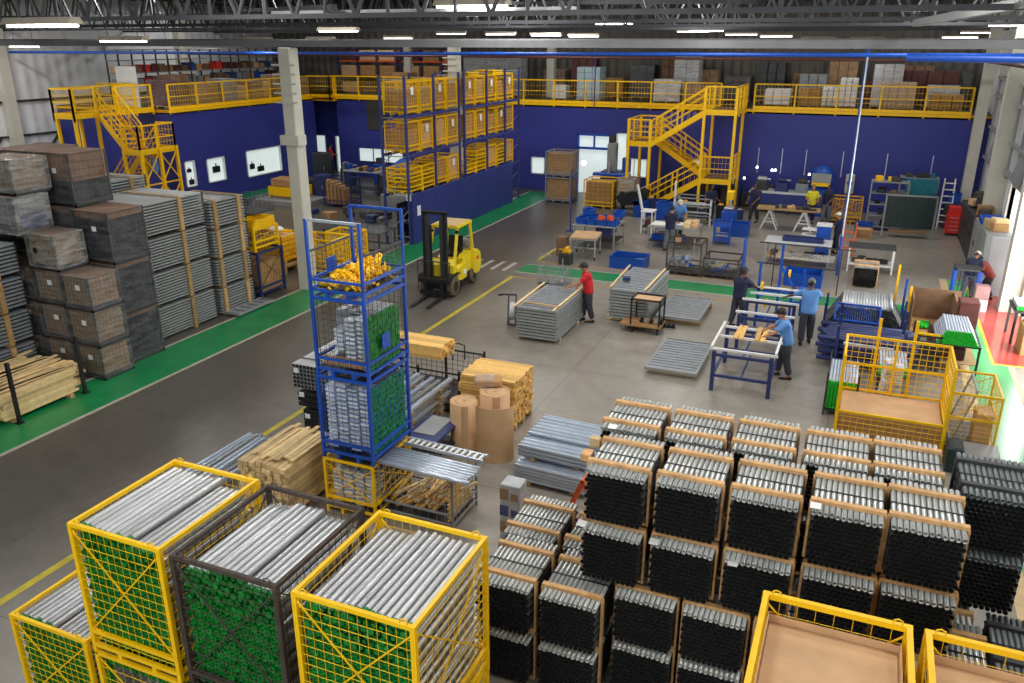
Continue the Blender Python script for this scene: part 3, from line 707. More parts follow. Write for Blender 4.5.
# ------------------------------------------------------------------ blue tower of wire cages
TX, TY = -7.33, 10.22
cage('wire_cage', 'yellow wire cage of zinc pieces at the foot of the blue tower', 1.0, 1.25, 1.04, loc=(TX, TY - 0.05, 0), nx=6, ny=7, nz=6, fr=0.045, wire=0.005, loops=False)
cage('wire_cage', 'blue wire cage packed full of zinc pieces, lowest blue one of the tower', 1.02, 1.28, 1.5, col='blue', loc=(TX, TY - 0.03, 1.05), nx=9, ny=10, nz=12, fr=0.05, wire=0.004, loops=False, diag=False)
cage('wire_cage', 'half filled blue wire cage in the middle of the blue tower', 1.02, 1.28, 1.34, col='blue', loc=(TX, TY, 2.55), nx=9, ny=10, nz=11, fr=0.05, wire=0.004, loops=False, diag=False, wcol='grey_dk')
cage('wire_cage', 'open blue wire cage with yellow pieces topping the blue tower', 1.02, 1.28, 1.24, col='blue', loc=(TX, TY, 3.89), nx=9, ny=10, nz=11, fr=0.045, wire=0.004, loops=False, diag=False, wcol='grey_dk', partial={'f': 0.34, 'l': 0.72, 'r': 0.72}, low=0.26, side_top=0.7)
# zinc pieces: short folded profiles with green plugs at the outer end
_pc = MB().box(-0.085, 0, 0, 0.085, 0.30, 0.036).box(-0.085, 0, 0.036, -0.07, 0.30, 0.044).box(0.07, 0, 0.036, 0.085, 0.30, 0.044).mesh('zinc_profile', 'steel_end')
_pcs = MB().box(-0.09, 0, 0, 0.09, 0.2, 0.03).mesh('zinc_profile', 'grey_dk')
def pieces(z0, z1, cols, lab, grp, keep, y0=0.07, skew=0.5):
    n = int((z1 - z0) / 0.078)
    for r in range(n):
        for c in range(4):
            if not keep(r, n, c): continue
            x = TX - 0.33 + 0.22 * c; z = z0 + 0.078 * r + (0.036 if c % 2 else 0)
            o = bpy.data.objects.new('zinc_profile', _pc); COL.objects.link(o); o.location = (x, TY + y0 + random.uniform(0, 0.02), z); o.rotation_euler = (0, random.uniform(-0.03, 0.03) if skew == 0.5 else random.uniform(-0.22, 0.22), random.uniform(-0.03, 0.03))
            tag(o, lab, 'profile', grp)
pieces(1.22, 2.42, 4, 'short zinc profile packed in the lowest blue tower cage', 'zinc profiles in the lowest blue cage', lambda r, n, c: True)
pieces(2.72, 3.62, 4, 'short zinc profile in the half filled blue tower cage', 'zinc profiles in the middle blue cage', lambda r, n, c: c >= 2 or (c == 1 and 2 < r < 8), y0=0.12)
pieces(0.16, 0.86, 4, 'short zinc profile in the yellow cage under the blue tower', 'zinc profiles in the yellow foot cage', lambda r, n, c: True, y0=0.07, skew=1)
for z0, z1, xa, lab in ((1.2, 2.42, -0.44, 'lowest'), (2.7, 3.55, -0.02, 'middle'), (0.14, 0.9, -0.44, 'foot')): one('profile_block', MB().bev(TX + xa, TY + 0.32, z0, TX + 0.41, TY + 1.1, z1, 0.02), 'grey_dk', 'inner mass of profiles in the %s tower cage, coloured dark as shaded gaps' % lab, 'profiles', kind='stuff')  # dark block behind the pieces puts the shade of the gaps into colour
for (z0, z1, m_, y1, lab) in ((1.2, 2.44, 'cap_green', 1.18, 'green ended profiles filling the right side of the lowest blue cage'), (2.7, 3.62, 'cap_green', 1.12, 'green ended profiles heaped at the right side of the middle blue cage')):
    mb = MB()
    for r in range(int((z1 - z0) / 0.06)):
        for c in range(int((y1 - 0.1) / 0.065)):
            yy = TY + 0.10 + 0.065 * c; zz = z0 + 0.06 * r
            if z0 > 2 and zz > 2.75 + 0.95 * math.sqrt(max(0, 1 - ((c * 0.065 - 0.45) / 0.75) ** 2)): continue
            s_ = random.uniform(-0.012, 0.012)
            mb.m = 0; mb.box(TX - 0.3 if c > 3 else TX + 0.36, yy, zz, TX + 0.44 + s_, yy + 0.055, zz + 0.05)
            mb.m = 1; mb.box(TX + 0.44 + s_, yy - 0.002, zz - 0.002, TX + 0.465 + s_, yy + 0.057, zz + 0.052)
    one('profile_heap', mb, ['steel', 'cap_green'], lab, 'profiles', kind='stuff')
one('hanging_plate', MB().bev(-0.006, 0, 0, 0.006, 0.24, 0.26, 0.002), 'blue', 'small blue label plate on the right side of the middle blue cage', 'plate', (TX + 0.525, TY + 0.42, 2.98))
mb = MB()
for k in range(16):
    mb.tube((TX - 0.42 + 0.05 * k, TY + 0.1, 2.72), (TX - 0.42 + 0.05 * k, TY + 0.16, 2.72 + 0.14), 0.02, 6)
one('cardboard_roll', mb, 'card', 'row of small brown cardboard tubes at the front of the middle blue cage', 'cardboard tubes', kind='stuff')
# yellow loose brackets in the top cage
yb = MB().box(-0.12, -0.03, 0, 0.12, 0.03, 0.02).box(-0.12, -0.03, 0, -0.10, 0.03, 0.09).box(0.10, -0.03, 0, 0.12, 0.03, 0.09).box(-0.02, -0.06, 0, 0.02, 0.06, 0.025).mesh('bracket', 'yellow')
for k in range(90):
    a = random.random(); b = random.random(); h = 0.14 * (1 - abs(2 * a - 1.0)) + 0.22 * b * (0.3 + a)
    o = ob('bracket', yb, loc=(TX - 0.36 + 0.72 * a, TY + 0.15 + 0.95 * b, 4.03 + h * random.random())); o.rotation_euler = (random.uniform(-1, 1), random.uniform(-1, 1), random.uniform(0, 6))
    tag(o, 'small yellow bracket in the loose heap on top of the blue tower', 'bracket', 'loose yellow brackets')
for k in range(30):
    o = ob('zinc_profile', _pc, loc=(TX - 0.3 + 0.6 * random.random(), TY + 0.08 + 0.8 * random.random(), 4.02)); o.rotation_euler = (random.uniform(-0.4, 0.4), 0, random.uniform(0, 6))
    o.data = _pcs; tag(o, 'short zinc profile under the yellow brackets on top of the blue tower', 'profile', 'zinc profiles in the top blue cage')
one('blue_plate', MB().box(0, 0, 0, 0.012, 0.26, 0.24), 'blue', 'blue sheet plate on the left side of the top tower cage', 'plate', (TX - 0.5, TY + 0.5, 4.15))

# ------------------------------------------------------------------ generic timber and section piles
def timber(name, label, x0, y0, z0, x1, y1, z1, nx, nz, axis, m='wood', jit=0.03, cat='timber stack', shell=True, gap=0.004):
    """boards running along axis, stacked nx wide and nz high"""
    t = thing(name, label, cat, (x0, y0, z0)); W, D, H = x1 - x0, y1 - y0, z1 - z0
    cnt = 0; restb = MB(); tw = (W if axis == 'y' else D); LL = (D if axis == 'y' else W)
    for k in range(nz):
        for i in range(nx):
            a = tw * i / nx + gap / 2; b = tw * (i + 1) / nx - gap / 2; c = H * k / nz + gap / 2; d = H * (k + 1) / nz - gap / 2
            j0 = random.uniform(0, jit); j1 = random.uniform(0, jit)
            mb = MB()
            if axis == 'y': mb.box(a, j0, c, b, LL - j1, d)
            else: mb.box(j0, a, c, LL - j1, b, d)
            outer = k == nz - 1 or (i in (0, nx - 1))
            if outer and cnt < 95: ob('board', mb, m, t); cnt += 1
            else:
                restb.add(mb.v, mb.f)
    if restb.v:
        o = ob('inner_boards', restb, m, t); o['kind'] = 'stuff'
    return t
timber('lumber_stack', 'big square stack of bright yellow pine boards right of the cardboard rolls', -7.3, 14.25, 0.1, -5.98, 15.3, 1.12, 9, 15, 'x', 'wood', 0.07, gap=0.012)
one('wooden_pallet', MB().box(-7.25, 14.3, 0, -6.0, 14.42, 0.1).box(-7.25, 14.7, 0, -6.0, 14.82, 0.1).box(-7.25, 15.1, 0, -6.0, 15.22, 0.1), 'wood2', 'wooden runners under the big yellow pine stack', 'pallet')
timber('lumber_stack', 'small bundle of pine boards lying on the black wire cart', -9.7, 14.9, 1.06, -7.98, 15.55, 1.36, 6, 4, 'x', 'wood', 0.1)
timber('lumber_stack', 'weathered square stack of short timber blocks left of the yellow foot cage', -9.15, 9.55, 0.12, -8.15, 11.05, 1.02, 9, 9, 'y', 'wood3', 0.10, gap=0.014)
for k in range(12):
    one('loose_board', MB().box(0, 0, 0, 0.075, 1.0 + 0.35 * random.random(), 0.03), 'wood3', 'loose weathered board lying across the short timber blocks', 'board', (-9.05 + 0.085 * (k % 6) + 0.4 * (k // 6), 9.7 + 0.2 * random.random(), 1.025 + 0.034 * (k // 6)), random.uniform(-0.03, 0.03), 'loose boards on the timber blocks')
one('wooden_pallet', MB().box(-9.1, 9.6, 0, -8.2, 9.72, 0.12).box(-9.1, 10.2, 0, -8.2, 10.32, 0.12).box(-9.1, 10.9, 0, -8.2, 11.02, 0.12), 'wood2', 'runners under the weathered timber blocks', 'pallet')
# galvanised sections on the floor, left of the timber blocks
for k in range(14):
    a = k % 7; b = k // 7
    one('steel_section', MB().box(0, 0, 0, 0.06, 2.2, 0.05).box(0, 0, 0.05, 0.01, 2.2, 0.07).box(0.05, 0, 0.05, 0.06, 2.2, 0.07), 'steel_lt' if k % 3 else 'steel', 'long bright steel section lying loose left of the timber blocks', 'steel section', (-10.75 + 0.13 * a, 9.35 + 0.3 * random.random() , 0.12 + 0.09 * b), random.uniform(-0.06, 0.05), 'loose steel sections by the yellow line')
for y in (9.8, 11.0): one('wooden_pallet', MB().box(-10.8, y, 0, -9.8, y + 0.1, 0.115), 'wood2', 'wood bearer under the %s ends of the loose steel sections' % ('near' if y < 10 else 'far'), 'bearer')
# black square tube packs left of the tower
for k, (z0, z1, dx, lab) in enumerate([(0.1, 0.62, 0.18, 'lowest pack of black square tubes left of the blue tower'), (0.68, 1.02, 0.08, 'middle pack of black square tubes left of the blue tower'), (1.08, 1.6, 0.0, 'top pack of black square tubes left of the blue tower')]):
    t = thing('square_tube_pack', lab, 'tube pack', (-10.1 + dx, 12.4, z0))
    n = int((z1 - z0) / 0.085); top = MB(); mb = MB()
    for r in range(n):
        for c in range(10):
            x = c * 0.088; z = r * (z1 - z0) / n
            mb.m = 0; mb.box(x, 0.0, z, x + 0.08, 2.0, z + 0.075)
            mb.m = 1; mb.add([(x + 0.008, -0.001, z + 0.008), (x + 0.072, -0.001, z + 0.008), (x + 0.072, -0.001, z + 0.067), (x + 0.008, -0.001, z + 0.067)], [(0, 1, 2, 3)])
    o = ob('square_tubes', mb, ['grey_dk' if k < 2 else 'steel', 'bore'], t); o['kind'] = 'stuff'
    ob('paper_label', MB().box(0.04, -0.012, (z1 - z0) * 0.62, 0.16, -0.004, (z1 - z0) * 0.62 + 0.1), 'paper', t)
    for y in (0.3, 1.6): ob('strap', MB().box(-0.01, y, (z1 - z0), 0.88, y + 0.03, (z1 - z0) + 0.01), 'black', t)
    one('wooden_pallet', MB().box(-10.1 + dx, 12.8, z0 - 0.055, -9.3 + dx, 12.9, z0 - 0.002).box(-10.1 + dx, 13.9, z0 - 0.055, -9.3 + dx, 14.0, z0 - 0.002), 'wood2', 'bearers under the %s black tube pack' % ('lowest', 'middle', 'top')[k], 'bearer')
# black wire cart
t = thing('wire_cart', 'black wire mesh cart with a handle behind the blue tower', 'cart', (-9.6, 14.5, 0))
ob('platform', MB().box(0, 0, 0.2, 2.2, 1.3, 0.25), 'black', t)
for (p, u) in (((0, 0, 0.25), (2.2, 0, 0)), ((0, 1.3, 0.25), (2.2, 0, 0)), ((2.2, 0, 0.25), (0, 1.3, 0)), ((0, 0, 0.25), (0, 1.3, 0))):
    g = MB().grid(p, u, (0, 0, 0.72), 16 if u[0] else 9, 6, 0.006)
    g.bar(Vector(p) + Vector((0, 0, 0.72)), Vector(p) + Vector(u) + Vector((0, 0, 0.72)), 0.03)
    ob('mesh_panel', g, 'black', t)
for x in (0, 1.2, 2.2):
    for y in (0, 1.3): ob('post', MB().box(x - 0.02, y - 0.02, 0.2, x + 0.02, y + 0.02, 1.05), 'black', t)
for x in (0.25, 1.95):
    for y in (0.2, 1.1): ob('wheel', MB().tube((x, y - 0.03, 0.1), (x, y + 0.03, 0.1), 0.1, 12), 'rubber', t)
ob('handle', MB().path([(1.6, 0.9, 0.9), (1.55, 1.0, 1.25), (1.7, 1.0, 1.28), (1.85, 1.0, 1.25), (1.9, 0.9, 0.95)], 0.018, 8), 'black', t)
# cardboard rolls
def roll(x, y, r, h, lab, mt='card'):
    t = thing('cardboard_roll', lab, 'cardboard roll', (x, y, 0))
    R = []; n = 24
    for q, z in ((r, 0), (r, h), (r * 0.93, h), (r * 0.93, h - 0.02), (r * 0.6, h - 0.015), (r * 0.6, h), (r * 0.3, h - 0.02), (r * 0.12, h - 0.02), (r * 0.12, h - 0.2)):
        R.append([(q * cos(2 * PI * i / n), q * sin(2 * PI * i / n), z) for i in range(n)])
    ob('outer_wrap', MB().rings(R), mt, t)
    ob('loose_edge', MB().prism([(r * cos(a) * k, r * sin(a) * k) for k, a in [(1.0, -1.3 + 0.1 * i) for i in range(6)]] + [(r * cos(a) * k, r * sin(a) * k) for k, a in [(1.03, -0.8 - 0.1 * i) for i in range(6)]], 'z', 0.02, h - 0.02), mt, t)
    return t
roll(-6.62, 13.15, 0.27, 1.08, 'tall brown cardboard roll standing nearest the dark table')
roll(-6.12, 13.52, 0.30, 1.22, 'second cardboard roll half hidden behind the first one')
t = thing('cardboard_sheet', 'curved corrugated cardboard sheet standing right of the rolls', 'cardboard', (-5.98, 13.15, 0))
mb = MB(); R0 = []; n = 14
pl = [(0.42 * cos(-2.2 + 2.3 * i / n), 0.34 * sin(-2.2 + 2.3 * i / n)) for i in range(n + 1)]; pi_ = [(x * 0.97, y * 0.97) for x, y in reversed(pl)]
ob('sheet', MB().prism(pl + pi_, 'z', 0, 1.15), 'card', t)
t = thing('wrapped_parcel', 'film wrapped brown parcel lying on the back cardboard roll', 'parcel', (-6.55, 13.5, 1.24), 0.4)
ob('parcel_body', MB().bev(0, 0, 0, 0.55, 0.35, 0.12, 0.03), 'card2', t); ob('film_wrap', MB().bev(-0.01, -0.01, -0.0, 0.4, 0.36, 0.135, 0.03), 'film_lt', t)
# sloping pile of profiles on wooden bearers
for k in range(5):
    z = 0.3 + 0.155 * k
    for c in range(6):
        one('steel_profile', MB().box(0, 0, 0, 0.07, 2.0, 0.04).box(0, 0, 0.04, 0.012, 2.0, 0.075).box(0.058, 0, 0.04, 0.07, 2.0, 0.075), 'steel_lt' if (c + k) % 2 else 'steel', 'grey profile in the layered pile between the tower and the rolls', 'profile', (-8.55 + 0.19 * c + 0.02 * k, 12.1 + random.uniform(0, 0.25), z), random.uniform(-0.02, 0.02), 'profiles layered on wooden bearers')
    for y in (12.5, 13.7): one('wood_bearer', MB().box(-8.6, y, z - 0.075, -7.42, y + 0.08, z - 0.003), 'wood2', 'wooden bearer between layers of grey profiles beside the tower', 'bearer', group='bearers in the profile pile')
for y in (12.5, 13.7): one('wood_bearer', MB().box(-8.6, y, 0, -7.42, y + 0.08, 0.22), 'wood2', 'thick wooden bearer at the foot of the grey profile pile', 'bearer', group='foot bearers of the profile pile')
t = thing('work_table', 'dark low table with a pale sheet left of the first cardboard roll', 'table', (-7.4, 12.1, 0))
ob('tabletop', MB().bev(0, 0, 0.6, 0.72, 1.05, 0.64, 0.01), 'blue_dk', t)
for x in (0.03, 0.66):
    for y in (0.03, 0.98): ob('leg', MB().box(x, y, 0, x + 0.05, y + 0.05, 0.6), 'blue_dk', t)
ob('shelf', MB().box(0.03, 0.03, 0.25, 0.7, 1.0, 0.27), 'grey_dk', t)
one('sheet_metal', MB().bev(0.05, 0.2, 0, 0.5, 1.0, 0.015, 0.005), 'grey_frame', 'thin grey sheet lying on the dark low table', 'metal sheet', (-7.35, 12.1, 0.641))
# steel cage with wood offcuts and long tubes on top
cage('wire_cage', 'bare steel wire cage of wood offcuts right of the tower foot', 1.42, 0.95, 1.04, col='grey_frame', loc=(-6.2, 10.42, 0), nx=9, ny=6, nz=5, fr=0.035, wire=0.005, loops=False, diag=False)
for k in range(26):
    a = random.random()
    o = one('wood_offcut', MB().box(0, 0, 0, 0.05, 0.62 + 0.2 * random.random(), 0.04), 'wood' if k % 2 else 'wood3', 'wooden offcut lying in the bare steel wire cage', 'offcut', (-6.75 + 1.0 * a, 10.5 + 0.1 * random.random(), 0.16 + 0.5 * random.random() * (0.4 + a * 0.6)), random.uniform(-0.5, 0.2), 'wood offcuts in the steel cage')
for k in range(11):
    o = one('wood_lath', MB().box(0, 0, 0, 0.04, 0.86, 0.03), 'wood', 'pale lath stacked at the right side inside the steel cage', 'lath', (-5.62 - 0.01 * (k % 2), 10.47, 0.14 + 0.075 * k), 0, 'laths at the side of the steel cage')
for k in range(7):
    one('steel_tube', MB().hollow((0, 0, 0), (1.78, 0, 0), 0.04 if k < 2 else 0.032, 0.03 if k < 2 else 0.024, 12, 0.2, True), 'steel_lt', 'long bright steel tube lying across the bare steel cage', 'tube', (-6.92 + random.uniform(-0.04, 0.04), 10.36 + 0.085 * k, 1.085 + (0.0 if k < 2 else 0.0)), -0.05, 'long tubes on top of the steel cage')
t = thing('aluminium_ladder', 'flat aluminium ladder lying behind the long tubes on the steel cage', 'ladder', (-6.75, 11.05, 1.075), -0.05)
for y in (0, 0.2): ob('side_rail', MB().bev(0, y, 0, 1.55, y + 0.03, 0.06, 0.004), 'steel_lt', t)
for k in range(13): ob('rung', MB().box(0.06 + 0.115 * k, 0.03, 0.02, 0.11 + 0.115 * k, 0.2, 0.05), 'white', t)
# flat steel packs
for k, (y0, z0, z1, n, lab) in enumerate([(12.3, 0.1, 0.42, 5, 'lower pack of pale blue grey steel sections lying on the floor'), (12.5, 0.5, 0.8, 4, 'upper pack of pale blue grey steel sections with a step in its top')]):
    t = thing('section_pack', lab, 'section pack', (-5.2, y0, z0), -0.05)
    for r in range(n):
        for c in range(9):
            yy = 0.14 * c
            if k == 1 and r == n - 1 and c < 3: continue
            dz = (z1 - z0) / n
            ob('steel_section', MB().box(random.uniform(-0.02, 0.03), yy, r * dz, 1.42, yy + 0.13, r * dz + dz * 0.45).box(0, yy, r * dz, 1.42, yy + 0.015, r * dz + dz * 0.85).box(0, yy + 0.115, r * dz, 1.42, yy + 0.13, r * dz + dz * 0.85), 'steel_lt', t)
    for x in (0.25, 1.1): one('wood_bearer', MB().box(0, 0, 0, 0.09, 1.2, 0.075), 'wood2', '%s wooden bearer under the %s pack of pale steel sections' % ('left' if x < 1 else 'right', 'lower' if k == 0 else 'upper'), 'bearer', (-5.2 + x, y0, z0 - 0.08))
# small parcel tower, orange truck handle, cardboard
t = thing('parcel_box', 'narrow grey printed carton wrapped in film beside the low tube bundles', 'carton', (-4.72, 10.6, 0))
ob('box_body', MB().bev(0, 0, 0, 0.34, 0.32, 1.0, 0.015), 'wall_sheet', t)
for k in range(3): ob('printed_band', MB().box(-0.002, -0.002, 0.12 + 0.3 * k, 0.15, 0.0, 0.32 + 0.3 * k).box(0.19, -0.002, 0.12 + 0.3 * k, 0.32, 0.0, 0.26 + 0.3 * k), 'blue_part' if k % 2 else 'card2', t)
ob('film_wrap', MB().bev(-0.01, -0.01, 0.0, 0.35, 0.33, 1.01, 0.02), 'film', t)
t = thing('rack_frame', 'orange triangular metal frame behind the low tube bundles', 'metal frame', (-3.9, 10.98, 0))
for a, b in (((0, 0, 0), (0.45, 0, 1.15)), ((0.9, 0, 0), (0.45, 0, 1.15)), ((0.12, 0, 0.4), (0.78, 0, 0.4)), ((0, 0.5, 0), (0.45, 0.5, 1.15)), ((0.9, 0.5, 0), (0.45, 0.5, 1.15)), ((0.45, 0, 1.12), (0.45, 0.5, 1.12))): ob('frame_bar', MB().bar(a, b, 0.05), 'orange', t)
one('cardboard_sheet', MB().bev(0, 0, 0, 0.75, 0.5, 0.08, 0.01), 'card', 'flat brown cardboard in front of the orange frame', 'cardboard', (-3.95, 10.42, 1.5) if False else (-4.25, 10.75, 0.0))
t = thing('wooden_block', 'wooden blocks jutting from the left of the first top tube bundle', 'wood block', (-2.74, 8.95, 2.86))
ob('block', MB().bev(0, 0, 0, 0.13, 0.1, 0.12, 0.005), 'wood3', t); ob('block', MB().bev(-0.02, -0.3, -0.05, 0.11, -0.12, 0.04, 0.005), 'batten', t)
# ------------------------------------------------------------------ cluster at the right
t = thing('wire_cage', 'open fronted yellow cage with a cardboard deck near the tall tube stack', 'wire cage', (0.15, 16.4, 0))
W, D = 1.95, 1.3
for x in (0, W):
    for y in (0, D): ob('post', MB().box(x - 0.03, y - 0.03, 0, x + 0.03, y + 0.03, 1.9), 'yellow', t)
ob('post', MB().box(W / 2 - 0.025, D - 0.025, 0.7, W / 2 + 0.025, D + 0.025, 1.9), 'yellow', t)
for z in (0.1, 0.68, 1.25, 1.87):
    f = MB().box(0, D - 0.02, z, W, D + 0.02, z + 0.05).box(-0.02, 0, z, 0.02, D, z + 0.05).box(W - 0.02, 0, z, W + 0.02, D, z + 0.05)
    if z < 1: f.box(0, -0.02, z, W, 0.02, z + 0.05)
    ob('rail', f, 'yellow', t)
ob('mesh_panel', MB().grid((0, D, 0.7), (W, 0, 0), (0, 0, 1.2), 15, 10, 0.008), 'yellow', t)
ob('mesh_panel', MB().grid((0, 0, 0.1), (0, D, 0), (0, 0, 1.78), 10, 12, 0.008), 'yellow', t)
ob('mesh_panel', MB().grid((W, 0, 0.1), (0, D, 0), (0, 0, 1.78), 10, 12, 0.008), 'yellow', t)
ob('mesh_panel', MB().grid((0, 0, 0.1), (W, 0, 0), (0, 0, 0.6), 15, 6, 0.006), 'yellow', t)
ob('deck', MB().bev(0.04, 0.04, 0.60, W - 0.04, D - 0.04, 0.67, 0.01), 'card', t)
ob('side_lining', MB().box(0.04, 0.03, 0.12, W - 0.04, 0.05, 0.6), 'card2', t)
for k, (x, y) in enumerate([(0.75, 17.95), (1.45, 18.05)]):
    one('yellow_post', MB().box(-0.03, -0.03, 0, 0.03, 0.03, 2.25), 'yellow', '%s slim yellow post behind the open fronted yellow cage' % ('left' if k == 0 else 'right'), 'post', (x, y, 0))
for k in range(26):
    c = k % 2; r = k // 2
    if c == 1 and r > 10: continue
    one('zinc_profile', MB().box(0, 0, 0, 0.17, 0.34, 0.035).box(0, 0, 0.035, 0.02, 0.34, 0.05), 'steel_end', 'short bright profile stacked behind the mesh of the open yellow cage', 'profile', (0.98 + 0.2 * c + random.uniform(-0.01, 0.01), 17.85 + 0.1 * c, 0.55 + 0.062 * r), 0.15, 'bright profiles behind the yellow cage')
one('stand_table', MB().box(0.9, 17.8, 0.5, 1.5, 18.3, 0.55).box(0.92, 17.82, 0, 0.97, 17.87, 0.5).box(1.43, 17.82, 0, 1.48, 17.87, 0.5).box(0.92, 18.22, 0, 0.97, 18.27, 0.5).box(1.43, 18.22, 0, 1.48, 18.27, 0.5), 'grey_dk', 'low grey stand carrying the bright profiles behind the yellow cage', 'stand')
# second cage with framed panes
t = cage('wire_cage', 'smaller yellow cage with leaning glass pane beside the glossy green floor', 0.9, 1.35, 1.25, loc=(2.62, 16.9, 0), nx=9, ny=12, nz=12, fr=0.04, wire=0.004, loops=False, diag=True, low=0.7)
t = thing('leaning_window', 'leaning framed glass pane inside the smaller yellow cage', 'glass pane', (2.30, 16.98, 0.14))
g = MB(); g.add([(0, 0, 0), (0.03, 0, 0), (0.33, 0, 1.15), (0.30, 0, 1.15), (0, 1.0, 0), (0.03, 1.0, 0), (0.33, 1.0, 1.15), (0.30, 1.0, 1.15)], [(0, 1, 2, 3), (7, 6, 5, 4), (1, 5, 6, 2), (4, 0, 3, 7), (3, 2, 6, 7), (0, 4, 5, 1)])
ob('pane', g, 'film_lt', t)
for a, b in (((0.01, 0, 0), (0.31, 0, 1.15)), ((0.31, 0, 1.15), (0.31, 1.0, 1.15)), ((0.31, 1.0, 1.15), (0.01, 1.0, 0)), ((0.01, 1.0, 0), (0.01, 0, 0))): ob('frame_bar', MB().bar(a, b, 0.035), 'grey_frame', t)
one('carton', MB().bev(0, 0, 0, 0.3, 0.5, 0.7, 0.01), 'card', 'tall brown carton in the smaller yellow cage', 'carton', (2.68, 17.0, 0.13))
one('wrapped_bundle', MB().sphere((0, 0, 0.16), 0.2, (0.6, 0.9, 0.85), 12, 8), 'film_lt', 'white crumpled film at the foot of the glass pane', 'film', (2.48, 17.3, 0.13))
one('dark_crate', MB().bev(0, 0, 0, 0.28, 0.5, 0.5, 0.02).box(0.03, 0.03, 0.5, 0.25, 0.47, 0.51), 'dkgreen', 'dark green box wedged between the two yellow cages', 'box', (2.16, 15.9, 0.0))
one('flat_sheet', MB().bev(0, 0, 0, 0.62, 0.7, 0.3, 0.01), 'grey_frame', 'grey flat topped block in front of the smaller yellow cage', 'block', (2.48, 16.1, 0))
# table of green ended tubes
t = thing('steel_table', 'grey steel table carrying the bright green tube ends', 'table', (2.2, 21.45, 0))
for x in (0, 0.95):
    for y in (0, 1.4): ob('leg', MB().box(x - 0.025, y - 0.025, 0, x + 0.025, y + 0.025, 0.72), 'grey_dk', t)
ob('table_frame', MB().box(-0.03, -0.03, 0.70, 0.98, 1.45, 0.74), 'grey_dk', t)
ob('shelf', MB().box(0, 0, 0.25, 0.95, 1.4, 0.27), 'wood2', t)
tp = MB().tube((0, 0.02, 0), (0, 1.4, 0), 0.03, 8).mesh('steel_tube', 'steel_lt'); tc_ = MB().tube((0, -0.03, 0), (0, 0.02, 0), 0.034, 8).mesh('end_cap', 'cap_bright')
def tubes(x0, y0, z0, n, rows, lab, grp, L=1.0, taper=1):
    for r in range(rows):
        for i in range(n - r * taper):
            o = ob('steel_tube', tp, loc=(x0 + 0.066 * i + 0.033 * r * taper, y0 + random.uniform(0, 0.03), z0 + 0.03 + 0.058 * r)); o.scale = (1, L, 1)
            tag(o, lab, 'tube', grp)
            ob('end_cap', tc_, parent=o)
tubes(2.22, 21.42, 0.74, 14, 6, 'bright tube with green end on the grey steel table', 'green ended tubes on the steel table')
one('maroon_box', MB().bev(0, 0, 0, 0.5, 0.5, 0.3, 0.02), 'maroon', 'maroon box on the lower shelf of the grey steel table', 'box', (2.4, 21.7, 0.28))
# crate of green ended tubes at left of yellow cage
t = thing('tube_crate', 'dark steel crate of green ended tubes left of the open yellow cage', 'crate', (-0.12, 17.7, 0))
for x in (0, 0.62):
    for y in (0, 1.5): ob('post', MB().box(x - 0.02, y - 0.02, 0, x + 0.02, y + 0.02, 1.0), 'grey_dk', t)
ob('base_plate', MB().box(0, 0, 0.1, 0.62, 1.5, 0.14), 'grey_dk', t)
ob('side_mesh', MB().grid((0, 0, 0.14), (0, 1.5, 0), (0, 0, 0.8), 8, 5, 0.006), 'grey_dk', t)
tubes(-0.07, 17.74, 0.16, 9, 11, 'grey tube with green end in the dark crate by the open yellow cage', 'green ended tubes in the dark crate', taper=0)
tubes(0.95, 19.35, 0.5, 9, 4, 'pale tube with green end lying behind the open yellow cage', 'green ended tubes behind the yellow cage', 0.8, 0)
one('stand_table', MB().box(0.9, 19.3, 0.44, 1.6, 20.6, 0.5).box(0.92, 19.32, 0, 0.97, 19.37, 0.44).box(1.53, 19.32, 0, 1.58, 19.37, 0.44).box(0.92, 20.5, 0, 0.97, 20.55, 0.44).box(1.53, 20.5, 0, 1.58, 20.55, 0.44), 'grey_dk', 'low dark stand under the pale green ended tubes', 'stand')
one('steel_tube', MB().bar((0, 0, 0), (1.1, -0.05, 0), 0.05), 'steel_lt', 'single bright square tube behind the open yellow cage', 'tube', (0.1, 19.9, 0.95))
# pile of navy square sections in racks
t = thing('section_rack', 'blue steel rack holding navy square sections and black tubes', 'rack', (-0.3, 20.6, 0))
for x in (0.25, 1.75):
    for y in (0, 1.0, 2.0): ob('post', MB().box(x - 0.035, y - 0.035, 0, x + 0.035, y + 0.035, 1.15), 'blue_dk', t)
    ob('rail', MB().box(x - 0.03, 0, 0.12, x + 0.03, 2.0, 0.2), 'blue_dk', t)
for k in range(34):
    y = 0.12 + 0.2 * (k % 9); z = 0.24 + 0.17 * (k // 9)
    o = one('square_section', MB().hollow((0, 0, 0), (2.15, 0, 0), 0.065, 0.055, 4, 0.3, True), 'blue_dk', 'navy square section lying across the blue steel rack', 'section', (-0.3 - 0.12 * random.random() + (0.0 if k % 3 else -0.15), 20.6 + y, z), random.uniform(-0.02, 0.02), 'navy sections in the blue rack')
t = thing('barred_grille', 'bright blue barred frame leaning on the navy sections', 'frame', (-0.2, 22.45, 0.72))
for a, b in (((0, 0, 0), (1.1, 0, 0)), ((0, 0.35, 0.35), (1.1, 0.35, 0.35)), ((0, 0, 0), (0, 0.35, 0.35)), ((1.1, 0, 0), (1.1, 0.35, 0.35))): ob('frame_bar', MB().bar(a, b, 0.045), 'blue', t)
ob('bars', MB().grid((0, 0, 0), (1.1, 0, 0), (0, 0.35, 0.35), 20, 1, 0.006), 'blue', t)
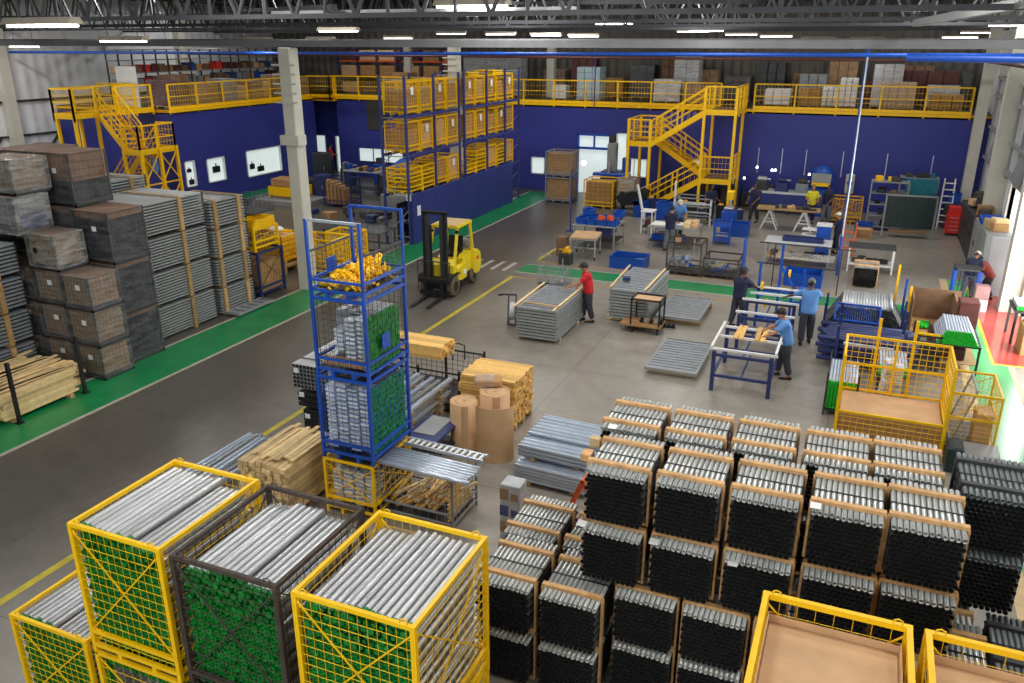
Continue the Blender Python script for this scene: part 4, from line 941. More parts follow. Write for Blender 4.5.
# heap of black tubes with grey tops
bt = MB().hollow((0, 0, 0), (0, 1.5, 0), 0.036, 0.03, 8, 0.2).mesh('round_tube', 'tube_dark'); bt2 = MB().hollow((0, 0, 0), (0, 1.5, 0), 0.036, 0.03, 8, 0.2).mesh('round_tube', 'steel')
for r in range(11):
    n = 27 - r
    for i in range(n):
        if r < 3 and 2 < i < n - 3 and r > 0: pass
        z = 0.3 + 0.064 * r + (0.05 if 15 < i < 19 and r == 10 else 0)
        o = ob('round_tube', bt2 if r == 10 else bt, loc=(-0.42 + 0.075 * i + 0.0375 * r, 23.05 + random.uniform(-0.03, 0.06) , z))
        tag(o, 'black ended round tube in the heap behind the navy sections', 'tube', 'round tubes behind the blue rack')
t = thing('tube_cradle', 'dark steel cradle under the heap of black ended tubes', 'cradle', (-0.5, 23.05, 0))
for y in (0.2, 1.2):
    ob('cradle_beam', MB().box(0, y, 0.18, 2.1, y + 0.08, 0.26), 'blue_dk', t)
    for x in (0, 2.05): ob('cradle_post', MB().box(x, y, 0, x + 0.06, y + 0.08, 0.9), 'blue_dk', t)
# black tube bundle on trolley near white table
bundle('small black tube bundle in front of the white table far right', (0.5, 28.6, 0.0), None, dark=False, fan=0.0)
# cardboard lined crate and maroon panel
t = thing('open_crate', 'open brown lined crate standing beyond the green tube table', 'crate', (1.75, 24.4, 0))
ob('back_panel', MB().box(0, 1.35, 0, 1.3, 1.38, 0.95), 'card3', t); ob('side_panel', MB().box(0, 0, 0, 0.03, 1.35, 0.95), 'card3', t)
ob('base', MB().box(0, 0, 0, 1.3, 1.38, 0.05), 'card2', t); ob('side_panel', MB().box(1.1, 0.1, 0, 1.13, 1.35, 0.9), 'card3', t)
for k in range(40):
    o = ob('plastic_cap', tc_, loc=(2.0 + 0.085 * (k % 9), 24.65 + 0.1 * (k // 9), 0.12 + 0.03 * random.random())); o.rotation_euler = (random.uniform(0, 3), 0, random.uniform(0, 3)); o.scale = (1.5, 1.5, 1.5)
    tag(o, 'loose bright green cap in the open brown crate', 'cap', 'loose green caps in the crate')
one('maroon_cabinet', MB().bev(0, 0, 0, 0.5, 0.55, 1.05, 0.02).box(0.02, -0.01, 0.1, 0.48, 0.0, 0.5).box(0.02, -0.01, 0.54, 0.48, 0.0, 0.98), 'maroon', 'tall maroon box beside the open brown crate', 'box', (2.88, 24.3, 0))
one('maroon_box', MB().bev(0, 0, 0, 0.35, 0.35, 0.5, 0.02), 'maroon', 'low maroon box in front of the open brown crate', 'box', (2.2, 23.7, 0))
for k, (x, y, h, m_, lab) in enumerate([(1.35, 26.0, 1.5, 'yellow', 'thin yellow post behind the black tube heap'), (1.55, 25.2, 1.3, 'blue', 'blue post left of the yellow trestle end'), (1.68, 24.9, 1.15, 'yellow', 'wide yellow post beside the open brown crate'), (2.85, 26.2, 0.8, 'yellow', 'short yellow post at the far side of the open crate')]):
    one('steel_post', MB().prism([(-0.03, -0.03), (0.03, -0.03), (0.03, 0.12 if k == 2 else 0.03), (-0.03, 0.12 if k == 2 else 0.03)], 'z', 0, h).box(-0.08, -0.08, 0, 0.08, 0.08, 0.02), m_, lab, 'post', (x, y, 0))
one('junk_trolley', MB().box(0, 0, 0.3, 0.6, 1.2, 0.35).box(0, 0, 0, 0.05, 0.05, 0.9).box(0.55, 0, 0, 0.6, 0.05, 0.9).box(0, 1.15, 0, 0.05, 1.2, 0.9).box(0.55, 1.15, 0, 0.6, 1.2, 0.9).box(0, 0, 0.85, 0.6, 0.04, 0.9).box(0.1, 0.1, 0.35, 0.5, 0.5, 0.6), 'grey_dk', 'dark trolley of parts right of the blue steel rack', 'trolley', (1.72, 21.4, 0))
one('yellow_bar', MB().bar((0, 0, 0), (0.55, 0, 0), 0.05), 'yellow', 'yellow bar across the dark parts trolley', 'bar', (1.72, 21.42, 0.93))
# ------------------------------------------------------------------ people
def skinmesh(name, V, E, mats, sub=2):
    me = bpy.data.meshes.new(name); me.from_pydata([v[0] for v in V], E, [])
    o = bpy.data.objects.new(name, me); COL.objects.link(o)
    m = o.modifiers.new('s', 'SKIN'); m.use_smooth_shade = True
    for i, v in enumerate(V):
        d = me.skin_vertices[0].data[i]; d.radius = (v[1], v[2]); d.use_root = (i == 0)
    s = o.modifiers.new('d', 'SUBSURF'); s.levels = sub; s.render_levels = sub
    dg = bpy.context.evaluated_depsgraph_get()
    r = bpy.data.meshes.new_from_object(o.evaluated_get(dg))
    bpy.data.objects.remove(o)
    r.name = name; r.materials.clear(); r.materials.append(M[mats])
    return r
def person(label, loc, rz, shirt='navy', pants='trouser', skin='skin', lean=0.0, arms='bent', hat=None, hatm='black', h=1.0, stride=0.12, look=0.3, vest=None, crouch=0.0, group=None):
    t = thing('person', label, 'person', loc, rz, group)
    hip = Vector((0, 0, 0.93 - crouch))
    def T(x, y, z):
        v = Vector((x, y, z - 0.93)); c, s_ = cos(lean), sin(lean)
        return hip + Vector((v.x, v.y * c - v.z * s_, v.z * c + v.y * s_))
    V = []; E = []
    def a(p, r, ry, par=None):
        V.append((p, r, ry)); i = len(V) - 1
        if par is not None: E.append((par, i))
        return i
    p0 = a(hip, 0.135, 0.10); w = a(T(0, 0, 1.08), 0.125, 0.09, p0); ch = a(T(0, 0, 1.27), 0.15, 0.10, w); uc = a(T(0, 0, 1.39), 0.12, 0.08, ch)
    nk = a(T(0, -0.005, 1.465), 0.05, 0.05, uc); a(T(0, -0.02 - 0.02 * look, 1.54), 0.055, 0.06, nk)
    pres = {'down': ((0.25, 0.02, 1.12), (0.26, -0.07, 0.88)), 'bent': ((0.25, -0.04, 1.12), (0.18, -0.30, 1.08)), 'low': ((0.24, -0.12, 1.14), (0.17, -0.34, 0.98)), 'out': ((0.40, -0.14, 1.26), (0.52, -0.36, 1.16)), 'reach': ((0.26, -0.24, 1.24), (0.22, -0.50, 1.16)), 'hip': ((0.33, 0.04, 1.16), (0.19, -0.02, 1.0))}
    al = arms if isinstance(arms, tuple) else (arms, arms)
    hands = []; arm_j = []
    for s, k in zip((-1, 1), al):
        el, wr = pres[k]
        if lean > 0.4:
            E1 = T(0.2 * s, 0, 1.37) + Vector((0.05 * s, -0.06, -0.25)); W1 = E1 + Vector((-0.03 * s, -0.16, -0.17))
        else: E1 = T(el[0] * s, el[1], el[2]); W1 = T(wr[0] * s, wr[1], wr[2])
        sh = a(T(0.17 * s, 0, 1.39), 0.06, 0.055, uc); e = a(E1, 0.042, 0.04, sh); w_ = a(W1, 0.026, 0.022, e)
        d = (W1 - E1).normalized(); pm = a(W1 + d * 0.06, 0.036, 0.018, w_)
        side = d.cross(Vector((0, 0, 1)))
        side = side.normalized() if side.length > 0.1 else Vector((1, 0, 0))
        for q, (off, ln) in enumerate(((-0.032, 0.062), (-0.011, 0.075), (0.011, 0.07), (0.032, 0.055))):
            f0 = a(W1 + d * 0.105 + side * off, 0.0085, 0.0085, pm); a(W1 + d * (0.105 + ln) + side * off * 1.15 + Vector((0, 0, -0.02)), 0.007, 0.007, f0)
        th = a(W1 + d * 0.055 + side * (-0.045 * s), 0.010, 0.010, pm); a(W1 + d * 0.095 + side * (-0.068 * s) + Vector((0, 0, -0.012)), 0.008, 0.008, th)
        arm_j.append((T(0.17 * s, 0, 1.39), E1))
    leg_j = []
    for s in (-1, 1):
        fy = stride * s
        hp = hip + Vector((0.09 * s, 0, -0.05)); an = Vector((0.11 * s, fy, 0.085)); kn = (hp + an) / 2 + Vector((0, -0.04 - crouch * 0.6, 0.0))
        i = a(hp, 0.09, 0.09, p0); j = a(kn, 0.058, 0.06, i); k = a(an, 0.038, 0.042, j)
        a(an + Vector((0.01 * s, -0.13, -0.05)), 0.036, 0.026, k); leg_j.append((hp, kn, an))
    bm_ = skinmesh('person', V, E, skin)
    # head joined to the body mesh
    hc = T(0, -0.03 - 0.03 * look, 1.61)
    hb = MB(); hb.sphere((0, 0, 0), 0.1, (0.76, 0.95, 1.18), 16, 12)
    hb.add([(-0.016, -0.088, -0.01), (0.016, -0.088, -0.01), (0, -0.118, -0.018), (0, -0.09, 0.03)], [(0, 1, 2), (1, 3, 2), (3, 0, 2)], True)
    for s in (-1, 1): hb.sphere((0.076 * s, 0.005, -0.005), 0.024, (0.45, 0.8, 1.25), 8, 6)
    hb.sphere((0, -0.07, -0.075), 0.032, (1.0, 0.7, 0.7), 8, 6)
    hb.sphere((0, -0.087, -0.048), 0.018, (1.2, 0.5, 0.35), 8, 4)
    ang = lean * 0.7 + 0.25 * look
    hb.xf(Matrix.Translation(hc) @ Matrix.Rotation(ang, 4, 'X'))
    nb = MB(); nb.v = [tuple(v.co) for v in bm_.vertices]; nb.f = [tuple(p.vertices) for p in bm_.polygons]; nb.mi = [0] * len(nb.f); nb.sm = [True] * len(nb.f)
    nb.add(hb.v, hb.f, True)
    ob('body', nb, skin, t)
    eyes = MB()
    for s in (-1, 1):
        e_ = MB().sphere((0.03 * s, -0.086, 0.008), 0.011, (1, 0.6, 0.7), 8, 5); e_.xf(Matrix.Translation(hc) @ Matrix.Rotation(ang, 4, 'X')); ob('eye', e_, 'hair', t)
    hr = MB().sphere((0, 0.012, 0.012), 0.108, (0.80, 0.95, 1.14), 16, 8, z0=-0.15)
    hr.xf(Matrix.Translation(hc) @ Matrix.Rotation(ang - 0.25, 4, 'X')); ob('hair', hr, 'hair', t)
    if hat:
        c = MB().sphere((0, 0.0, 0.03), 0.118, (0.82, 0.95, 1.0), 16, 8, z0=0.0)
        c.prism([(0.075 * cos(PI + PI * i / 8), -0.06 + 0.115 * sin(PI + PI * i / 8)) for i in range(9)], 'z', 0.028, 0.036)
        c.xf(Matrix.Translation(hc) @ Matrix.Rotation(ang - 0.1, 4, 'X')); ob('cap' if hat == 'cap' else 'helmet', c, hatm, t)
    V = []; E = []
    p0 = a(T(0, 0, 0.80), 0.19, 0.145); p1 = a(T(0, 0, 0.92), 0.20, 0.15, p0); w = a(T(0, 0, 1.08), 0.20, 0.15, p1); ch = a(T(0, 0, 1.27), 0.225, 0.16, w); uc = a(T(0, 0, 1.395), 0.18, 0.12, ch); a(T(0, 0, 1.46), 0.08, 0.08, uc)
    for (S_, E1) in arm_j:
        i = a(S_, 0.09, 0.085, uc); j = a(S_.lerp(E1, 0.5), 0.078, 0.074, i); a(S_.lerp(E1, 0.85), 0.07, 0.066, j)
    ob('shirt', skinmesh('shirt', V, E, shirt), shirt, t)
    if vest:
        V = []; E = []
        p0 = a(T(0, 0, 1.0), 0.22, 0.17); ch = a(T(0, 0, 1.25), 0.24, 0.175, p0); a(T(0, 0, 1.38), 0.2, 0.14, ch)
        ob('vest', skinmesh('vest', V, E, vest), vest, t)
    V = []; E = []
    p1 = a(hip + Vector((0, 0, 0.1)), 0.14, 0.11); p0 = a(hip + Vector((0, 0, 0.0)), 0.155, 0.125, p1)
    for (hp, kn, an) in leg_j:
        i = a(hp, 0.125, 0.125, p0); j = a(kn, 0.095, 0.098, i); a(an + Vector((0, 0, 0.02)), 0.075, 0.08, j)
    ob('trousers', skinmesh('trousers', V, E, pants), pants, t)
    for (hp, kn, an) in leg_j:
        s_ = MB(); y0, x0 = an.y, an.x; R = []
        for yy, wd, ht in ((0.06, 0.032, 0.06), (0.02, 0.042, 0.085), (-0.06, 0.045, 0.075), (-0.13, 0.048, 0.055), (-0.19, 0.038, 0.04), (-0.21, 0.02, 0.028)):
            R.append([(x0 + wd * cos(2 * PI * i / 10), y0 + yy, max(0.0, ht * 0.5 + ht * 0.55 * sin(2 * PI * i / 10))) for i in range(10)])
        s_.rings(R); ob('shoe', s_, 'shoe', t)
    t.scale = (h * 1.06, h * 1.06, h)
    return t
person('man in a red shirt and black cap standing between the grey panel stacks', (-6.85, 21.75, 0), -1.2, 'redcloth', 'trouser', lean=0.15, arms=('low', 'reach'), hat='cap', h=1.02)
person('man in a dark navy shirt and black cap working at the blue assembly frame', (-2.78, 22.95, 0), 2.6, 'navy', 'trouser', 'skin_dk', lean=0.12, arms=('reach', 'low'), hat='cap')
person('man in a light blue shirt seen from behind with one arm stretched out', (-0.86, 22.2, 0), 3.3, 'ltblue', 'trouser', 'skin_dk', lean=0.1, arms=('reach', 'out'), hat='cap', hatm='denim', h=1.04)
person('man in a light blue shirt and black cap bent over the nearest trestle frame', (-1.15, 19.55, 0), -1.45, 'ltblue', 'trouser', 'skin', lean=0.22, arms='reach', hat='cap', h=1.02)
person('person in a navy top and grey trousers at the parts table', (-6.62, 31.2, 0), 2.9, 'navy', 'denim', lean=0.1, arms='bent')
person('man in a light blue shirt bending over the far side of the parts table', (-6.75, 33.3, 0), 0.3, 'ltblue', 'trouser', lean=0.55, arms='reach', hat='cap', hatm='cream', h=1.05)
person('distant person in a red shirt standing before the far left doorways', (-30.4, 42.9, 0), 2.4, 'redcloth', 'navy', arms='bent')
person('person in a yellow safety vest beside the blue grinding machine', (-1.95, 38.6, 0), 0.2, 'yelcloth', 'navy', arms='bent', vest='yelcloth')
person('person in a dark navy shirt next to the yellow vested worker', (-1.3, 38.8, 0), -0.4, 'navy', 'denim', 'skin_dk', arms='low')
person('small person in a grey helmet and navy clothes beside the vertical air pole', (-0.62, 33.3, 0), -1.8, 'navy', 'navy', arms='low', hat='helmet', hatm='white', h=0.9)
person('worker in a white cap bending at the blue stand near the right wall cabinets', (3.5, 28.6, 0), 2.7, 'navy', 'denim', lean=0.5, arms='reach', hat='cap', hatm='cream', h=0.9)
person('person in a dusty red top crouching by the bright doorway', (4.12, 28.9, 0), -1.7, 'pinkred', 'trouser', 'skin_dk', lean=0.6, arms='reach', h=0.9, crouch=0.12)
person('dark dressed person standing at the far left end of the trestle bench', (-4.3, 37.9, 0), -0.4, 'navy', 'trouser', 'skin_dk', arms='low')
person('person in navy beside the blue drilling machine', (-6.1, 36.9, 0), 0.8, 'navy', 'navy', 'skin_dk', arms='bent')

# ------------------------------------------------------------------ forklift
t = thing('forklift', 'yellow forklift truck with a tall black mast parked by the green walkway', 'forklift', (-12.1, 23.25, 0), 0.06)
def P_(n, mb, m, par=t): return ob(n, mb, m, par)
P_('chassis', MB().prism([(-1.0, 0.25), (-1.0, 0.62), (-0.55, 0.62), (-0.5, 0.45), (0.3, 0.45), (0.45, 0.55), (1.15, 0.55), (1.25, 0.3), (0.9, 0.2), (-0.9, 0.2)], 'x', -0.42, 0.42), 'black')
P_('side_panel', MB().prism([(-0.62, 0.5), (-0.62, 0.86), (-0.35, 0.92), (0.1, 0.92), (0.1, 0.42), (-0.4, 0.42)], 'x', -0.56, -0.42), 'truck_yellow')
P_('side_panel', MB().prism([(-0.62, 0.5), (-0.62, 0.86), (-0.35, 0.92), (0.1, 0.92), (0.1, 0.42), (-0.4, 0.42)], 'x', 0.42, 0.56), 'truck_yellow')
P_('hood', MB().prism([(0.05, 0.5), (0.05, 1.02), (0.2, 1.12), (0.8, 1.12), (0.95, 1.0), (0.95, 0.5)], 'x', -0.44, 0.44), 'truck_yellow')
P_('counterweight', MB().prism([(0.75, 0.42), (0.75, 1.14), (1.1, 1.12), (1.34, 0.95), (1.38, 0.5), (1.25, 0.32), (0.85, 0.32)], 'x', -0.55, 0.55), 'truck_yellow')
P_('side_label', MB().box(0.56, 0.95, 0.78, 0.562, 1.15, 0.9), 'orange')
P_('side_label', MB().box(0.562, -0.2, 0.55, 0.564, 0.02, 0.72), 'paper')
P_('front_panel', MB().prism([(-0.85, 0.5), (-0.85, 1.0), (-0.7, 1.15), (-0.6, 1.15), (-0.6, 0.5)], 'x', -0.5, 0.5), 'truck_yellow')
P_('seat', MB().bev(-0.25, 0.05, 1.05, 0.25, 0.5, 1.18, 0.04).prism([(0.42, 1.15), (0.52, 1.65), (0.6, 1.65), (0.55, 1.15)], 'x', -0.24, 0.24), 'black')
sw = MB(); n = 16
sw.path([(0.17 * cos(2 * PI * i / n), -0.42 + 0.15 * sin(2 * PI * i / n), 1.33 + 0.08 * sin(2 * PI * i / n)) for i in range(n + 1)], 0.014, 6)
sw.tube((0, -0.6, 1.0), (0, -0.42, 1.33), 0.02, 6); P_('steering_wheel', sw, 'black')
P_('gas_cylinder', MB().tube((-0.35, 0.95, 1.32), (0.35, 0.95, 1.32), 0.16, 14).box(-0.2, 0.8, 1.13, -0.15, 1.1, 1.2).box(0.15, 0.8, 1.13, 0.2, 1.1, 1.2), 'grey_frame')
for s in (-1, 1):
    P_('guard_post', MB().bar((0.46 * s, -0.66, 1.05), (0.42 * s, -0.28, 2.12), 0.08), 'truck_yellow')
    P_('guard_post', MB().bar((0.46 * s, 0.85, 1.1), (0.42 * s, 0.72, 2.12), 0.08), 'truck_yellow')
g = MB().box(-0.47, -0.36, 2.08, -0.39, 0.8, 2.16).box(0.39, -0.36, 2.08, 0.47, 0.8, 2.16).box(-0.39, -0.36, 2.08, 0.39, -0.28, 2.16).box(-0.39, 0.72, 2.08, 0.39, 0.8, 2.16)
for k in range(6): g.box(-0.39, -0.2 + 0.155 * k, 2.10, 0.39, -0.15 + 0.155 * k, 2.14)
P_('guard_roof', g, 'truck_yellow')
P_('roof_cover', MB().bev(-0.4, -0.3, 2.162, 0.4, 0.76, 2.18, 0.004), 'wood3')
P_('work_lamp', MB().tube((0.44, -0.4, 1.98), (0.44, -0.33, 1.98), 0.06, 10), 'black'); P_('work_lamp', MB().tube((-0.44, -0.4, 1.98), (-0.44, -0.33, 1.98), 0.06, 10), 'black')
for s in (-1, 1):
    P_('mast_rail', MB().box(0.34 * s - 0.06, -1.14, 0.08, 0.34 * s + 0.06, -1.0, 2.72), 'black')
    P_('mast_rail', MB().box(0.24 * s - 0.05, -1.17, 0.1, 0.24 * s + 0.05, -1.05, 2.60), 'grey_dk')
    P_('lift_cylinder', MB().tube((0.17 * s, -1.02, 0.15), (0.17 * s, -1.02, 2.3), 0.035, 10), 'black')
P_('mast_crossbar', MB().box(-0.42, -1.14, 2.66, 0.42, -1.0, 2.75), 'black'); P_('mast_crossbar', MB().box(-0.38, -1.1, 0.5, 0.38, -1.03, 0.6), 'black')
P_('carriage', MB().box(-0.5, -1.28, 0.12, 0.5, -1.18, 0.24).box(-0.5, -1.28, 0.5, 0.5, -1.18, 0.6).box(-0.3, -1.24, 0.2, -0.2, -1.18, 0.55).box(0.2, -1.24, 0.2, 0.3, -1.18, 0.55), 'black')
g = MB().bar((-0.55, -1.26, 0.2), (-0.55, -1.26, 1.2), 0.022).bar((0.55, -1.26, 0.2), (0.55, -1.26, 1.2), 0.022).bar((-0.57, -1.26, 1.2), (0.57, -1.26, 1.2), 0.025).bar((-0.55, -1.26, 0.65), (0.55, -1.26, 0.65), 0.022)
for k in range(1, 6): g.bar((-0.55 + 1.1 * k / 6, -1.26, 0.65), (-0.55 + 1.1 * k / 6, -1.26, 1.2), 0.014)
P_('load_backrest', g, 'brown_frame')
for s in (-1, 1): P_('fork', MB().box(0.27 * s - 0.06, -1.32, 0.04, 0.27 * s + 0.06, -1.27, 0.62).prism([(-1.27, 0.04), (-1.27, 0.09), (-2.35, 0.055), (-2.42, 0.04)], 'x', 0.27 * s - 0.06, 0.27 * s + 0.06), 'black')
def wheel(x, y, r, w_):
    o = P_('wheel', MB().rings([[(x + dx, y + q * cos(2 * PI * i / 20), r + q * sin(2 * PI * i / 20)) for i in range(20)] for dx, q in ((-w_ / 2, r * 0.6), (-w_ / 2, r * 0.9), (-w_ * 0.35, r), (w_ * 0.35, r), (w_ / 2, r * 0.9), (w_ / 2, r * 0.6))]), 'tread')
    ob('hub', MB().tube((x - w_ / 2 - 0.01, y, r), (x + w_ / 2 + 0.01, y, r), r * 0.5, 14), 'rubber', o)
for s in (-1, 1): wheel(0.46 * s, -0.82, 0.34, 0.2); wheel(0.44 * s, 0.85, 0.27, 0.17)
P_('fender', MB().prism([(-1.22, 0.5), (-1.15, 0.74), (-0.5, 0.74), (-0.45, 0.6), (-0.5, 0.68), (-1.1, 0.68)], 'x', -0.57, -0.36), 'black'); P_('fender', MB().prism([(-1.22, 0.5), (-1.15, 0.74), (-0.5, 0.74), (-0.45, 0.6), (-0.5, 0.68), (-1.1, 0.68)], 'x', 0.36, 0.57), 'black')

# ------------------------------------------------------------------ grey slatted panels on the open floor
def panel_mesh(W, D, n, th=0.075):
    f = MB().box(0, 0, 0, 0.05, D, th).box(W - 0.05, 0, 0, W, D, th).box(0.05, 0, 0, W - 0.05, 0.04, th).box(0.05, D - 0.04, 0, W - 0.05, D, th)
    s = MB()
    for k in range(n):
        y = 0.06 + (D - 0.12) * k / n; s.box(0.05, y, th * 0.35, W - 0.05, y + (D - 0.12) / n * 0.72, th * 0.9)
    return f.mesh('frame', 'grey_frame'), s.mesh('slats', 'grey_panel')
def panel(W, D, n, loc, lab, grp, rz=0, th=0.075, ms={}):
    k = (W, D, n, th)
    if k not in ms: ms[k] = panel_mesh(W, D, n, th)
    t = thing('slatted_panel', lab, 'panel', loc, rz, grp); ob('frame', ms[k][0], parent=t); ob('slats', ms[k][1], parent=t); return t
for k in range(10): panel(1.15, 2.35, 12, (-8.15 + random.uniform(-0.01, 0.01), 19.5, 0.1 + 0.087 * k), 'grey slatted panel in the stack left of the man in red', 'grey panels stacked left of the man in red', th=0.062)
for k in range(10): panel(1.15, 2.6, 12, (-6.3 + random.uniform(-0.01, 0.01), 22.0, 0.12 + 0.09 * k), 'grey slatted panel in the stack right of the man in red', 'grey panels stacked right of the man in red', th=0.064)
for (x, y) in ((-8.1, 19.8), (-8.1, 21.3)): one('wood_bearer', MB().box(0, 0, 0, 1.1, 0.1, 0.098), 'wood3', '%s wooden bearer under the panel stack left of the man in red' % ('near' if y < 20 else 'far'), 'bearer', (x, y, 0))
for (x, y) in ((-6.4, 22.2), (-6.4, 24.1)): one('wood_bearer', MB().box(0, 0, 0, 1.3, 0.1, 0.118), 'wood3', '%s wooden bearer under the panel stack right of the man in red' % ('near' if y < 23 else 'far'), 'bearer', (x, y, 0))
for k, (x, y, z, L, r, lab) in enumerate([(-8.22, 19.35, 0.972, 2.5, 0.02, 'pale lath along the left edge of the panel stack left of the red shirt'), (-7.1, 19.4, 0.972, 2.4, 0.0, 'pale lath along the right edge of the panel stack left of the red shirt'), (-6.3, 22.0, 1.025, 2.6, 0.05, 'lath on the left edge of the panel stack behind the small trolley'), (-5.3, 22.0, 1.025, 2.6, 0.0, 'lath on the right edge of the panel stack behind the small trolley')]):
    one('wood_lath', MB().box(0, 0, 0, 0.05, L, 0.03), 'wood3', lab, 'lath', (x, y, z), r)
one('wood_lath', MB().box(0, 0, 0, 1.1, 0.06, 0.03), 'card', 'brown strip lying across the near end of the left panel stack', 'lath', (-8.1, 19.75, 1.003), -0.06)
one('tool_box', MB().bev(0, 0, 0, 0.22, 0.14, 0.12, 0.02), 'blue_dk', 'small dark tool on the left edge of the far panel stack', 'tool', (-6.15, 22.8, 1.03))
panel(1.25, 2.2, 11, (-5.0, 22.4, 0.15), 'grey slatted panel lying alone on bearers right of the small trolley', None, th=0.09)
for y in (22.6, 24.3): one('wooden_pallet', MB().box(0, 0, 0, 1.3, 0.1, 0.148), 'wood2', '%s bearer under the lone panel right of the trolley' % ('near' if y < 23 else 'far'), 'bearer', (-5.02, y, 0))
t = panel(1.28, 2.3, 12, (-4.32, 18.45, 0.13), 'grey slatted panel lying flat on open floor nearest the tube stack', None, th=0.06)
for y in (18.7, 20.3): one('wood_bearer', MB().box(0, 0, 0, 1.2, 0.08, 0.128), 'wood3', '%s bearer under the panel nearest the tube stack' % ('near' if y < 19 else 'far'), 'bearer', (-4.28, y, 0))
# small trolley
t = thing('trolley', 'small dark two deck trolley with brown boards beside the far panel stack', 'trolley', (-5.45, 21.3, 0))
for x in (0, 0.8):
    for y in (0, 0.6): ob('post', MB().box(x - 0.02, y - 0.02, 0.12, x + 0.02, y + 0.02, 1.0), 'black', t)
ob('top_frame', MB().box(-0.02, -0.02, 0.96, 0.82, 0.02, 1.0).box(-0.02, 0.58, 0.96, 0.82, 0.62, 1.0).box(-0.02, 0, 0.96, 0.02, 0.6, 1.0).box(0.78, 0, 0.96, 0.82, 0.6, 1.0), 'black', t)
ob('top_board', MB().box(0.02, 0.02, 0.93, 0.78, 0.58, 0.955), 'card', t)
ob('lower_deck', MB().box(-0.3, -0.05, 0.2, 0.85, 0.65, 0.25), 'card2', t)
for x in (0.05, 0.75):
    for y in (0.05, 0.55): ob('wheel', MB().tube((x - 0.02, y, 0.08), (x + 0.02, y, 0.08), 0.08, 12), 'rubber', t)
for k in range(5): one('machine_part', MB().tube((0, 0, 0), (0, 0.14, 0), 0.05, 10).box(-0.03, 0.03, 0.04, 0.03, 0.1, 0.09), 'steel' if k % 2 else 'black', 'small machine part on the lower deck of the dark trolley', 'part', (-5.2 + 0.14 * k, 21.5, 0.30), 0, 'machine parts on the dark trolley')
for k in range(6): one('machine_part', MB().tube((0, 0, 0.08), (0.08, 0, 0.08), 0.08, 10).box(-0.02, -0.03, 0, 0.1, 0.03, 0.05), 'black', 'small black roller beside the far panel stack', 'roller', (-5.1 + 0.13 * k, 22.1, 0.0), 0, 'black rollers by the far panel stack')
# pallet truck left of near stack
t = thing('strapping_cart', 'small grey strapping cart left of the near panel stack', 'cart', (-8.75, 20.6, 0), 0.3)
ob('reel', MB().tube((-0.05, 0, 0.42), (0.07, 0, 0.42), 0.26, 18), 'wall_sheet', t)
ob('frame', MB().bar((-0.1, -0.3, 0.1), (-0.1, 0.0, 0.9), 0.04).bar((0.12, -0.3, 0.1), (0.12, 0.0, 0.9), 0.04).bar((-0.1, -0.3, 0.1), (0.12, -0.3, 0.1), 0.04).bar((-0.1, 0.25, 0.1), (-0.1, -0.3, 0.1), 0.04).bar((-0.3, 0, 0.9), (0.12, 0, 0.9), 0.04).bar((0.12, 0.25, 0.1), (0.12, -0.3, 0.1), 0.04), 'grey_dk', t)
for x in (-0.14, 0.16): ob('wheel', MB().tube((x - 0.02, 0.2, 0.08), (x + 0.02, 0.2, 0.08), 0.08, 12), 'rubber', t)
ob('grip', MB().tube((-0.4, 0, 0.88), (-0.25, 0, 0.9), 0.03, 8), 'black', t)
# mesh trolley on the walkway
cage('mesh_trolley', 'small grey mesh trolley on wheels at the end of the crossing green strip', 0.95, 0.7, 0.62, col='grey_frame', cat='trolley', loc=(-9.0, 24.4, 0.0), nx=9, ny=7, nz=6, fr=0.025, wire=0.004, loops=False, diag=False, low=0.2)
one('trolley_push_bar', MB().bar((-0.45, 0, 0), (-0.45, 0, 0.5), 0.03).bar((0.4, 0, 0), (0.4, 0, 0.45), 0.03).bar((-0.45, 0, 0.5), (0.0, 0, 0.5), 0.02), 'grey_frame', 'raised handle posts of the small mesh trolley', 'handle', (-9.0, 24.42, 0.62))
for k in range(14): one('metal_bracket', MB().box(0, 0, 0, 0.16, 0.1, 0.05).box(0, 0, 0.05, 0.02, 0.1, 0.12), 'steel', 'loose grey bracket in the small mesh trolley', 'bracket', (-9.38 + 0.1 * (k % 7), 24.5 + 0.22 * (k // 7), 0.13 + 0.06 * random.random()), random.uniform(0, 3), 'brackets in the mesh trolley')
# trestle frame tables
def trestle(name, lab, x0, y0, W, D, H, col, wood, extra):
    t = thing(name, lab, 'frame table', (x0, y0, 0))
    for x in (0, W):
        for y in (0, D): ob('leg', MB().box(x - 0.045, y - 0.045, 0, x + 0.045, y + 0.045, H), col, t)
        ob('side_rail', MB().box(x - 0.03, 0.04, 0.35, x + 0.03, D - 0.04, 0.41), col, t)
    for z in (0.35, H - 0.12): ob('cross_rail', MB().box(0.04, -0.03, z, W - 0.04, 0.03, z + 0.06).box(0.04, D - 0.03, z, W - 0.04, D + 0.03, z + 0.06).box(W / 2 - 0.02, 0, z, W / 2 + 0.02, D, z + 0.03), col, t)
    for y in extra: ob('white_bar', MB().box(-0.12, y, H, W + 0.12, y + 0.06, H + 0.05), 'white', t)
    return t
trestle('frame_table', 'navy frame table with white bars and yellow boards, nearest the tube stack', -2.62, 18.1, 1.28, 1.9, 0.98, 'blue_dk', True, (0.05, 1.0, 1.75))
one('white_rail', MB().bar((0, 0, 0), (0, 1.9, 0), 0.05), 'white', 'white rail along the left side of the nearest frame table', 'rail', (-2.7, 18.15, 1.06)); one('white_rail', MB().bar((0, 0, 0), (0, 1.9, 0), 0.05), 'white', 'white rail along the right side of the nearest frame table', 'rail', (-1.27, 18.15, 1.06))
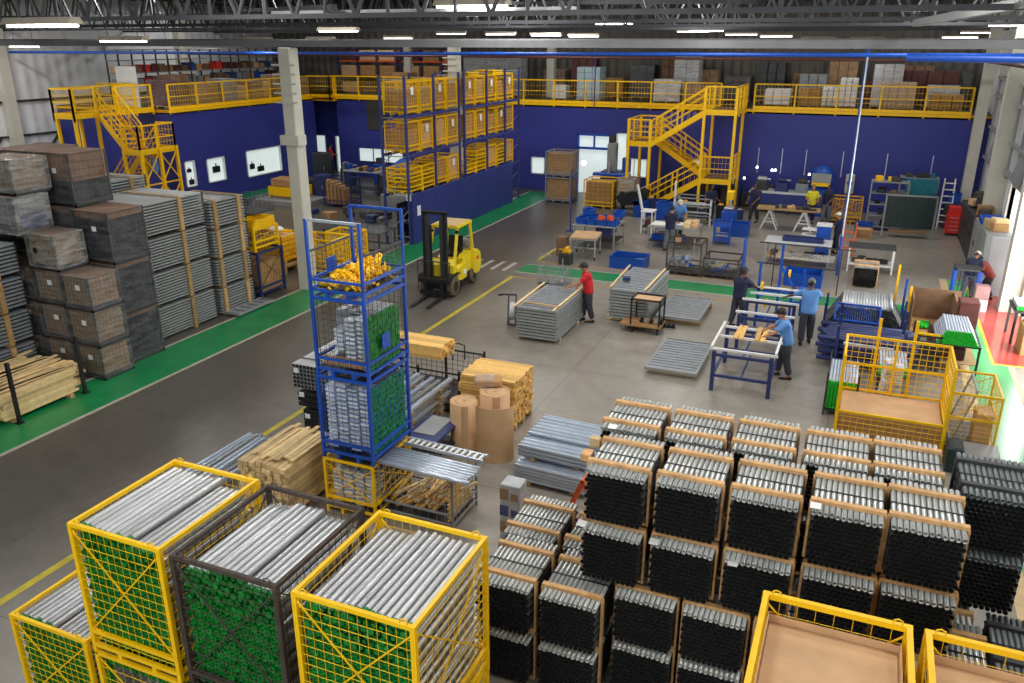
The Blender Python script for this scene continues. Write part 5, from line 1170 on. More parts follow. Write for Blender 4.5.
for x in (-2.35, -2.22, -1.85, -1.72): one('pine_board', MB().bev(0, 0, 0, 0.11, 1.0, 0.035, 0.004), 'wood', 'yellow pine board lying across the nearest navy frame table', 'board', (x, 18.95, 1.035), random.uniform(-0.03, 0.03), 'boards on the nearest frame table')
trestle('frame_table', 'blue frame table with white bars between the navy shirt and the light blue shirts', -2.5, 21.1, 1.25, 1.5, 0.98, 'blue_dk', False, (0.1, 1.3))
t = thing('assembly_frame', 'blue steel assembly frame with yellow wheels behind the navy shirted man', 'assembly frame', (-2.3, 23.2, 0))
for x, y, h in ((0, 0, 1.9), (0.45, 1.2, 2.2), (1.1, 1.5, 1.4), (0.9, 0, 1.2)): ob('post', MB().box(x - 0.035, y - 0.035, 0, x + 0.035, y + 0.035, h), 'blue', t)
for a, b in (((0, 0, 1.1), (1.3, 0, 1.1)), ((0, 0, 0.9), (0.45, 1.2, 0.9)), ((0.45, 1.2, 1.5), (1.1, 1.5, 0.5)), ((0, 0, 0.3), (0.9, 0, 0.3)), ((0.45, 1.2, 0.4), (1.1, 1.5, 0.4)), ((0.9, 0, 0.9), (1.1, 1.5, 0.9)), ((-0.3, 0, 1.15), (0.6, 0, 1.15))): ob('beam', MB().bar(a, b, 0.07), 'blue', t)
for x, y, z in ((0.1, -0.1, 1.25), (0.7, 1.3, 1.3), (0.25, -0.06, 0.75)):
    w_ = ob('pulley', MB().tube((x - 0.03, y, z), (x + 0.03, y, z), 0.12, 14), 'yellow', t); ob('hub', MB().tube((x - 0.035, y, z), (x + 0.035, y, z), 0.04, 8), 'black', w_)
ob('white_bar', MB().box(-0.2, -0.25, 1.02, 1.4, -0.15, 1.07), 'white', t); ob('white_bar', MB().box(-0.2, -0.05, 1.16, 1.4, 0.03, 1.2), 'white', t)
t = thing('big_gantry', 'tall thin dark frame spanning above the blue bin beyond the green strip', 'frame', (-2.9, 27.2, 0))
for a, b in (((0.1, 0, 1.55), (3.0, 0.1, 1.5)), ((0.3, -2.3, 1.45), (2.6, -2.2, 1.4)), ((0.6, 0, 0), (0.6, 0, 1.55)), ((2.6, 0.1, 0), (2.6, 0.1, 1.5)), ((0.6, 0, 1.5), (0.6, -2.25, 1.42)), ((2.5, 0.05, 1.5), (2.5, -2.25, 1.42))): ob('frame_bar', MB().bar(a, b, 0.035), 'grey_dk', t)
ob('clear_sheet', MB().box(0.6, 0.3, 1.0, 2.4, 1.2, 1.02), 'film_lt', t)
# vertical air pole
one('air_pole', MB().tube((0, 0, 0), (0.0, 0, 7.5), 0.045, 10), 'blue', 'tall blue and silver air pole rising from the floor to the duct', 'pole', (-0.40, 29.9, 0.0))
one('air_hose', MB().path([(0.03, -0.05, 7.2), (0.05, -0.05, 4), (0.03, -0.06, 1.4)], 0.03, 8), 'steel_lt', 'silver hose taped along the tall air pole', 'hose', (-0.42, 29.88, 0))
one('hanging_cable', MB().tube((0, 0, 0), (0, 0, 3.6), 0.03, 8), 'blue_part', 'thin cable drop hanging above the wall doorway machine', 'pole', (-12.0, 38.0, 3.8))
# green plywood bin, blue bins, mesh crates in line
def bin_(lab, x, y, W, D, H, col, z=0, rz=0):
    t = thing('storage_bin', lab, 'bin', (x, y, z), rz); w = 0.04
    ob('bin_shell', MB().box(0, 0, 0, W, w, H).box(0, D - w, 0, W, D, H).box(0, w, 0, w, D - w, H).box(W - w, w, 0, W, D - w, H).box(w, w, 0.02, W - w, D - w, 0.06), col, t)
    ob('rim', MB().box(-0.02, -0.02, H - 0.04, W + 0.02, 0.0, H + 0.005).box(-0.02, D, H - 0.04, W + 0.02, D + 0.02, H + 0.005).box(-0.02, 0, H - 0.04, 0, D, H + 0.005).box(W, 0, H - 0.04, W + 0.02, D, H + 0.005), col, t)
    return t
bin_('low blue bin alone on the floor behind the crossing green strip', -8.0, 27.75, 1.25, 0.95, 0.42, 'blue_bin')
for k in range(9): one('offcut', MB().box(0, 0, 0, 0.3, 0.09, 0.03), 'wood3' if k % 2 else 'steel_lt', 'pale offcut lying in the lone blue bin', 'offcut', (-7.8 + 0.09 * k, 28.0 + 0.3 * random.random(), 0.07 + 0.03 * k), random.uniform(-0.6, 0.6), 'offcuts in the lone blue bin')
bin_('large blue bin behind the blue assembly frame', -2.0, 27.9, 1.2, 1.1, 0.42, 'blue_bin')
cage('wire_cage', 'grey mesh crate of scrap, left one of the pair by the green strip', 1.22, 1.1, 1.15, col='brown_frame', loc=(-5.35, 27.75, 0), nx=12, ny=10, nz=9, fr=0.05, wire=0.004, loops=False, diag=False, wcol='grey_frame')
cage('wire_cage', 'grey mesh crate of scrap, right one of the pair by the green strip', 1.22, 1.1, 0.7, col='brown_frame', loc=(-4.08, 27.8, 0), nx=12, ny=10, nz=6, fr=0.05, wire=0.004, loops=False, diag=False, wcol='grey_frame')
one('blue_board', MB().bev(-0.03, 0, 0, 0.03, 0.5, 1.4, 0.01), 'blue', 'upright blue post at the right end of the two scrap crates', 'post', (-3.38, 28.0, 0))
for k in range(24):
    o = one('scrap_piece', MB().box(0, 0, 0, 0.22, 0.12, 0.08).box(0.02, 0.02, 0.08, 0.1, 0.1, 0.16), ('steel', 'steel_lt', 'grey_panel', 'blue')[k % 4], 'scrap piece lying in the %s scrap crate' % ('left' if k < 14 else 'right'), 'scrap', (((-5.85 + 0.8 * random.random()) if k < 14 else (-4.6 + 0.85 * random.random())), 27.9 + 0.7 * random.random(), 0.13 + (0.35 if k < 14 else 0.2) * random.random()), random.uniform(0, 3), 'scrap in the %s crate' % ('left' if k < 14 else 'right'))
one('scrap_board', MB().bar((0, 0, 0), (0.8, 0.2, 0.3), 0.07), 'wood3', 'pale board sticking up in the right scrap crate', 'board', (-4.4, 28.1, 0.35))
# ------------------------------------------------------------------ left storage rows
def wrapped(lab, x0, y0, z0, W, D, H, inner='card2', bottom='blackwrap', split=0.0, flm='film', group=None, tagpos=True, band=None):
    """wire sided crate wrapped in stretch film, aisle face at x0+W, near face at y0"""
    t = thing('wrapped_crate', lab, 'wrapped crate', (x0, y0, z0), 0, group)
    for x in (0, W - 0.04):
        for y in (0, D - 0.04): ob('post', MB().box(x, y, 0.0, x + 0.04, y + 0.04, H), 'grey_dk', t)
    ob('base_plate', MB().box(0.0, 0.0, 0.08, W, D, 0.13).box(0.0, 0, 0, 0.1, D, 0.08).box(W - 0.1, 0, 0, W, D, 0.08), 'grey_dk', t)
    hs = 0.13 + (H - 0.15) * split
    if split > 0: ob('contents', MB().bev(0.03, 0.03, 0.13, W - 0.03, D - 0.03, hs, 0.02), bottom, t)
    if split < 1: ob('carton', MB().bev(0.045, 0.045, hs + 0.002, W - 0.045, D - 0.045, H - 0.03, 0.025), inner, t)
    ob('top_cover', MB().bev(0.02, 0.02, H - 0.028, W - 0.02, D - 0.02, H - 0.002, 0.01), 'card3', t)
    ob('side_mesh', MB().grid((W - 0.012, 0, 0.13), (0, D, 0), (0, 0, H - 0.15), 8, 6, 0.005), 'grey_dk', t)
    ob('side_mesh', MB().grid((0, 0.012, 0.13), (W, 0, 0), (0, 0, H - 0.15), 8, 6, 0.005), 'grey_dk', t)
    ob('film_wrap', MB().bev(-0.012, -0.012, 0.06, W + 0.012, D + 0.012, H + 0.006, 0.02), flm, t)
    if tagpos: ob('paper_label', MB().box(W * 0.55, -0.02, H * 0.62, W * 0.55 + 0.14, -0.014, H * 0.62 + 0.12), 'paper', t)
    if band: ob('blue_bags', MB().bev(W - 0.02, 0.12, H * 0.2, W + 0.006, D - 0.15, H * 0.55, 0.01), band, t)
    return t
# brown cartons nearest the green walkway: two columns, three high
zz = [0.0, 0.83, 1.72]; hh = [0.81, 0.87, 0.83]
for k in range(3):
    wrapped('film wrapped brown crate, %s of the column beside the lumber at the walkway' % ('lowest', 'middle', 'topmost')[k], -17.05, 12.93, zz[k], 0.92, 0.9, hh[k], 'card4', split=0.0, flm='film')
    wrapped('film wrapped brown crate, %s of the column just behind the walkway column' % ('lowest', 'middle', 'third')[k], -18.05, 13.0, zz[k], 0.92, 0.9, hh[k], 'card4')
    wrapped('dark wrapped crate, %s tier under the two big shiny film parcels' % ('lowest', 'middle', 'third')[k], -19.1, 13.05, zz[k], 0.98, 0.95, hh[k], 'card3', split=0.5)
hole_crate = wrapped('film wrapped brown crate with a round hole, topmost of the inner column', -18.05, 13.0, 2.58, 0.95, 0.85, 0.86, 'card4', flm='film_lt', tagpos=False)
ob('hand_hole', MB().tube((0.3, -0.02, 0.47), (0.3, -0.013, 0.47), 0.07, 14), 'bore', hole_crate)
wrapped('shiny wrapped parcel with blue bags under the top brown parcel', -19.25, 12.85, 3.34, 1.25, 0.95, 0.95, 'grey_panel', split=0.2, flm='film_lt', tagpos=False, band='blue_dk')
wrapped('big shiny wrapped brown parcel, highest on the far left', -19.25, 12.95, 4.31, 1.25, 1.0, 0.82, 'card4', flm='film_lt')
wrapped('grey wrapped parcel at the left edge beside the highest brown parcel', -20.6, 12.9, 3.9, 1.25, 1.1, 1.15, 'grey_frame', split=0.3, flm='film_lt', tagpos=False)
wrapped('brown wrapped parcel below the grey one at the left picture edge', -20.6, 12.9, 2.75, 1.25, 1.1, 1.1, 'card2', split=0.4, flm='film')
for z in (0.0, 1.35): wrapped('dark wrapped crate at the left edge %s' % ('on the floor' if z == 0 else 'second from the floor'), -20.6, 12.95, z, 1.25, 1.1, 1.3, 'card3', split=0.6, tagpos=False)
# tall black crates
for k in range(3):
    wrapped('tall black content wire crate in film, %s of the column before the grey panel packs' % ('lowest', 'middle', 'topmost')[k], -17.6, 13.98, 1.295 * k, 1.2, 1.12, 1.27, 'card3', split=0.93 if k < 2 else 0.86, flm='film_clear', tagpos=(k == 2))
    wrapped('tall black content wire crate in film, %s tier of the inner column' % ('lowest', 'middle', 'third')[k], -18.9, 14.05, 1.295 * k, 1.2, 1.12, 1.27, 'card3', split=0.9, tagpos=False)
wrapped('tall film wrapped crate standing highest, next to the grey panel packs', -18.78, 14.1, 3.89, 1.28, 1.12, 1.28, 'card3', split=0.42, flm='film_clear')
wrapped('dark brown topped wrapped crate behind the highest brown parcel', -20.3, 14.2, 3.7, 1.3, 1.5, 1.45, 'card3', split=0.3)
for z in (0, 1.85): wrapped('inner dark wrapped crate in the back row %s' % ('on the floor' if z == 0 else 'above the floor one'), -20.3, 14.2, z, 1.3, 1.5, 1.8, 'card3', split=0.6, tagpos=False)
# grey panel packs with battens
def pack(lab, x0, y0, z0, W, D, H, n, bats, col='grey_frame'):
    t = thing('panel_pack', lab, 'panel pack', (x0, y0, z0))
    dz = (H - 0.07) / n
    for k in range(n):
        z = 0.06 + dz * k
        mb = MB().box(0, 0, z, W - 0.03, D, z + dz * 0.62).box(W - 0.03, 0.0, z + 0.008, W, D, z + dz * 0.6)
        ob('grey_panel', mb, 'grey_frame' if col == 'grey_frame' else col, t)
    for b in bats:
        ob('batten', MB().box(W + 0.002, b, 0.0, W + 0.05, b + 0.13, H - 0.02).box(0.2, b, H - 0.008, W, b + 0.10, H + 0.012), 'wood2', t)
        ob('bearer', MB().box(0, b, 0, W, b + 0.1, 0.058), 'wood2', t)
    ob('end_strip', MB().box(W - 0.05, D + 0.002, 0.05, W + 0.01, D + 0.03, H - 0.01), 'grey_dk', t)
    return t
tier = ('lowest', 'second', 'third', 'topmost')
for k in range(4):
    pack('%s grey panel pack of the wide stack with a tall batten' % tier[k], -19.2, 15.3, 0.94 * k, 2.2, 2.45, 0.92, 11, (1.5,))
    pack('%s grey panel pack of the narrow stack before the blue crate' % tier[k], -18.9, 17.98, 0.86 * k, 1.9, 1.45, 0.84, 9, (0.12, 1.12))
for k in range(2): pack('%s loose grey panel layer on top of the rear of the wide stack' % ('lower', 'upper')[k], -21.6, 15.6, 3.2 + 0.42 * k, 2.2, 2.5, 0.4, 4, (0.4, 1.9))
pack('tall block of grey panels behind the wide stack', -21.6, 15.6, 0, 2.2, 2.5, 3.18, 22, (0.4, 1.9))
for k in range(4): pack('%s grey panel pack with pale battens at the left edge behind the lumber' % tier[k], -20.6, 10.0, 0.82 * k, 2.35, 2.85, 0.8, 8, (0.7, 2.2), 'grey_panel')
# low sheet on the floor
panel(0.55, 1.6, 5, (-16.95, 18.0, 0.06), 'low pale grey sheet lying on the floor before the narrow panel stack', None, th=0.06)
# lumber in the corner
t = thing('lumber_stack', 'long pile of pale rough boards between two black posts at the left', 'timber stack', (-18.0, 10.25, 0))
for k in range(9):
    for i in range(9):
        if 0 < i < 8 and k < 8: continue
        mb = MB().box(0, random.uniform(-0.1, 0.08), 0, 0.2, 1.95 + random.uniform(-0.15, 0.3), 0.055)
        o = ob('board', mb, 'wood3', t); o.location = (0.03 + 0.215 * i, 0, 0.1 + 0.06 * k); o.rotation_euler = (0, 0, random.uniform(-0.01, 0.01))
mb = MB()
for k in range(8):
    for i in range(1, 8): mb.box(0.03 + 0.215 * i, 0, 0.1 + 0.06 * k, 0.23 + 0.215 * i, 1.95, 0.155 + 0.06 * k)
o = ob('inner_boards', mb, 'wood3', t); o['kind'] = 'stuff'
for k in range(26):
    o = ob('board', MB().box(0, 0, 0, 0.06 + 0.05 * random.random(), 1.7 + 0.5 * random.random(), 0.025), 'wood3', t); o.location = (0.05 + 1.75 * random.random(), -0.05 + 0.2 * random.random(), 0.642 + 0.026 * (k % 3)); o.rotation_euler = (0, 0, random.uniform(-0.09, 0.09))
for y in (0.2, 1.6): ob('bearer', MB().box(0, y, 0, 2.0, y + 0.1, 0.098), 'wood2', t)
for k, (x, y) in enumerate(((-15.92, 10.5), (-15.98, 12.22))): one('black_post', MB().box(-0.035, -0.035, 0, 0.035, 0.035, 1.38).box(-0.08, -0.08, 0, 0.08, 0.08, 0.015), 'black', '%s black steel post beside the pale rough boards' % ('near' if k == 0 else 'far'), 'post', (x, y, 0))
# blue and yellow crates behind the narrow stack
cage('wire_cage', 'blue wire crate of brown cartons at the foot left of the near column', 1.15, 1.25, 1.45, col='blue_dk', loc=(-17.65, 19.85, 0), nx=8, ny=9, nz=8, fr=0.07, wire=0.004, loops=False, wcol='grey_dk')
one('carton', MB().bev(0, 0, 0, 1.0, 1.1, 0.95, 0.03), 'card2', 'brown carton inside the blue wire crate', 'carton', (-18.15, 19.93, 0.13))
cage('wire_cage', 'low yellow cage resting on the blue wire crate', 1.15, 1.2, 0.72, col='yellow', loc=(-17.75, 19.9, 1.46), nx=6, ny=7, nz=4, fr=0.07, wire=0.006, loops=False)
one('carton', MB().bev(0, 0, 0, 0.9, 1.0, 0.35, 0.03), 'card3', 'dull carton inside the low yellow cage above the blue crate', 'carton', (-18.2, 20.0, 1.6))
for k in range(4): one('yellow_grid', MB().bar((0, 0, 0), (1.1, 0, 0), 0.06).bar((0, 1.0, 0), (1.1, 1.0, 0), 0.06).bar((0, 0, 0), (0, 1.0, 0), 0.06).bar((1.1, 0, 0), (1.1, 1.0, 0), 0.06).bar((0.5, 0, 0), (0.5, 1.0, 0), 0.05), 'yellow', 'flat yellow frame stacked on the low yellow cage', 'frame', (-18.3, 19.95, 2.22 + 0.065 * k), 0.04 * (k - 1), 'flat yellow frames')
t = thing('wire_basket', 'dark wire frame on the top of the yellow frames', 'wire frame', (-18.8, 20.6, 2.5))
ob('frame_mesh', MB().grid((0, 0, 0), (1.1, 0, 0), (0, 0, 0.5), 6, 3, 0.008).grid((0, 1.0, 0), (1.1, 0, 0), (0, 0, 0.5), 6, 3, 0.008), 'grey_dk', t); ob('frame_base', MB().box(0, 0, -0.03, 1.1, 1.05, 0), 'grey_dk', t)
def wcrate(lab, x, y, z, W, D, H, m='wood3', fill_='card'):
    t = thing('wooden_crate', lab, 'crate', (x, y, z))
    for k in range(5):
        z0 = 0.1 + (H - 0.1) * k / 5; z1 = z0 + (H - 0.1) / 5 * 0.86
        ob('slat', MB().box(0, 0, z0, W, 0.025, z1).box(0, D - 0.025, z0, W, D, z1).box(0, 0, z0, 0.025, D, z1).box(W - 0.025, 0, z0, W, D, z1), m, t)
    ob('bearer', MB().box(0, 0.05, 0, W, 0.17, 0.1).box(0, D - 0.17, 0, W, D - 0.05, 0.1), 'wood2', t)
    for px in (0.0, W - 0.06): ob('corner_post', MB().box(px, -0.02, 0.0, px + 0.06, 0.0, H), m, t)
    ob('carton', MB().bev(0.05, 0.05, 0.12, W - 0.05, D - 0.05, H * 0.9, 0.02), fill_, t)
    return t
wcrate('yellow painted wooden crate on a pallet left of the near column', -19.75, 22.6, 0.3, 1.45, 1.2, 1.0, 'yellow_dk')
one('wooden_pallet', MB().box(-19.8, 22.5, 0.2, -18.2, 23.9, 0.28).box(-19.8, 22.5, 0, -18.2, 22.62, 0.2).box(-19.8, 23.1, 0, -18.2, 23.22, 0.2).box(-19.8, 23.78, 0, -18.2, 23.9, 0.2), 'wood2', 'wooden pallet under the yellow painted crate', 'pallet')
one('yellow_bar', MB().bar((0, 0, 0), (1.2, 0.4, 0), 0.06).bar((0.2, -0.1, 0), (0.9, 0.6, 0), 0.06), 'yellow', 'yellow bars lying crosswise on the yellow painted crate', 'bar', (-19.6, 22.9, 1.33))
one('white_sack', MB().sphere((0, 0, 0.1), 0.3, (1, 0.8, 0.35), 14, 8), 'white', 'white sack on the yellow painted crate', 'sack', (-19.0, 23.2, 1.3))
cage('wire_cage', 'yellow mesh cage seen through the top of the blue tower', 1.5, 1.1, 1.25, col='yellow', loc=(-15.6 - 1.6, 22.9, 0), nx=9, ny=8, nz=8, fr=0.06, wire=0.008, loops=False)
cage('wire_cage', 'second yellow mesh cage seen through the blue tower, right of the first', 1.2, 1.0, 1.1, col='yellow', loc=(-17.35 , 24.6, 0), nx=8, ny=8, nz=8, fr=0.06, wire=0.008, loops=False)
# glass table
t = thing('glass_table', 'dark legged table with a greenish glass top behind the blue tower', 'table', (-18.9, 25.7, 0))
ob('glass_top', MB().bev(0, 0, 0.9, 2.6, 1.3, 0.93, 0.01), 'dkgreen', t)
for x in (0.05, 2.5):
    for y in (0.05, 1.2): ob('leg', MB().box(x, y, 0, x + 0.05, y + 0.05, 0.9), 'grey_dk', t)
ob('lower_rail', MB().box(0.05, 0.05, 0.25, 2.55, 0.09, 0.3).box(0.05, 1.2, 0.25, 2.55, 1.25, 0.3), 'grey_dk', t)
# yellow pallet with cartons, far left
wcrate('low yellow crate of brown cartons on a grey slab far left', -27.4, 33.2, 0.3, 1.7, 1.3, 0.55, 'yellow')
one('slab', MB().bev(-27.9, 32.7, 0, -24.9, 34.9, 0.26, 0.04), 'grey_frame', 'low grey slab under the low yellow crate far left', 'slab')
for k in range(5): one('carton', MB().bev(0, 0, 0, 0.5, 0.45, 0.35, 0.02), 'card2', 'brown carton heaped in the low yellow crate far left', 'carton', (-27.3 + 0.35 * (k % 3) * 1.3, 33.3 + 0.5 * (k // 3), 0.85), 0.1 * k, 'cartons in the low yellow crate')
# ------------------------------------------------------------------ blue partition and pallet rack behind it
t = thing('blue_partition', 'long blue partition panel wall beside the green walkway in front of the rack', 'partition', (-16.28, 28.1, 0))
ob('panel_face', MB().bev(0, 0, 0, 0.08, 10.1, 2.0, 0.01), 'blue_part', t)
for k in range(5): ob('panel_joint', MB().box(0.08, 2.02 * k, 0, 0.085, 2.02 * k + 0.02, 2.0), 'blue_dk', t)
ob('paper_sheet', MB().box(0.081, 0.35, 1.1, 0.087, 0.62, 1.5), 'paper', t)
ob('paper_sheet', MB().box(-0.2, -0.006, 1.75, 0.02, 0.0, 2.0), 'paper', t)
rk = thing('pallet_rack', 'tall blue pallet rack with three levels of yellow cages', 'rack', (-17.45, 28.1, 0))
py = [0, 2.3, 4.55, 5.05, 7.4, 9.5, 11.2]
for k, y in enumerate(py):
    for x in (0, 1.1): ob('upright', MB().box(x - 0.04, y - 0.05, 0, x + 0.04, y + 0.05, 6.45), 'rack_blue', rk)
    for z in (1.4, 2.8, 4.2, 5.6): ob('brace', MB().bar((0, y, z - 1.1), (1.1, y, z), 0.03), 'steel', rk)
    for z in (0.3, 1.85, 3.45, 4.9, 6.3): ob('brace', MB().bar((0, y, z), (1.1, y, z), 0.035), 'steel', rk)
for z in (1.85, 3.42, 4.88):
    for x in (0, 1.1):
        for k in (0, 1, 3, 4, 5): ob('beam', MB().box(x - 0.03, py[k], z, x + 0.03, py[k + 1], z + 0.11), 'rack_blue', rk)
def rack_cages():
    protos = {}
    spots = []
    lv = [(1.97, 'lowest'), (3.54, 'middle'), (5.0, 'top')]
    bays = [(0.12, 2), (2.4, 2), (5.2, 2), (7.52, 2), (9.6, 1)]
    on = ['first', 'second', 'third', 'fourth', 'fifth', 'sixth', 'seventh', 'eighth', 'ninth']
    for z, ln in lv:
        c = 0
        for y0, n in bays:
            for q in range(n):
                y = y0 + q * 1.1
                low = (ln == 'lowest' and c in (0, 1, 4, 5, 7))
                h = 0.42 if low else (1.22 if ln != 'lowest' else 1.1)
                lab = 'yellow cage on the %s rack level, %s from the near end' % (ln, on[c])
                if low:
                    for s_ in range(2 if c != 4 else 1):
                        one_ = cage('wire_cage', ('lower ' if s_ == 0 else 'upper ') + 'flat ' + lab, 1.02, 1.08, 0.5, loc=(-16.9, 28.1 + y, z + 0.51 * s_), nx=5, ny=5, nz=3, fr=0.055, wire=0.006, loops=False, diag=False, low=0.25, group='flat yellow cages in the rack')
                else:
                    cage('wire_cage', lab, 1.02, 1.0, h, loc=(-16.9, 28.1 + y, z), nx=6, ny=6, nz=7, fr=0.05, wire=0.006, loops=False, diag=False, group='tall yellow cages in the rack')
                    m_ = random.choice(['card2', 'card2', 'card', 'wood2'])
                    fh = h * random.choice([0.75, 0.85, 0.92])
                    one('carton', MB().bev(-0.44, 0.06, 0.13, 0.44, 0.94, fh, 0.02).box(0.1, 0.07, 0.3, 0.441, 0.09, 0.4), m_, 'brown carton in the %s yellow cage on the %s rack level' % (on[c], ln), 'carton', (-16.9, 28.1 + y, z))
                    if (c + len(ln)) % 2: one('paper_sheet', MB().box(0, 0, 0, 0.006, 0.2, 0.28), 'paper', 'white sheet hung on the %s cage of the %s rack level' % (on[c], ln), 'paper', (-16.385, 28.1 + y + 0.4, z + h * 0.6))
                c += 1
rack_cages()
for k, (y, z) in enumerate(((5.6, 6.25), (8.2, 6.25))): one('yellow_grid', MB().box(-0.5, 0, 0, 0.5, 1.1, 0.06).box(-0.5, 0, 0.1, 0.5, 1.1, 0.14), 'yellow', 'flat yellow frame on the top of the rack, %s one' % ('nearer' if k == 0 else 'farther'), 'frame', (-16.9, 28.1 + y, z))
one('hanging_print', MB().bev(0, 0, 0, 1.35, 0.03, 1.7, 0.008), 'junk', 'dark picture board on the blue wall left of the rack', 'picture board', (-27.1, BW - 0.06, 2.8))
one('tool_shelf', MB().box(0, 0, 0, 0.05, 0.9, 1.5).box(0.7, 0, 0, 0.75, 0.9, 1.5).box(0.05, 0, 0.2, 0.7, 0.9, 0.24).box(0.05, 0, 0.7, 0.7, 0.9, 0.74).box(0.05, 0, 1.2, 0.7, 0.9, 1.24), 'grey_dk', 'dark shelf at the near end of the blue partition', 'shelf', (-17.25, 28.6, 0))
for k in range(9): one('machine_part', MB().tube((0, 0, 0.06), (0.25, 0, 0.06), 0.06, 8).box(0.05, -0.06, 0, 0.12, 0.06, 0.14), ('black', 'steel', 'blue_dk')[k % 3], 'small dark part on the shelf at the near end of the partition', 'part', (-17.1 + 0.2 * (k % 2), 28.68 + 0.2 * (k % 4), (0.242, 0.742, 1.242)[k % 3]), 0, 'parts on the partition end shelf')
# ------------------------------------------------------------------ railings and stairs
def rail_run(parent, pts, z, n_per=1.2, col='yellow', mid=(0.55,), mesh=True, wire=0.006):
    """hand rail, posts and bars along a horizontal polyline at height z"""
    for a, b in zip(pts[:-1], pts[1:]):
        A = Vector((a[0], a[1], z)); B = Vector((b[0], b[1], z)); L = (B - A).length; n = max(1, round(L / n_per))
        top = MB().bar(A + Vector((0, 0, 1.1)), B + Vector((0, 0, 1.1)), 0.06); ob('hand_rail', top, col, parent)
        ob('toe_board', MB().bar(A + Vector((0, 0, 0.03)), B + Vector((0, 0, 0.03)), 0.03, 0.14), col, parent)
        for m_ in mid: ob('mid_rail', MB().bar(A + Vector((0, 0, m_)), B + Vector((0, 0, m_)), 0.04), col, parent)
        for k in range(n + 1):
            p = A.lerp(B, k / n); ob('post', MB().bar(p + Vector((0, 0, -0.25)), p + Vector((0, 0, 1.1)), 0.07), col, parent)
        if mesh:
            g = MB(); q = max(2, int(L / 0.16))
            for k in range(q):
                p = A.lerp(B, (k + 0.5) / q); g.wire(p + Vector((0, 0, 0.15)), p + Vector((0, 0, 1.08)), wire)
            g.wire(A + Vector((0, 0, 0.34)), B + Vector((0, 0, 0.34)), wire * 1.4); g.wire(A + Vector((0, 0, 0.82)), B + Vector((0, 0, 0.82)), wire * 1.4)
            ob('rail_bars', g, 'yellow', parent)
t = thing('guard_rail', 'yellow guard rail along the back mezzanine, right of the yellow stairs', 'railing', (0, 0, 0)); rail_run(t, [(-5.3, BW - 0.05), (3.95, BW - 0.05)], 4.65, 2.0)
t = thing('guard_rail', 'yellow guard rail along the back mezzanine, left of the yellow stairs', 'railing', (0, 0, 0)); rail_run(t, [(-29.3, BW - 0.05), (-6.9, BW - 0.05)], 4.65, 1.7)
t = thing('guard_rail', 'yellow guard rail above the left blue side wall', 'railing', (0, 0, 0)); rail_run(t, [(-30.55, 30.6), (-30.55, 41.6), (-29.2, 41.6), (-29.2, BW)], 4.65, 1.8)
t = thing('guard_rail', 'short yellow guard rail on the near edge of the left mezzanine', 'railing', (0, 0, 0)); rail_run(t, [(-35.0, 30.6), (-32.7, 30.6)], 4.65, 1.2)
t = thing('deck_edge', 'wide yellow bottom beam under the mezzanine rails', 'edge beam', (0, 0, 0)); ob('edge_beam', MB().box(-29.2, BW - 0.12, 4.48, 3.95, BW - 0.02, 4.6).box(-30.5, 30.45, 4.48, -30.4, 41.6, 4.6), 'yellow', t)
def flight(parent, x0, z0, x1, z1, y, w, n=8):
    """stair flight along x between (x0,z0) and (x1,z1), y..y+w"""
    for yy in (y, y + w): ob('stringer', MB().bar((x0, yy, z0 - 0.04), (x1, yy, z1 - 0.04), 0.05, 0.24), 'yellow', parent)
    for k in range(n):
        x = x0 + (x1 - x0) * (k + 0.5) / n; z = z0 + (z1 - z0) * (k + 0.5) / n
        ob('tread', MB().box(x - 0.13, y + 0.03, z - 0.02, x + 0.13, y + w - 0.03, z + 0.02), 'yellow_dk', parent)
    for yy in (y, y + w):
        for h in (1.05, 0.75, 0.45): ob('hand_rail', MB().bar((x0, yy, z0 + h), (x1, yy, z1 + h), 0.05 if h > 1 else 0.03), 'yellow', parent)
        for f in (0.0, 0.5, 1.0):
            x = x0 + (x1 - x0) * f; z = z0 + (z1 - z0) * f; ob('rail_post', MB().box(x - 0.03, yy - 0.03, z, x + 0.03, yy + 0.03, z + 1.05), 'yellow', parent)
        g = MB()
        for k in range(9):
            f = (k + 0.5) / 9; x = x0 + (x1 - x0) * f; z = z0 + (z1 - z0) * f; g.wire((x, yy, z + 0.1), (x, yy, z + 1.05), 0.007)
        ob('rail_bars', g, 'yellow', parent)
def landing(parent, x0, y0, x1, y1, z, rails):
    ob('landing_deck', MB().bev(x0, y0, z - 0.14, x1, y1, z, 0.02), 'yellow', parent)
    ob('deck_plate', MB().box(x0 + 0.05, y0 + 0.05, z, x1 - 0.05, y1 - 0.05, z + 0.01), 'card3', parent)
    for r in rails: rail_run(parent, r, z, 1.1)
st = thing('staircase', 'yellow three flight steel staircase climbing to the back mezzanine', 'staircase', (0, 0, 0))
Y0 = 39.0
for x in (-7.05, -5.65):
    for y in (Y0, Y0 + 2.3): ob('column', MB().box(x - 0.06, y - 0.06, 0, x + 0.06, y + 0.06, 5.7), 'yellow', st)
for x in (-10.55, -9.5):
    for y in (Y0, Y0 + 2.3): ob('column', MB().box(x - 0.06, y - 0.06, 0, x + 0.06, y + 0.06, 4.2), 'yellow', st)
landing(st, -7.05, Y0, -5.65, Y0 + 3.2, 4.65, [[(-7.05, Y0), (-5.65, Y0)], [(-5.65, Y0), (-5.65, Y0 + 3.1)]])
landing(st, -10.6, Y0, -9.5, Y0 + 2.3, 3.1, [[(-10.6, Y0), (-9.5, Y0)], [(-10.6, Y0), (-10.6, Y0 + 2.3)], [(-10.6, Y0 + 2.3), (-9.5, Y0 + 2.3)]])
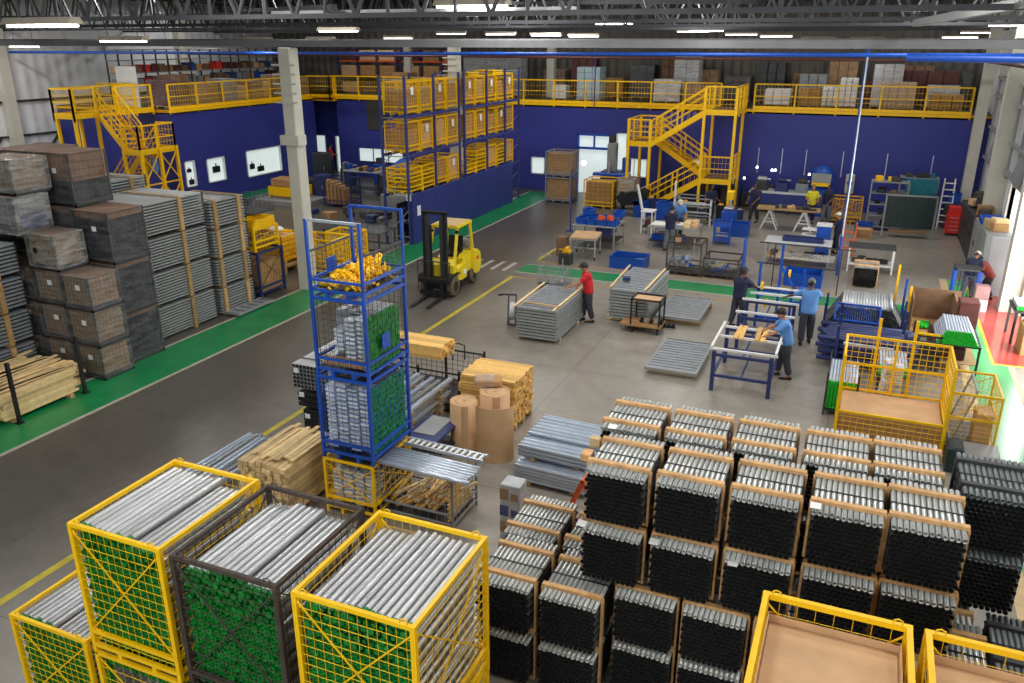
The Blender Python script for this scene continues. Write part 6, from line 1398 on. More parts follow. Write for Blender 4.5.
landing(st, -7.05, Y0, -5.65, Y0 + 2.3, 1.55, [[(-5.65, Y0), (-5.65, Y0 + 2.3)], [(-7.0, Y0), (-5.65, Y0)]])
flight(st, -9.5, 3.1, -7.05, 4.65, Y0 + 0.05, 1.0)
flight(st, -9.5, 3.1, -7.05, 1.55, Y0 + 1.25, 1.0)
flight(st, -9.6, 0.0, -7.05, 1.55, Y0 + 0.05, 1.0)
st = thing('staircase', 'yellow steel staircase beside the left blue side wall', 'staircase', (0, 0, 0))
landing(st, -30.1, 27.15, -29.15, 29.2, 3.1, [[(-30.1, 27.15), (-29.15, 27.15)], [(-29.15, 27.15), (-29.15, 29.2)], [(-29.15, 29.2), (-30.1, 29.2)]])
for x in (-30.1, -29.1):
    for y in (27.15, 28.2, 29.2): ob('column', MB().box(x - 0.06, y - 0.06, 0, x + 0.06, y + 0.06, 3.2), 'yellow', st)
for y in (27.15, 28.2): ob('cross_brace', MB().bar((-29.1, y, 0.3), (-29.1, y + 1.0, 1.6), 0.04).bar((-29.1, y, 1.6), (-29.1, y + 1.0, 0.3), 0.04).bar((-29.1, y, 1.7), (-29.1, y + 1.0, 3.0), 0.04).bar((-29.1, y, 3.0), (-29.1, y + 1.0, 1.7), 0.04).bar((-29.1, y, 1.65), (-29.1, y + 1.0, 1.65), 0.05), 'yellow', st)
flight(st, -30.0, 3.1, -31.4, 4.65, 27.25, 1.0)
flight(st, -30.1, 3.1, -32.6, 0.4, 28.3, 0.9, 12)
landing(st, -32.6, 26.0, -31.4, 30.5, 4.65, [[(-31.4, 26.0), (-31.4, 27.2)], [(-32.6, 26.0), (-31.4, 26.0)], [(-32.6, 26.0), (-32.6, 30.5)], [(-31.4, 28.4), (-31.4, 30.4)]])
for x in (-32.5, -31.45):
    for y in (26.05, 27.2): ob('column', MB().box(x - 0.06, y - 0.06, 0, x + 0.06, y + 0.06, 4.6), 'yellow', st)
one('blue_sack', MB().sphere((0, 0, 0), 0.3, (0.6, 0.6, 1.3), 12, 8), 'ltblue', 'light blue sack hanging under the left yellow staircase', 'sack', (-29.4, 28.1, 2.4))
# ------------------------------------------------------------------ goods on the mezzanine
ZM = 4.63
def pallet_load(lab, x, y, W, D, H, m, n=(2, 3), wrap=None, z=ZM):
    t = thing('loaded_pallet', lab, 'pallet load', (x, y, z))
    ob('pallet', MB().box(0, 0, 0.08, W, D, 0.12).box(0, 0, 0, 0.1, D, 0.08).box(W / 2 - 0.05, 0, 0, W / 2 + 0.05, D, 0.08).box(W - 0.1, 0, 0, W, D, 0.08), 'wood2', t)
    for k in range(n[1]):
        for i in range(n[0]):
            x0 = W * i / n[0]; z0 = 0.13 + (H - 0.13) * k / n[1]
            ob('carton', MB().bev(x0 + 0.01, 0.02 + random.uniform(0, 0.03), z0, x0 + W / n[0] - 0.01, D - 0.02, z0 + (H - 0.13) / n[1] - 0.01, 0.02), m, t)
    if wrap: ob('film_wrap', MB().bev(-0.01, -0.01, 0.1, W + 0.01, D + 0.01, H + 0.01, 0.03), wrap, t)
    return t
M['paleblue'] = mat('pale blue cartons', rgb(170, 195, 205), 0.6, 0, 0.1, 3)
pallet_load('stack of pale blue cartons on the deck left of the cable drop', -14.7, 43.3, 1.3, 1.1, 1.75, 'paleblue', (3, 6))
pallet_load('film wrapped shiny pallet load on the deck behind the landing rail', -10.6, 43.6, 1.4, 1.1, 1.2, 'white', (2, 3), 'film_lt')
pallet_load('second shiny wrapped load with peaked top above the stairs', -9.9, 45.0, 1.3, 1.1, 2.3, 'wall_sheet', (2, 4), 'film_lt')
pallet_load('low brown carton load left of the top stair landing', -9.0, 43.3, 1.9, 1.0, 0.95, 'card2', (4, 2), 'film')
pallet_load('white sack load directly right of the top stair landing', -5.0, 43.4, 1.2, 1.0, 0.85, 'white', (3, 4))
pallet_load('brown carton load right of the white sack load by the stairs', -3.4, 43.4, 1.0, 1.0, 0.9, 'card2', (2, 2))
pallet_load('grey carton load behind the rail right of the stairs', -3.6, 45.2, 1.3, 1.0, 1.5, 'grey_panel', (3, 3))
pallet_load('stepped white carton load in the middle of the right mezzanine, left half', -2.35, 43.4, 0.75, 1.0, 1.0, 'white', (3, 5))
pallet_load('stepped white carton load in the middle of the right mezzanine, tall right half', -1.6, 43.4, 0.8, 1.0, 1.4, 'white', (3, 7))
pallet_load('tall grey wrapped load right of the white cartons', -0.2, 44.4, 1.3, 1.1, 2.0, 'wall_sheet', (3, 6), 'film')
pallet_load('cream and white carton load behind yellow rails right of the air pole', 0.2, 43.2, 1.5, 1.0, 1.25, 'card', (4, 4), 'film_lt')
pallet_load('low brown carton load near the right end of the mezzanine', 2.3, 43.2, 1.4, 1.0, 0.75, 'card2', (3, 2))
pallet_load('flat pale load near the right end of the mezzanine', 2.2, 44.6, 1.4, 0.8, 1.1, 'wall_sheet', (2, 3))
pallet_load('dark red machine load at the back right of the mezzanine', 0.8, 46.0, 2.8, 1.0, 1.7, 'maroon', (4, 2))
pallet_load('white drum load left of the pale blue cartons', -16.2, 43.6, 0.8, 0.8, 0.8, 'white', (2, 2))
pallet_load('brown goods behind the rack top on the deck', -22.5, 43.6, 2.2, 1.1, 1.1, 'card', (4, 3))
pallet_load('film wrapped goods high behind the rack on the deck', -22.3, 45.2, 3.6, 1.1, 2.2, 'grey_panel', (5, 4), 'film_lt')
pallet_load('brown goods at the deck right of the far left lamps', -26.8, 43.6, 1.8, 1.0, 1.3, 'card2', (3, 3))
for k in range(11):
    pallet_load('%s pallet load from the near end on the left mezzanine' % ['first', 'second', 'third', 'fourth', 'fifth', 'sixth', 'seventh', 'eighth', 'ninth', 'tenth', 'eleventh'][k], -32.3 - 0.3 * (k % 2), 31.0 + 1.05 * k, 1.1, 0.95, (1.3, 1.5, 1.1, 0.95, 1.2, 0.8, 1.0, 0.9, 1.25, 0.8, 1.0)[k], ('maroon', 'card3', 'card2', 'card2', 'grey_panel', 'card', 'card2', 'card', 'card3', 'card', 'card2')[k], (2, 3), None if k % 2 else 'film')
wd = ['first', 'second', 'third', 'fourth', 'fifth', 'sixth', 'seventh', 'eighth', 'ninth', 'tenth', 'eleventh', 'twelfth', 'thirteenth']
for k in range(13):
    pallet_load('%s load from the left in the rear row of the back mezzanine' % wd[k], -17.8 + 1.72 * k, 46.4, 1.35, 1.1, (1.5, 2.1, 1.1, 1.8, 2.3, 1.6, 1.3, 2.0, 1.5, 2.2, 1.2, 1.9, 1.7)[k], ('card3', 'maroon', 'card2', 'grey_dk', 'card3', 'card4', 'brown_frame', 'grey_dk', 'card3', 'card2', 'maroon', 'card3', 'grey_dk')[k], (3, 4), 'film' if k % 3 == 0 else None)
# storage shelves on the left mezzanine
t = thing('storage_shelf', 'long dark shelving against the back of the left mezzanine', 'shelving', (-37.6, 31.5, ZM))
for k in range(9): ob('upright', MB().box(3.2, 1.6 * k, 0, 3.26, 1.6 * k + 0.06, 2.6).box(2.4, 1.6 * k, 0, 2.46, 1.6 * k + 0.06, 2.6), 'grey_dk', t)
for z in (0.3, 0.9, 1.5, 2.1, 2.6): ob('shelf_board', MB().box(2.4, 0, z, 3.26, 12.9, z + 0.04), 'grey_frame', t)
for k in range(48):
    y = 31.6 + 0.53 * (k % 24); z = ZM + (0.95 if k < 24 else 1.55)
    one('parts_box', MB().bev(0, 0, 0, 0.6, 0.42, 0.25 + 0.15 * random.random(), 0.02), random.choice(['card2', 'card', 'red', 'blue_bin', 'grey_frame', 'maroon', 'card3']), 'small parts box on the shelving of the left mezzanine', 'box', (-35.1, y, z), 0, 'parts boxes on the left mezzanine shelving')
one('white_screen', MB().bev(0, 0, 0, 1.3, 0.06, 1.9, 0.01).box(0.4, -0.03, 0, 0.45, 0, 1.9).box(0.9, -0.03, 0, 0.95, 0, 1.9), 'white', 'large white panel standing on the left mezzanine near the stairs', 'panel', (-34.0, 30.9, ZM))
for k, x in enumerate((-33.4, -28.9)):
    t = thing('storage_rack', '%s dark pallet rack high at the back of the far left deck' % ('left' if k == 0 else 'right'), 'rack', (x + 1.8, 46.2, ZM))
    for q in range(4):
        for y in (0, 1.0): ob('upright', MB().box(1.4 * q, y, 0, 1.4 * q + 0.07, y + 0.07, 3.0), 'blue_dk', t)
    for z in (0.9, 1.8, 2.7): ob('beam', MB().box(0, 0, z, 4.27, 0.06, z + 0.09).box(0, 1.0, z, 4.27, 1.06, z + 0.09), 'orange', t)
    for q in range(9): one('goods_box', MB().bev(0, 0, 0, 1.1, 0.9, 0.6, 0.03), random.choice(['card2', 'card3', 'maroon', 'card']), 'goods box in the %s high rack on the far left deck' % ('left' if k == 0 else 'right'), 'box', (x + 1.95 + 1.4 * (q % 3), 46.25, ZM + (0.0, 1.0, 1.9)[q // 3]), 0, 'goods in the %s high deck rack' % ('left' if k == 0 else 'right'))
# ------------------------------------------------------------------ workshop under the mezzanine
def table(lab, x, y, W, D, H, top, leg, shelf=None, rz=0.0):
    t = thing('work_table', lab, 'table', (x, y, 0), rz)
    ob('tabletop', MB().bev(0, 0, H - 0.04, W, D, H, 0.01), top, t)
    for a in (0.03, W - 0.08):
        for b in (0.03, D - 0.08): ob('leg', MB().box(a, b, 0, a + 0.05, b + 0.05, H - 0.04), leg, t)
    if shelf: ob('shelf', MB().box(0.05, 0.05, 0.25, W - 0.05, D - 0.05, 0.28), shelf, t)
    return t
def boxes(n, x0, y0, W, D, z, kinds, lab, grp, nm='parts_box', s=(0.2, 0.3)):
    for k in range(n):
        w_, d_, h_ = (random.uniform(*s) for _ in range(3))
        one(nm, MB().bev(0, 0, 0, w_, d_, h_ * 0.7, 0.02), random.choice(kinds), lab, 'box', (x0 + random.random() * max(0.01, W - w_), y0 + random.random() * max(0.01, D - d_), z), random.uniform(-0.3, 0.3), grp)
def stillage(lab, x, y, z, W, D, H, lab2):
    cage('wire_cage', lab, W, D, H, col='grey_frame', loc=(x, y, z), nx=8, ny=8, nz=7, fr=0.05, wire=0.005, loops=False, diag=False, low=0.2)
    one('cardboard_bin', MB().bev(-W / 2 + 0.07, 0.07, 0.14, W / 2 - 0.07, D - 0.07, H - 0.1, 0.02), 'card2', lab2, 'carton', (x, y, z))
stillage('lower grey stillage of brown cardboard by the end of the walkway', -14.05, 38.9, 0, 1.35, 1.2, 1.25, 'brown cardboard in the lower stillage by the walkway end')
stillage('upper grey stillage of brown cardboard by the end of the walkway', -14.05, 38.9, 1.27, 1.35, 1.2, 1.25, 'brown cardboard in the upper stillage by the walkway end')
cage('wire_cage', 'yellow cage wrapped in film before the white wall doorway', 1.5, 1.3, 1.35, col='yellow', loc=(-11.75, 38.3, 0), nx=6, ny=6, nz=6, fr=0.05, wire=0.005, loops=False, diag=False)
one('carton', MB().bev(-0.65, 0.08, 0.13, 0.65, 1.2, 1.25, 0.03), 'card2', 'brown carton in the yellow cage before the wall doorway', 'carton', (-11.75, 38.3, 0))
wrapped('wrapped crate with pale cover right of the yellow cage at the doorway', -10.9, 38.6, 0, 0.9, 1.0, 1.45, 'card', flm='film_lt', tagpos=False)
t = thing('milling_machine', 'grey and blue milling machine standing in the wall doorway', 'machine', (-12.3, 40.3, 0))
ob('machine_base', MB().bev(0, 0, 0, 1.1, 0.9, 1.5, 0.05), 'blue_dk', t); ob('machine_head', MB().bev(0.3, 0.1, 1.5, 0.75, 0.6, 2.9, 0.06), 'grey_frame', t)
ob('motor', MB().tube((0.5, 0.3, 2.9), (0.5, 0.3, 3.25), 0.18, 14), 'grey_dk', t); ob('spindle', MB().tube((0.5, -0.1, 1.3), (0.5, -0.1, 2.0), 0.09, 12), 'steel', t)
ob('work_bed', MB().bev(-0.3, -0.3, 1.3, 1.5, 0.1, 1.45, 0.03), 'blue', t); ob('hand_wheel', MB().tube((1.5, -0.1, 1.38), (1.6, -0.1, 1.38), 0.15, 14), 'steel', t); ob('control_box', MB().bev(1.1, 0.1, 1.5, 1.5, 0.4, 2.2, 0.03), 'blue', t)
one('glowing_work_lamp', MB().sphere((0, 0, 0), 0.14, (1, 1, 1), 12, 8), 'lamp_blue', 'glowing work lamp on the machine in the wall doorway', 'work lamp', (-13.4, 41.0, 1.75))
t = thing('metal_press', 'black slanted bending machine right of the doorway cages', 'machine', (-10.5, 36.9, 0))
ob('press_bed', MB().prism([(0, 0.9), (1.2, 1.3), (1.5, 1.15), (1.3, 0.6), (0.3, 0.5)], 'y', 0, 0.7), 'black', t)
for x in (0.25, 1.15): ob('leg', MB().box(x, 0.1, 0, x + 0.1, 0.6, 0.7), 'black', t)
ob('lever', MB().bar((0.9, 0, 1.2), (1.5, -0.1, 1.5), 0.05), 'steel', t)
one('signal_post', MB().tube((0, 0, 0.02), (0, 0, 1.5), 0.03, 8).tube((0, 0, 0), (0, 0, 0.03), 0.18, 14).box(-0.1, -0.05, 1.2, 0.1, 0.05, 1.5), 'black', 'black stand post on a round foot before the bending machine', 'post', (-9.6, 34.9, 0))
one('signal_post', MB().tube((0, 0, 0.02), (0, 0, 2.6), 0.03, 8).tube((0, 0, 0), (0, 0, 0.03), 0.2, 14), 'blue_part', 'tall thin blue post behind the blue parts table', 'post', (-11.3, 33.0, 0))
# blue parts table
table('steel table heaped with blue plastic bins, left of the parts table', -10.3, 30.3, 1.75, 1.5, 0.9, 'grey_frame', 'grey_frame', 'grey_dk')
for k in range(9): bin_('blue plastic bin %s on the steel table' % ['at the left front', 'beside the left front one', 'in the middle front', 'at the right front', 'at the left back', 'in the middle back', 'at the right back', 'stacked at the left', 'stacked on top of the heap'][k], -10.2 + 0.42 * (k % 4) + (0.1 if k > 6 else 0), 30.45 + 0.55 * (k // 4 if k < 8 else 1), 0.38, 0.5, 0.22, 'blue_bin', 0.91 + (0.0 if k < 7 else 0.25), 0.0)
boxes(4, -9.4, 30.35, 0.8, 0.4, 1.14, ['card', 'orange'], 'small tan box on the blue bins of the steel table', 'tan boxes on the steel table', s=(0.12, 0.25))
bin_('dark blue bin hanging beneath the steel table top', -9.4, 30.5, 0.6, 0.9, 0.35, 'blue_dk', 0.5)
t = thing('cart_table', 'wheeled steel cart table with a brown board top', 'cart', (-9.75, 28.4, 0), 0.12)
ob('tabletop', MB().bev(0, 0, 0.8, 1.0, 1.2, 0.84, 0.01), 'card', t); ob('top_frame', MB().box(-0.02, -0.02, 0.74, 1.02, 1.22, 0.79), 'steel', t)
for x in (0.02, 0.94):
    for y in (0.02, 1.14): ob('leg', MB().box(x, y, 0.1, x + 0.045, y + 0.045, 0.75), 'steel', t); ob('wheel', MB().tube((x + 0.0, y + 0.02, 0.06), (x + 0.04, y + 0.02, 0.06), 0.06, 10), 'rubber', t)
ob('cross_bar', MB().box(0.05, 0.55, 0.3, 0.95, 0.6, 0.34).box(0.5, 0.05, 0.3, 0.54, 1.1, 0.34), 'steel', t)
one('vise', MB().bev(0, 0, 0, 0.3, 0.2, 0.12, 0.03).box(0.1, -0.1, 0.05, 0.2, 0.3, 0.2).tube((-0.15, 0.1, 0.1), (0.0, 0.1, 0.1), 0.025, 8), 'yellow_dk', 'small yellow and grey vise on a crate left of the cart table', 'vise', (-9.75, 27.6, 0.42))
one('tool_crate', MB().bev(0, 0, 0, 0.45, 0.4, 0.42, 0.02), 'grey_dk', 'dark crate carrying the vise left of the cart table', 'crate', (-9.85, 27.5, 0))
one('tool_crate', MB().bev(0, 0, 0, 0.4, 0.4, 0.75, 0.02), 'card3', 'brown tool box standing left of the brown topped cart table', 'box', (-10.35, 28.6, 0))
# parts table with two people
table('long parts table with white sheets between the two workers', -7.55, 31.3, 1.95, 1.3, 0.86, 'grey_frame', 'grey_frame', 'grey_dk')
one('white_sheet', MB().box(0, 0, 0, 0.9, 0.7, 0.012), 'paper', 'white sheet on the left of the long parts table', 'sheet', (-7.5, 31.6, 0.862))
one('white_sheet', MB().box(0, 0, 0, 0.45, 0.5, 0.012), 'paper', 'white sheet at the middle of the long parts table', 'sheet', (-6.5, 31.9, 0.862), 0.2)
boxes(5, -6.2, 31.5, 0.55, 0.9, 0.865, ['card', 'card2', 'wood3'], 'small brown box at the right end of the long parts table', 'boxes on the parts table', s=(0.18, 0.34))
boxes(7, -7.45, 31.4, 1.7, 0.8, 0.285, ['card2', 'card', 'blue_bin', 'wood2'], 'box on the lower shelf of the long parts table', 'boxes under the parts table', s=(0.25, 0.4))
table('small white two deck stand left of the parts table', -8.45, 33.7, 0.55, 0.7, 0.95, 'white', 'white', 'grey_dk')
one('carton', MB().bev(0, 0, 0, 0.3, 0.3, 0.25, 0.02), 'maroon', 'dark box on the lower deck of the small white stand', 'box', (-8.3, 33.9, 0.29))
t = thing('blue_cart', 'blue steel trolley with a tray of dark parts', 'trolley', (-5.2, 32.9, 0), 0.1)
for x in (0, 0.6):
    for y in (0, 0.6): ob('post', MB().box(x - 0.03, y - 0.03, 0, x + 0.03, y + 0.03, 0.8), 'blue', t)
ob('tray', MB().box(-0.05, -0.05, 0.72, 0.65, 0.65, 0.76).box(-0.05, -0.05, 0.76, 0.65, -0.02, 0.92).box(-0.05, 0.62, 0.76, 0.65, 0.65, 0.92).box(-0.05, -0.02, 0.76, -0.02, 0.62, 0.92).box(0.62, -0.02, 0.76, 0.65, 0.62, 0.92), 'blue', t)
ob('lower_shelf', MB().box(-0.02, -0.02, 0.15, 0.62, 0.62, 0.2), 'blue', t); ob('side_bar', MB().box(0, -0.02, 0.42, 0.6, 0.01, 0.48), 'blue', t)
for k in range(6): one('steel_part', MB().tube((0, 0, 0.05), (0.16, 0, 0.05), 0.045, 8).box(0.05, -0.05, 0, 0.1, 0.05, 0.12), 'junk', 'dark part in the tray of the blue trolley', 'part', (-5.1 + 0.16 * (k % 3), 33.05 + 0.22 * (k // 3), 0.765), random.uniform(0, 3), 'parts on the blue trolley')
bin_('blue tub standing on the floor right of the blue trolley', -4.9, 34.6, 0.8, 0.7, 0.55, 'blue_bin')
t = thing('drill_press', 'yellow and blue pillar drilling machine beside the blue trolley', 'machine', (-5.05, 35.6, 0))
ob('machine_base', MB().bev(-0.3, -0.3, 0, 0.3, 0.3, 0.9, 0.04), 'blue', t); ob('pillar', MB().tube((0, 0.1, 0.9), (0, 0.1, 1.75), 0.06, 12), 'steel', t)
ob('drill_head', MB().bev(-0.14, -0.3, 1.4, 0.14, 0.2, 1.75, 0.04), 'yellow', t); ob('drill_table', MB().bev(-0.2, -0.35, 1.02, 0.2, 0.05, 1.07, 0.01), 'steel', t); ob('spindle', MB().tube((0, -0.2, 1.18), (0, -0.2, 1.4), 0.025, 8), 'steel', t)
# racks and machines under the staircase
t = thing('tube_rack', 'grey upright rack with leaning white bar under the right staircase', 'rack', (-7.6, 36.2, 0))
for x in (0, 1.6): ob('upright', MB().box(x, 0, 0, x + 0.08, 0.08, 1.9 if x == 0 else 1.2), 'white', t); ob('upright', MB().box(x, 0.9, 0, x + 0.08, 0.98, 1.2), 'grey_frame', t)
for z in (0.4, 0.8, 1.15): ob('cross_rail', MB().box(0, 0, z, 1.68, 0.05, z + 0.05).box(0, 0.9, z, 1.68, 0.95, z + 0.05), 'grey_frame', t)
for k in range(10): one('bar_stock', MB().tube((0, 0, 0), (1.5, 0, 0), 0.03, 8), 'steel' if k % 2 else 'grey_dk', 'bar lying on the grey rack under the right staircase', 'bar', (-7.55, 36.35 + 0.06 * (k % 5) * 2, 0.49 + 0.4 * (k // 5)), 0, 'bars on the rack under the stairs')
one('white_bar', MB().bar((0, 0, 0), (-0.5, 0.4, 1.5), 0.09), 'white', 'white bar leaning left of the rack under the staircase', 'bar', (-8.9, 36.3, 0.05))
bin_('blue drum bin below the left end of the staircase', -9.6, 36.9, 0.6, 0.6, 0.8, 'blue_bin')
bin_('small dark bin below the staircase middle landing', -9.0, 37.6, 0.7, 0.6, 0.7, 'blue_dk')
bin_('blue bin behind the light blue shirted worker', -8.1, 35.0, 0.6, 0.6, 1.1, 'blue_bin')
for k in range(12):
    x = -9.9 + 0.5 * k
    if x > -4.2: break
    one('workshop_cabinet', MB().bev(0, 0, 0, 0.46, 0.5, 0.7 + 0.4 * ((k * 7) % 3) / 2, 0.02).box(0.03, -0.01, 0.08, 0.43, 0.0, 0.6), ('blue_dk', 'grey_dk', 'black', 'brown_frame')[k % 4], '%s low dark cabinet from the left under the right staircase' % ['first', 'second', 'third', 'fourth', 'fifth', 'sixth', 'seventh', 'eighth', 'ninth', 'tenth', 'eleventh', 'twelfth'][k], 'cabinet', (x, 41.4, 0))
# blue bench along the back wall and lamps
t = thing('wall_bench', 'long navy fronted machine bench at the back wall behind the trestle bench', 'bench', (-4.9, 40.2, 0))
ob('bench_top', MB().bev(0, 0, 0.95, 3.6, 1.1, 1.02, 0.02), 'wall_sheet', t); ob('bench_front', MB().box(0.02, 0.02, 0.45, 3.58, 0.07, 0.95), 'blue_part', t)
for k in range(5): ob('leg', MB().box(0.05 + 0.87 * k, 0.08, 0, 0.13 + 0.87 * k, 0.95, 0.45), 'grey_dk', t)
for k in range(4):
    t = thing('bench_machine', ('left end grinding head', 'navy double motor unit', 'grey lathe head', 'pale drill head')[k] + ' on the machine bench at the back wall', 'machine', (-4.7 + 0.92 * k, 40.5, 1.025))
    ob('machine_body', MB().bev(0, 0, 0, 0.6, 0.5, 0.4, 0.04), ('grey_dk', 'blue_dk', 'grey_panel', 'grey_frame')[k], t); ob('motor', MB().tube((0.1, 0.25, 0.5), (0.5, 0.25, 0.5), 0.14, 12), ('steel', 'blue_dk', 'grey_dk', 'white')[k], t); ob('spindle', MB().tube((0.5, 0.25, 0.5), (0.68, 0.25, 0.5), 0.04, 8), 'steel', t)
for k, (x, z) in enumerate(((-4.75, 1.95), (-4.05, 1.85), (-3.9, 1.86), (-2.35, 1.75), (-5.3, 1.4), (-14.9, 1.9))):
    one('glowing_work_lamp', MB().tube((0, 0, 0), (0, 0, 0.1), 0.065, 12, True, 0.04), 'lamp_blue', ['glowing work lamp at the left end of the back wall bench', 'left one of the twin work lamps above the navy motors', 'right one of the twin work lamps above the navy motors', 'glowing work lamp above the pale drill head', 'small low work lamp beside the staircase foot', 'glowing lamp at the small window left of the stillages'][k], 'work lamp', (x, 41.2, z))  # work lamps of the wall
for k, x in enumerate((-4.85, -3.75, -2.65, -1.0, 0.9, 2.8)): one('wall_conduit', MB().box(-0.02, -0.03, 0, 0.02, 0, 1.2), 'steel_lt', '%s silver conduit from the left on the back blue wall' % ['first', 'second', 'third', 'fourth', 'fifth', 'sixth'][k], 'conduit', (x, BW - 0.005, 1.6))
# trestle bench
t = thing('trestle_bench', 'long bench on two white A shaped trestles strewn with parts', 'bench', (-4.05, 36.5, 0), 0.03)
ob('bench_top', MB().bev(0, 0, 0.86, 2.6, 0.9, 0.92, 0.01), 'wood2', t)
for x in (0.55, 1.95):
    for y in (0.1, 0.8): ob('trestle_leg', MB().bar((x - 0.35, y, 0), (x, y, 0.86), 0.06).bar((x + 0.35, y, 0), (x, y, 0.86), 0.06).bar((x - 0.2, y, 0.35), (x + 0.2, y, 0.35), 0.05), 'white', t)
boxes(12, -3.95, 36.6, 2.3, 0.7, 0.925, ['junk', 'card', 'grey_dk', 'wood2', 'steel'], 'small part on the long trestle bench', 'parts on the trestle bench', 'small_part', (0.1, 0.24))
# blue grinding machine
t = thing('dust_collector', 'big round topped blue machine with a yellow band at the back wall', 'machine', (-1.75, 40.3, 0))
ob('machine_body', MB().bev(-0.55, 0, 0, 0.55, 0.9, 1.3, 0.05), 'blue', t)
R = [[(q * cos(2 * PI * i / 18), 0.45 + q * 0.8 * sin(2 * PI * i / 18), z) for i in range(18)] for q, z in ((0.45, 1.3), (0.52, 1.45), (0.52, 1.85), (0.43, 2.1), (0.25, 2.25), (0.05, 2.3))]
ob('round_hood', MB().rings(R), 'blue_bin', t); ob('yellow_band', MB().bev(-0.4, -0.12, 1.42, 0.4, -0.06, 1.58, 0.01), 'yellow', t); ob('screen', MB().bev(-0.42, -0.1, 1.6, 0.42, -0.06, 2.0, 0.01), 'grey_frame', t)
t = thing('fire_hose_box', 'pale round air unit mounted right of the blue hooded machine', 'air unit', (-0.55, BW - 0.3, 0.9))
ob('unit_body', MB().bev(-0.2, 0, 0, 0.2, 0.28, 0.9, 0.06), 'cream', t); ob('dial', MB().tube((0, -0.03, 0.5), (0, 0.0, 0.5), 0.12, 14), 'grey_dk', t); ob('bracket', MB().box(-0.03, 0.2, -0.88, 0.03, 0.26, 0), 'grey_dk', t)
cage('wire_cage', 'worn yellow mesh cage between the workers and the grey shelves', 1.4, 1.0, 1.1, col='yellow_dk', loc=(-0.55, 39.2, 0), nx=10, ny=8, nz=8, fr=0.05, wire=0.008, loops=False)
one('ladder', MB().bar((0, 0, 0), (0, 0.1, 1.3), 0.05).bar((0.4, 0, 0), (0.4, 0.1, 1.3), 0.05).bar((0, 0.02, 0.3), (0.4, 0.02, 0.3), 0.04).bar((0, 0.04, 0.6), (0.4, 0.04, 0.6), 0.04).bar((0, 0.07, 0.9), (0.4, 0.07, 0.9), 0.04), 'orange', 'orange red hand truck beside the air pole', 'hand truck', (-0.38, 33.0, 0))
bin_('blue bin on the floor under the grey shelves', -0.05, 37.2, 0.7, 0.5, 0.45, 'blue_bin')
wcrate('small brown crate on the floor beside the grey shelves', 0.0, 36.2, 0, 0.65, 0.5, 0.42, 'card2', 'card')
t = thing('blue_cabinet', 'slim blue cabinet with white shelves left of the air pole', 'cabinet', (-1.35, 32.7, 0))
ob('cabinet_body', MB().bev(0, 0, 0, 0.5, 0.6, 1.1, 0.02), 'blue', t); ob('cabinet_top', MB().bev(-0.03, -0.03, 1.1, 0.53, 0.63, 1.14, 0.01), 'white', t)
for z in (0.5, 0.7, 0.9): ob('side_shelf', MB().prism([(0.0, 0.0), (-0.55, 0.1), (-0.5, 0.5), (0, 0.55)], 'z', z, z + 0.03), 'white', t)
t = table('long low work table with dark parts under a clear sheet', -3.0, 30.6, 2.3, 1.0, 0.85, 'wall_sheet', 'grey_frame', 'wood2')
boxes(10, -2.9, 30.7, 2.0, 0.7, 0.285, ['junk', 'black', 'card2'], 'small dark part on the shelf of the low work table', 'parts under the low work table', 'small_part', (0.12, 0.28))
bin_('row tray of dark tools on the low work table', -2.4, 30.8, 1.4, 0.5, 0.12, 'blue_dk', 0.855)
# grey shelves, green strip frame
def shelves(lab, x, y, W, D, H, n, rz=0.0):
    t = thing('shelf_unit', lab, 'shelf unit', (x, y, 0), rz)
    for a in (0, W - 0.05):
        for b in (0, D - 0.05): ob('upright', MB().box(a, b, 0, a + 0.05, b + 0.05, H), 'grey_frame', t)
    for k in range(n): ob('shelf_board', MB().box(0.0, 0.0, 0.15 + (H - 0.2) * k / (n - 1), W, D, 0.18 + (H - 0.2) * k / (n - 1)), 'grey_frame', t)
    return t
shelves('open grey shelf unit, left one right of the air pole', 0.35, 38.2, 1.5, 0.7, 2.1, 5)
for k in range(4): boxes(3, 0.4, 38.25, 1.35, 0.55, 0.19 + 0.475 * k, ['junk', 'maroon', 'black', 'card2'], 'small box in the left open grey shelf unit', 'boxes in the left grey shelf unit', s=(0.15, 0.35))
boxes(4, 0.4, 38.25, 1.2, 0.5, 2.09, ['yellow', 'junk'], 'yellow or dark case on the top of the left grey shelves', 'cases on the left grey shelves', s=(0.2, 0.35))
shelves('open grey shelf unit behind the dark green strip screen', 1.5, 39.9, 1.55, 0.7, 2.1, 4)
for k in range(3): boxes(4, 1.55, 39.95, 1.4, 0.55, 0.19 + 0.63 * k, ['junk', 'teal', 'black', 'card2'], 'small box in the shelf unit behind the green strip screen', 'boxes in the rear grey shelf unit', s=(0.2, 0.4))
boxes(8, 1.6, 39.95, 1.4, 0.55, 2.09, ['red', 'card', 'teal', 'grey_dk'], 'small coloured box on the top of the rear shelf unit', 'boxes on the top of the rear shelf unit', s=(0.12, 0.3))
one('teal_cover', MB().bev(0, 0, 0, 1.25, 0.05, 0.9, 0.01), 'teal', 'teal cloth hung across the rear shelf unit', 'cloth', (1.75, 39.8, 1.15))
t = thing('strip_screen', 'wheeled grey frame hung with dark green plastic strips', 'screen', (1.0, 37.0, 0), 0.08)
for x in (0, 1.9):
    ob('upright', MB().box(x - 0.03, -0.03, 0, x + 0.03, 0.03, 1.75), 'grey_frame', t); ob('foot', MB().box(x - 0.03, -0.35, 0.0, x + 0.03, 0.35, 0.05), 'grey_frame', t)
ob('top_bar', MB().box(-0.03, -0.03, 1.72, 1.93, 0.03, 1.78), 'grey_frame', t)
s_ = MB()
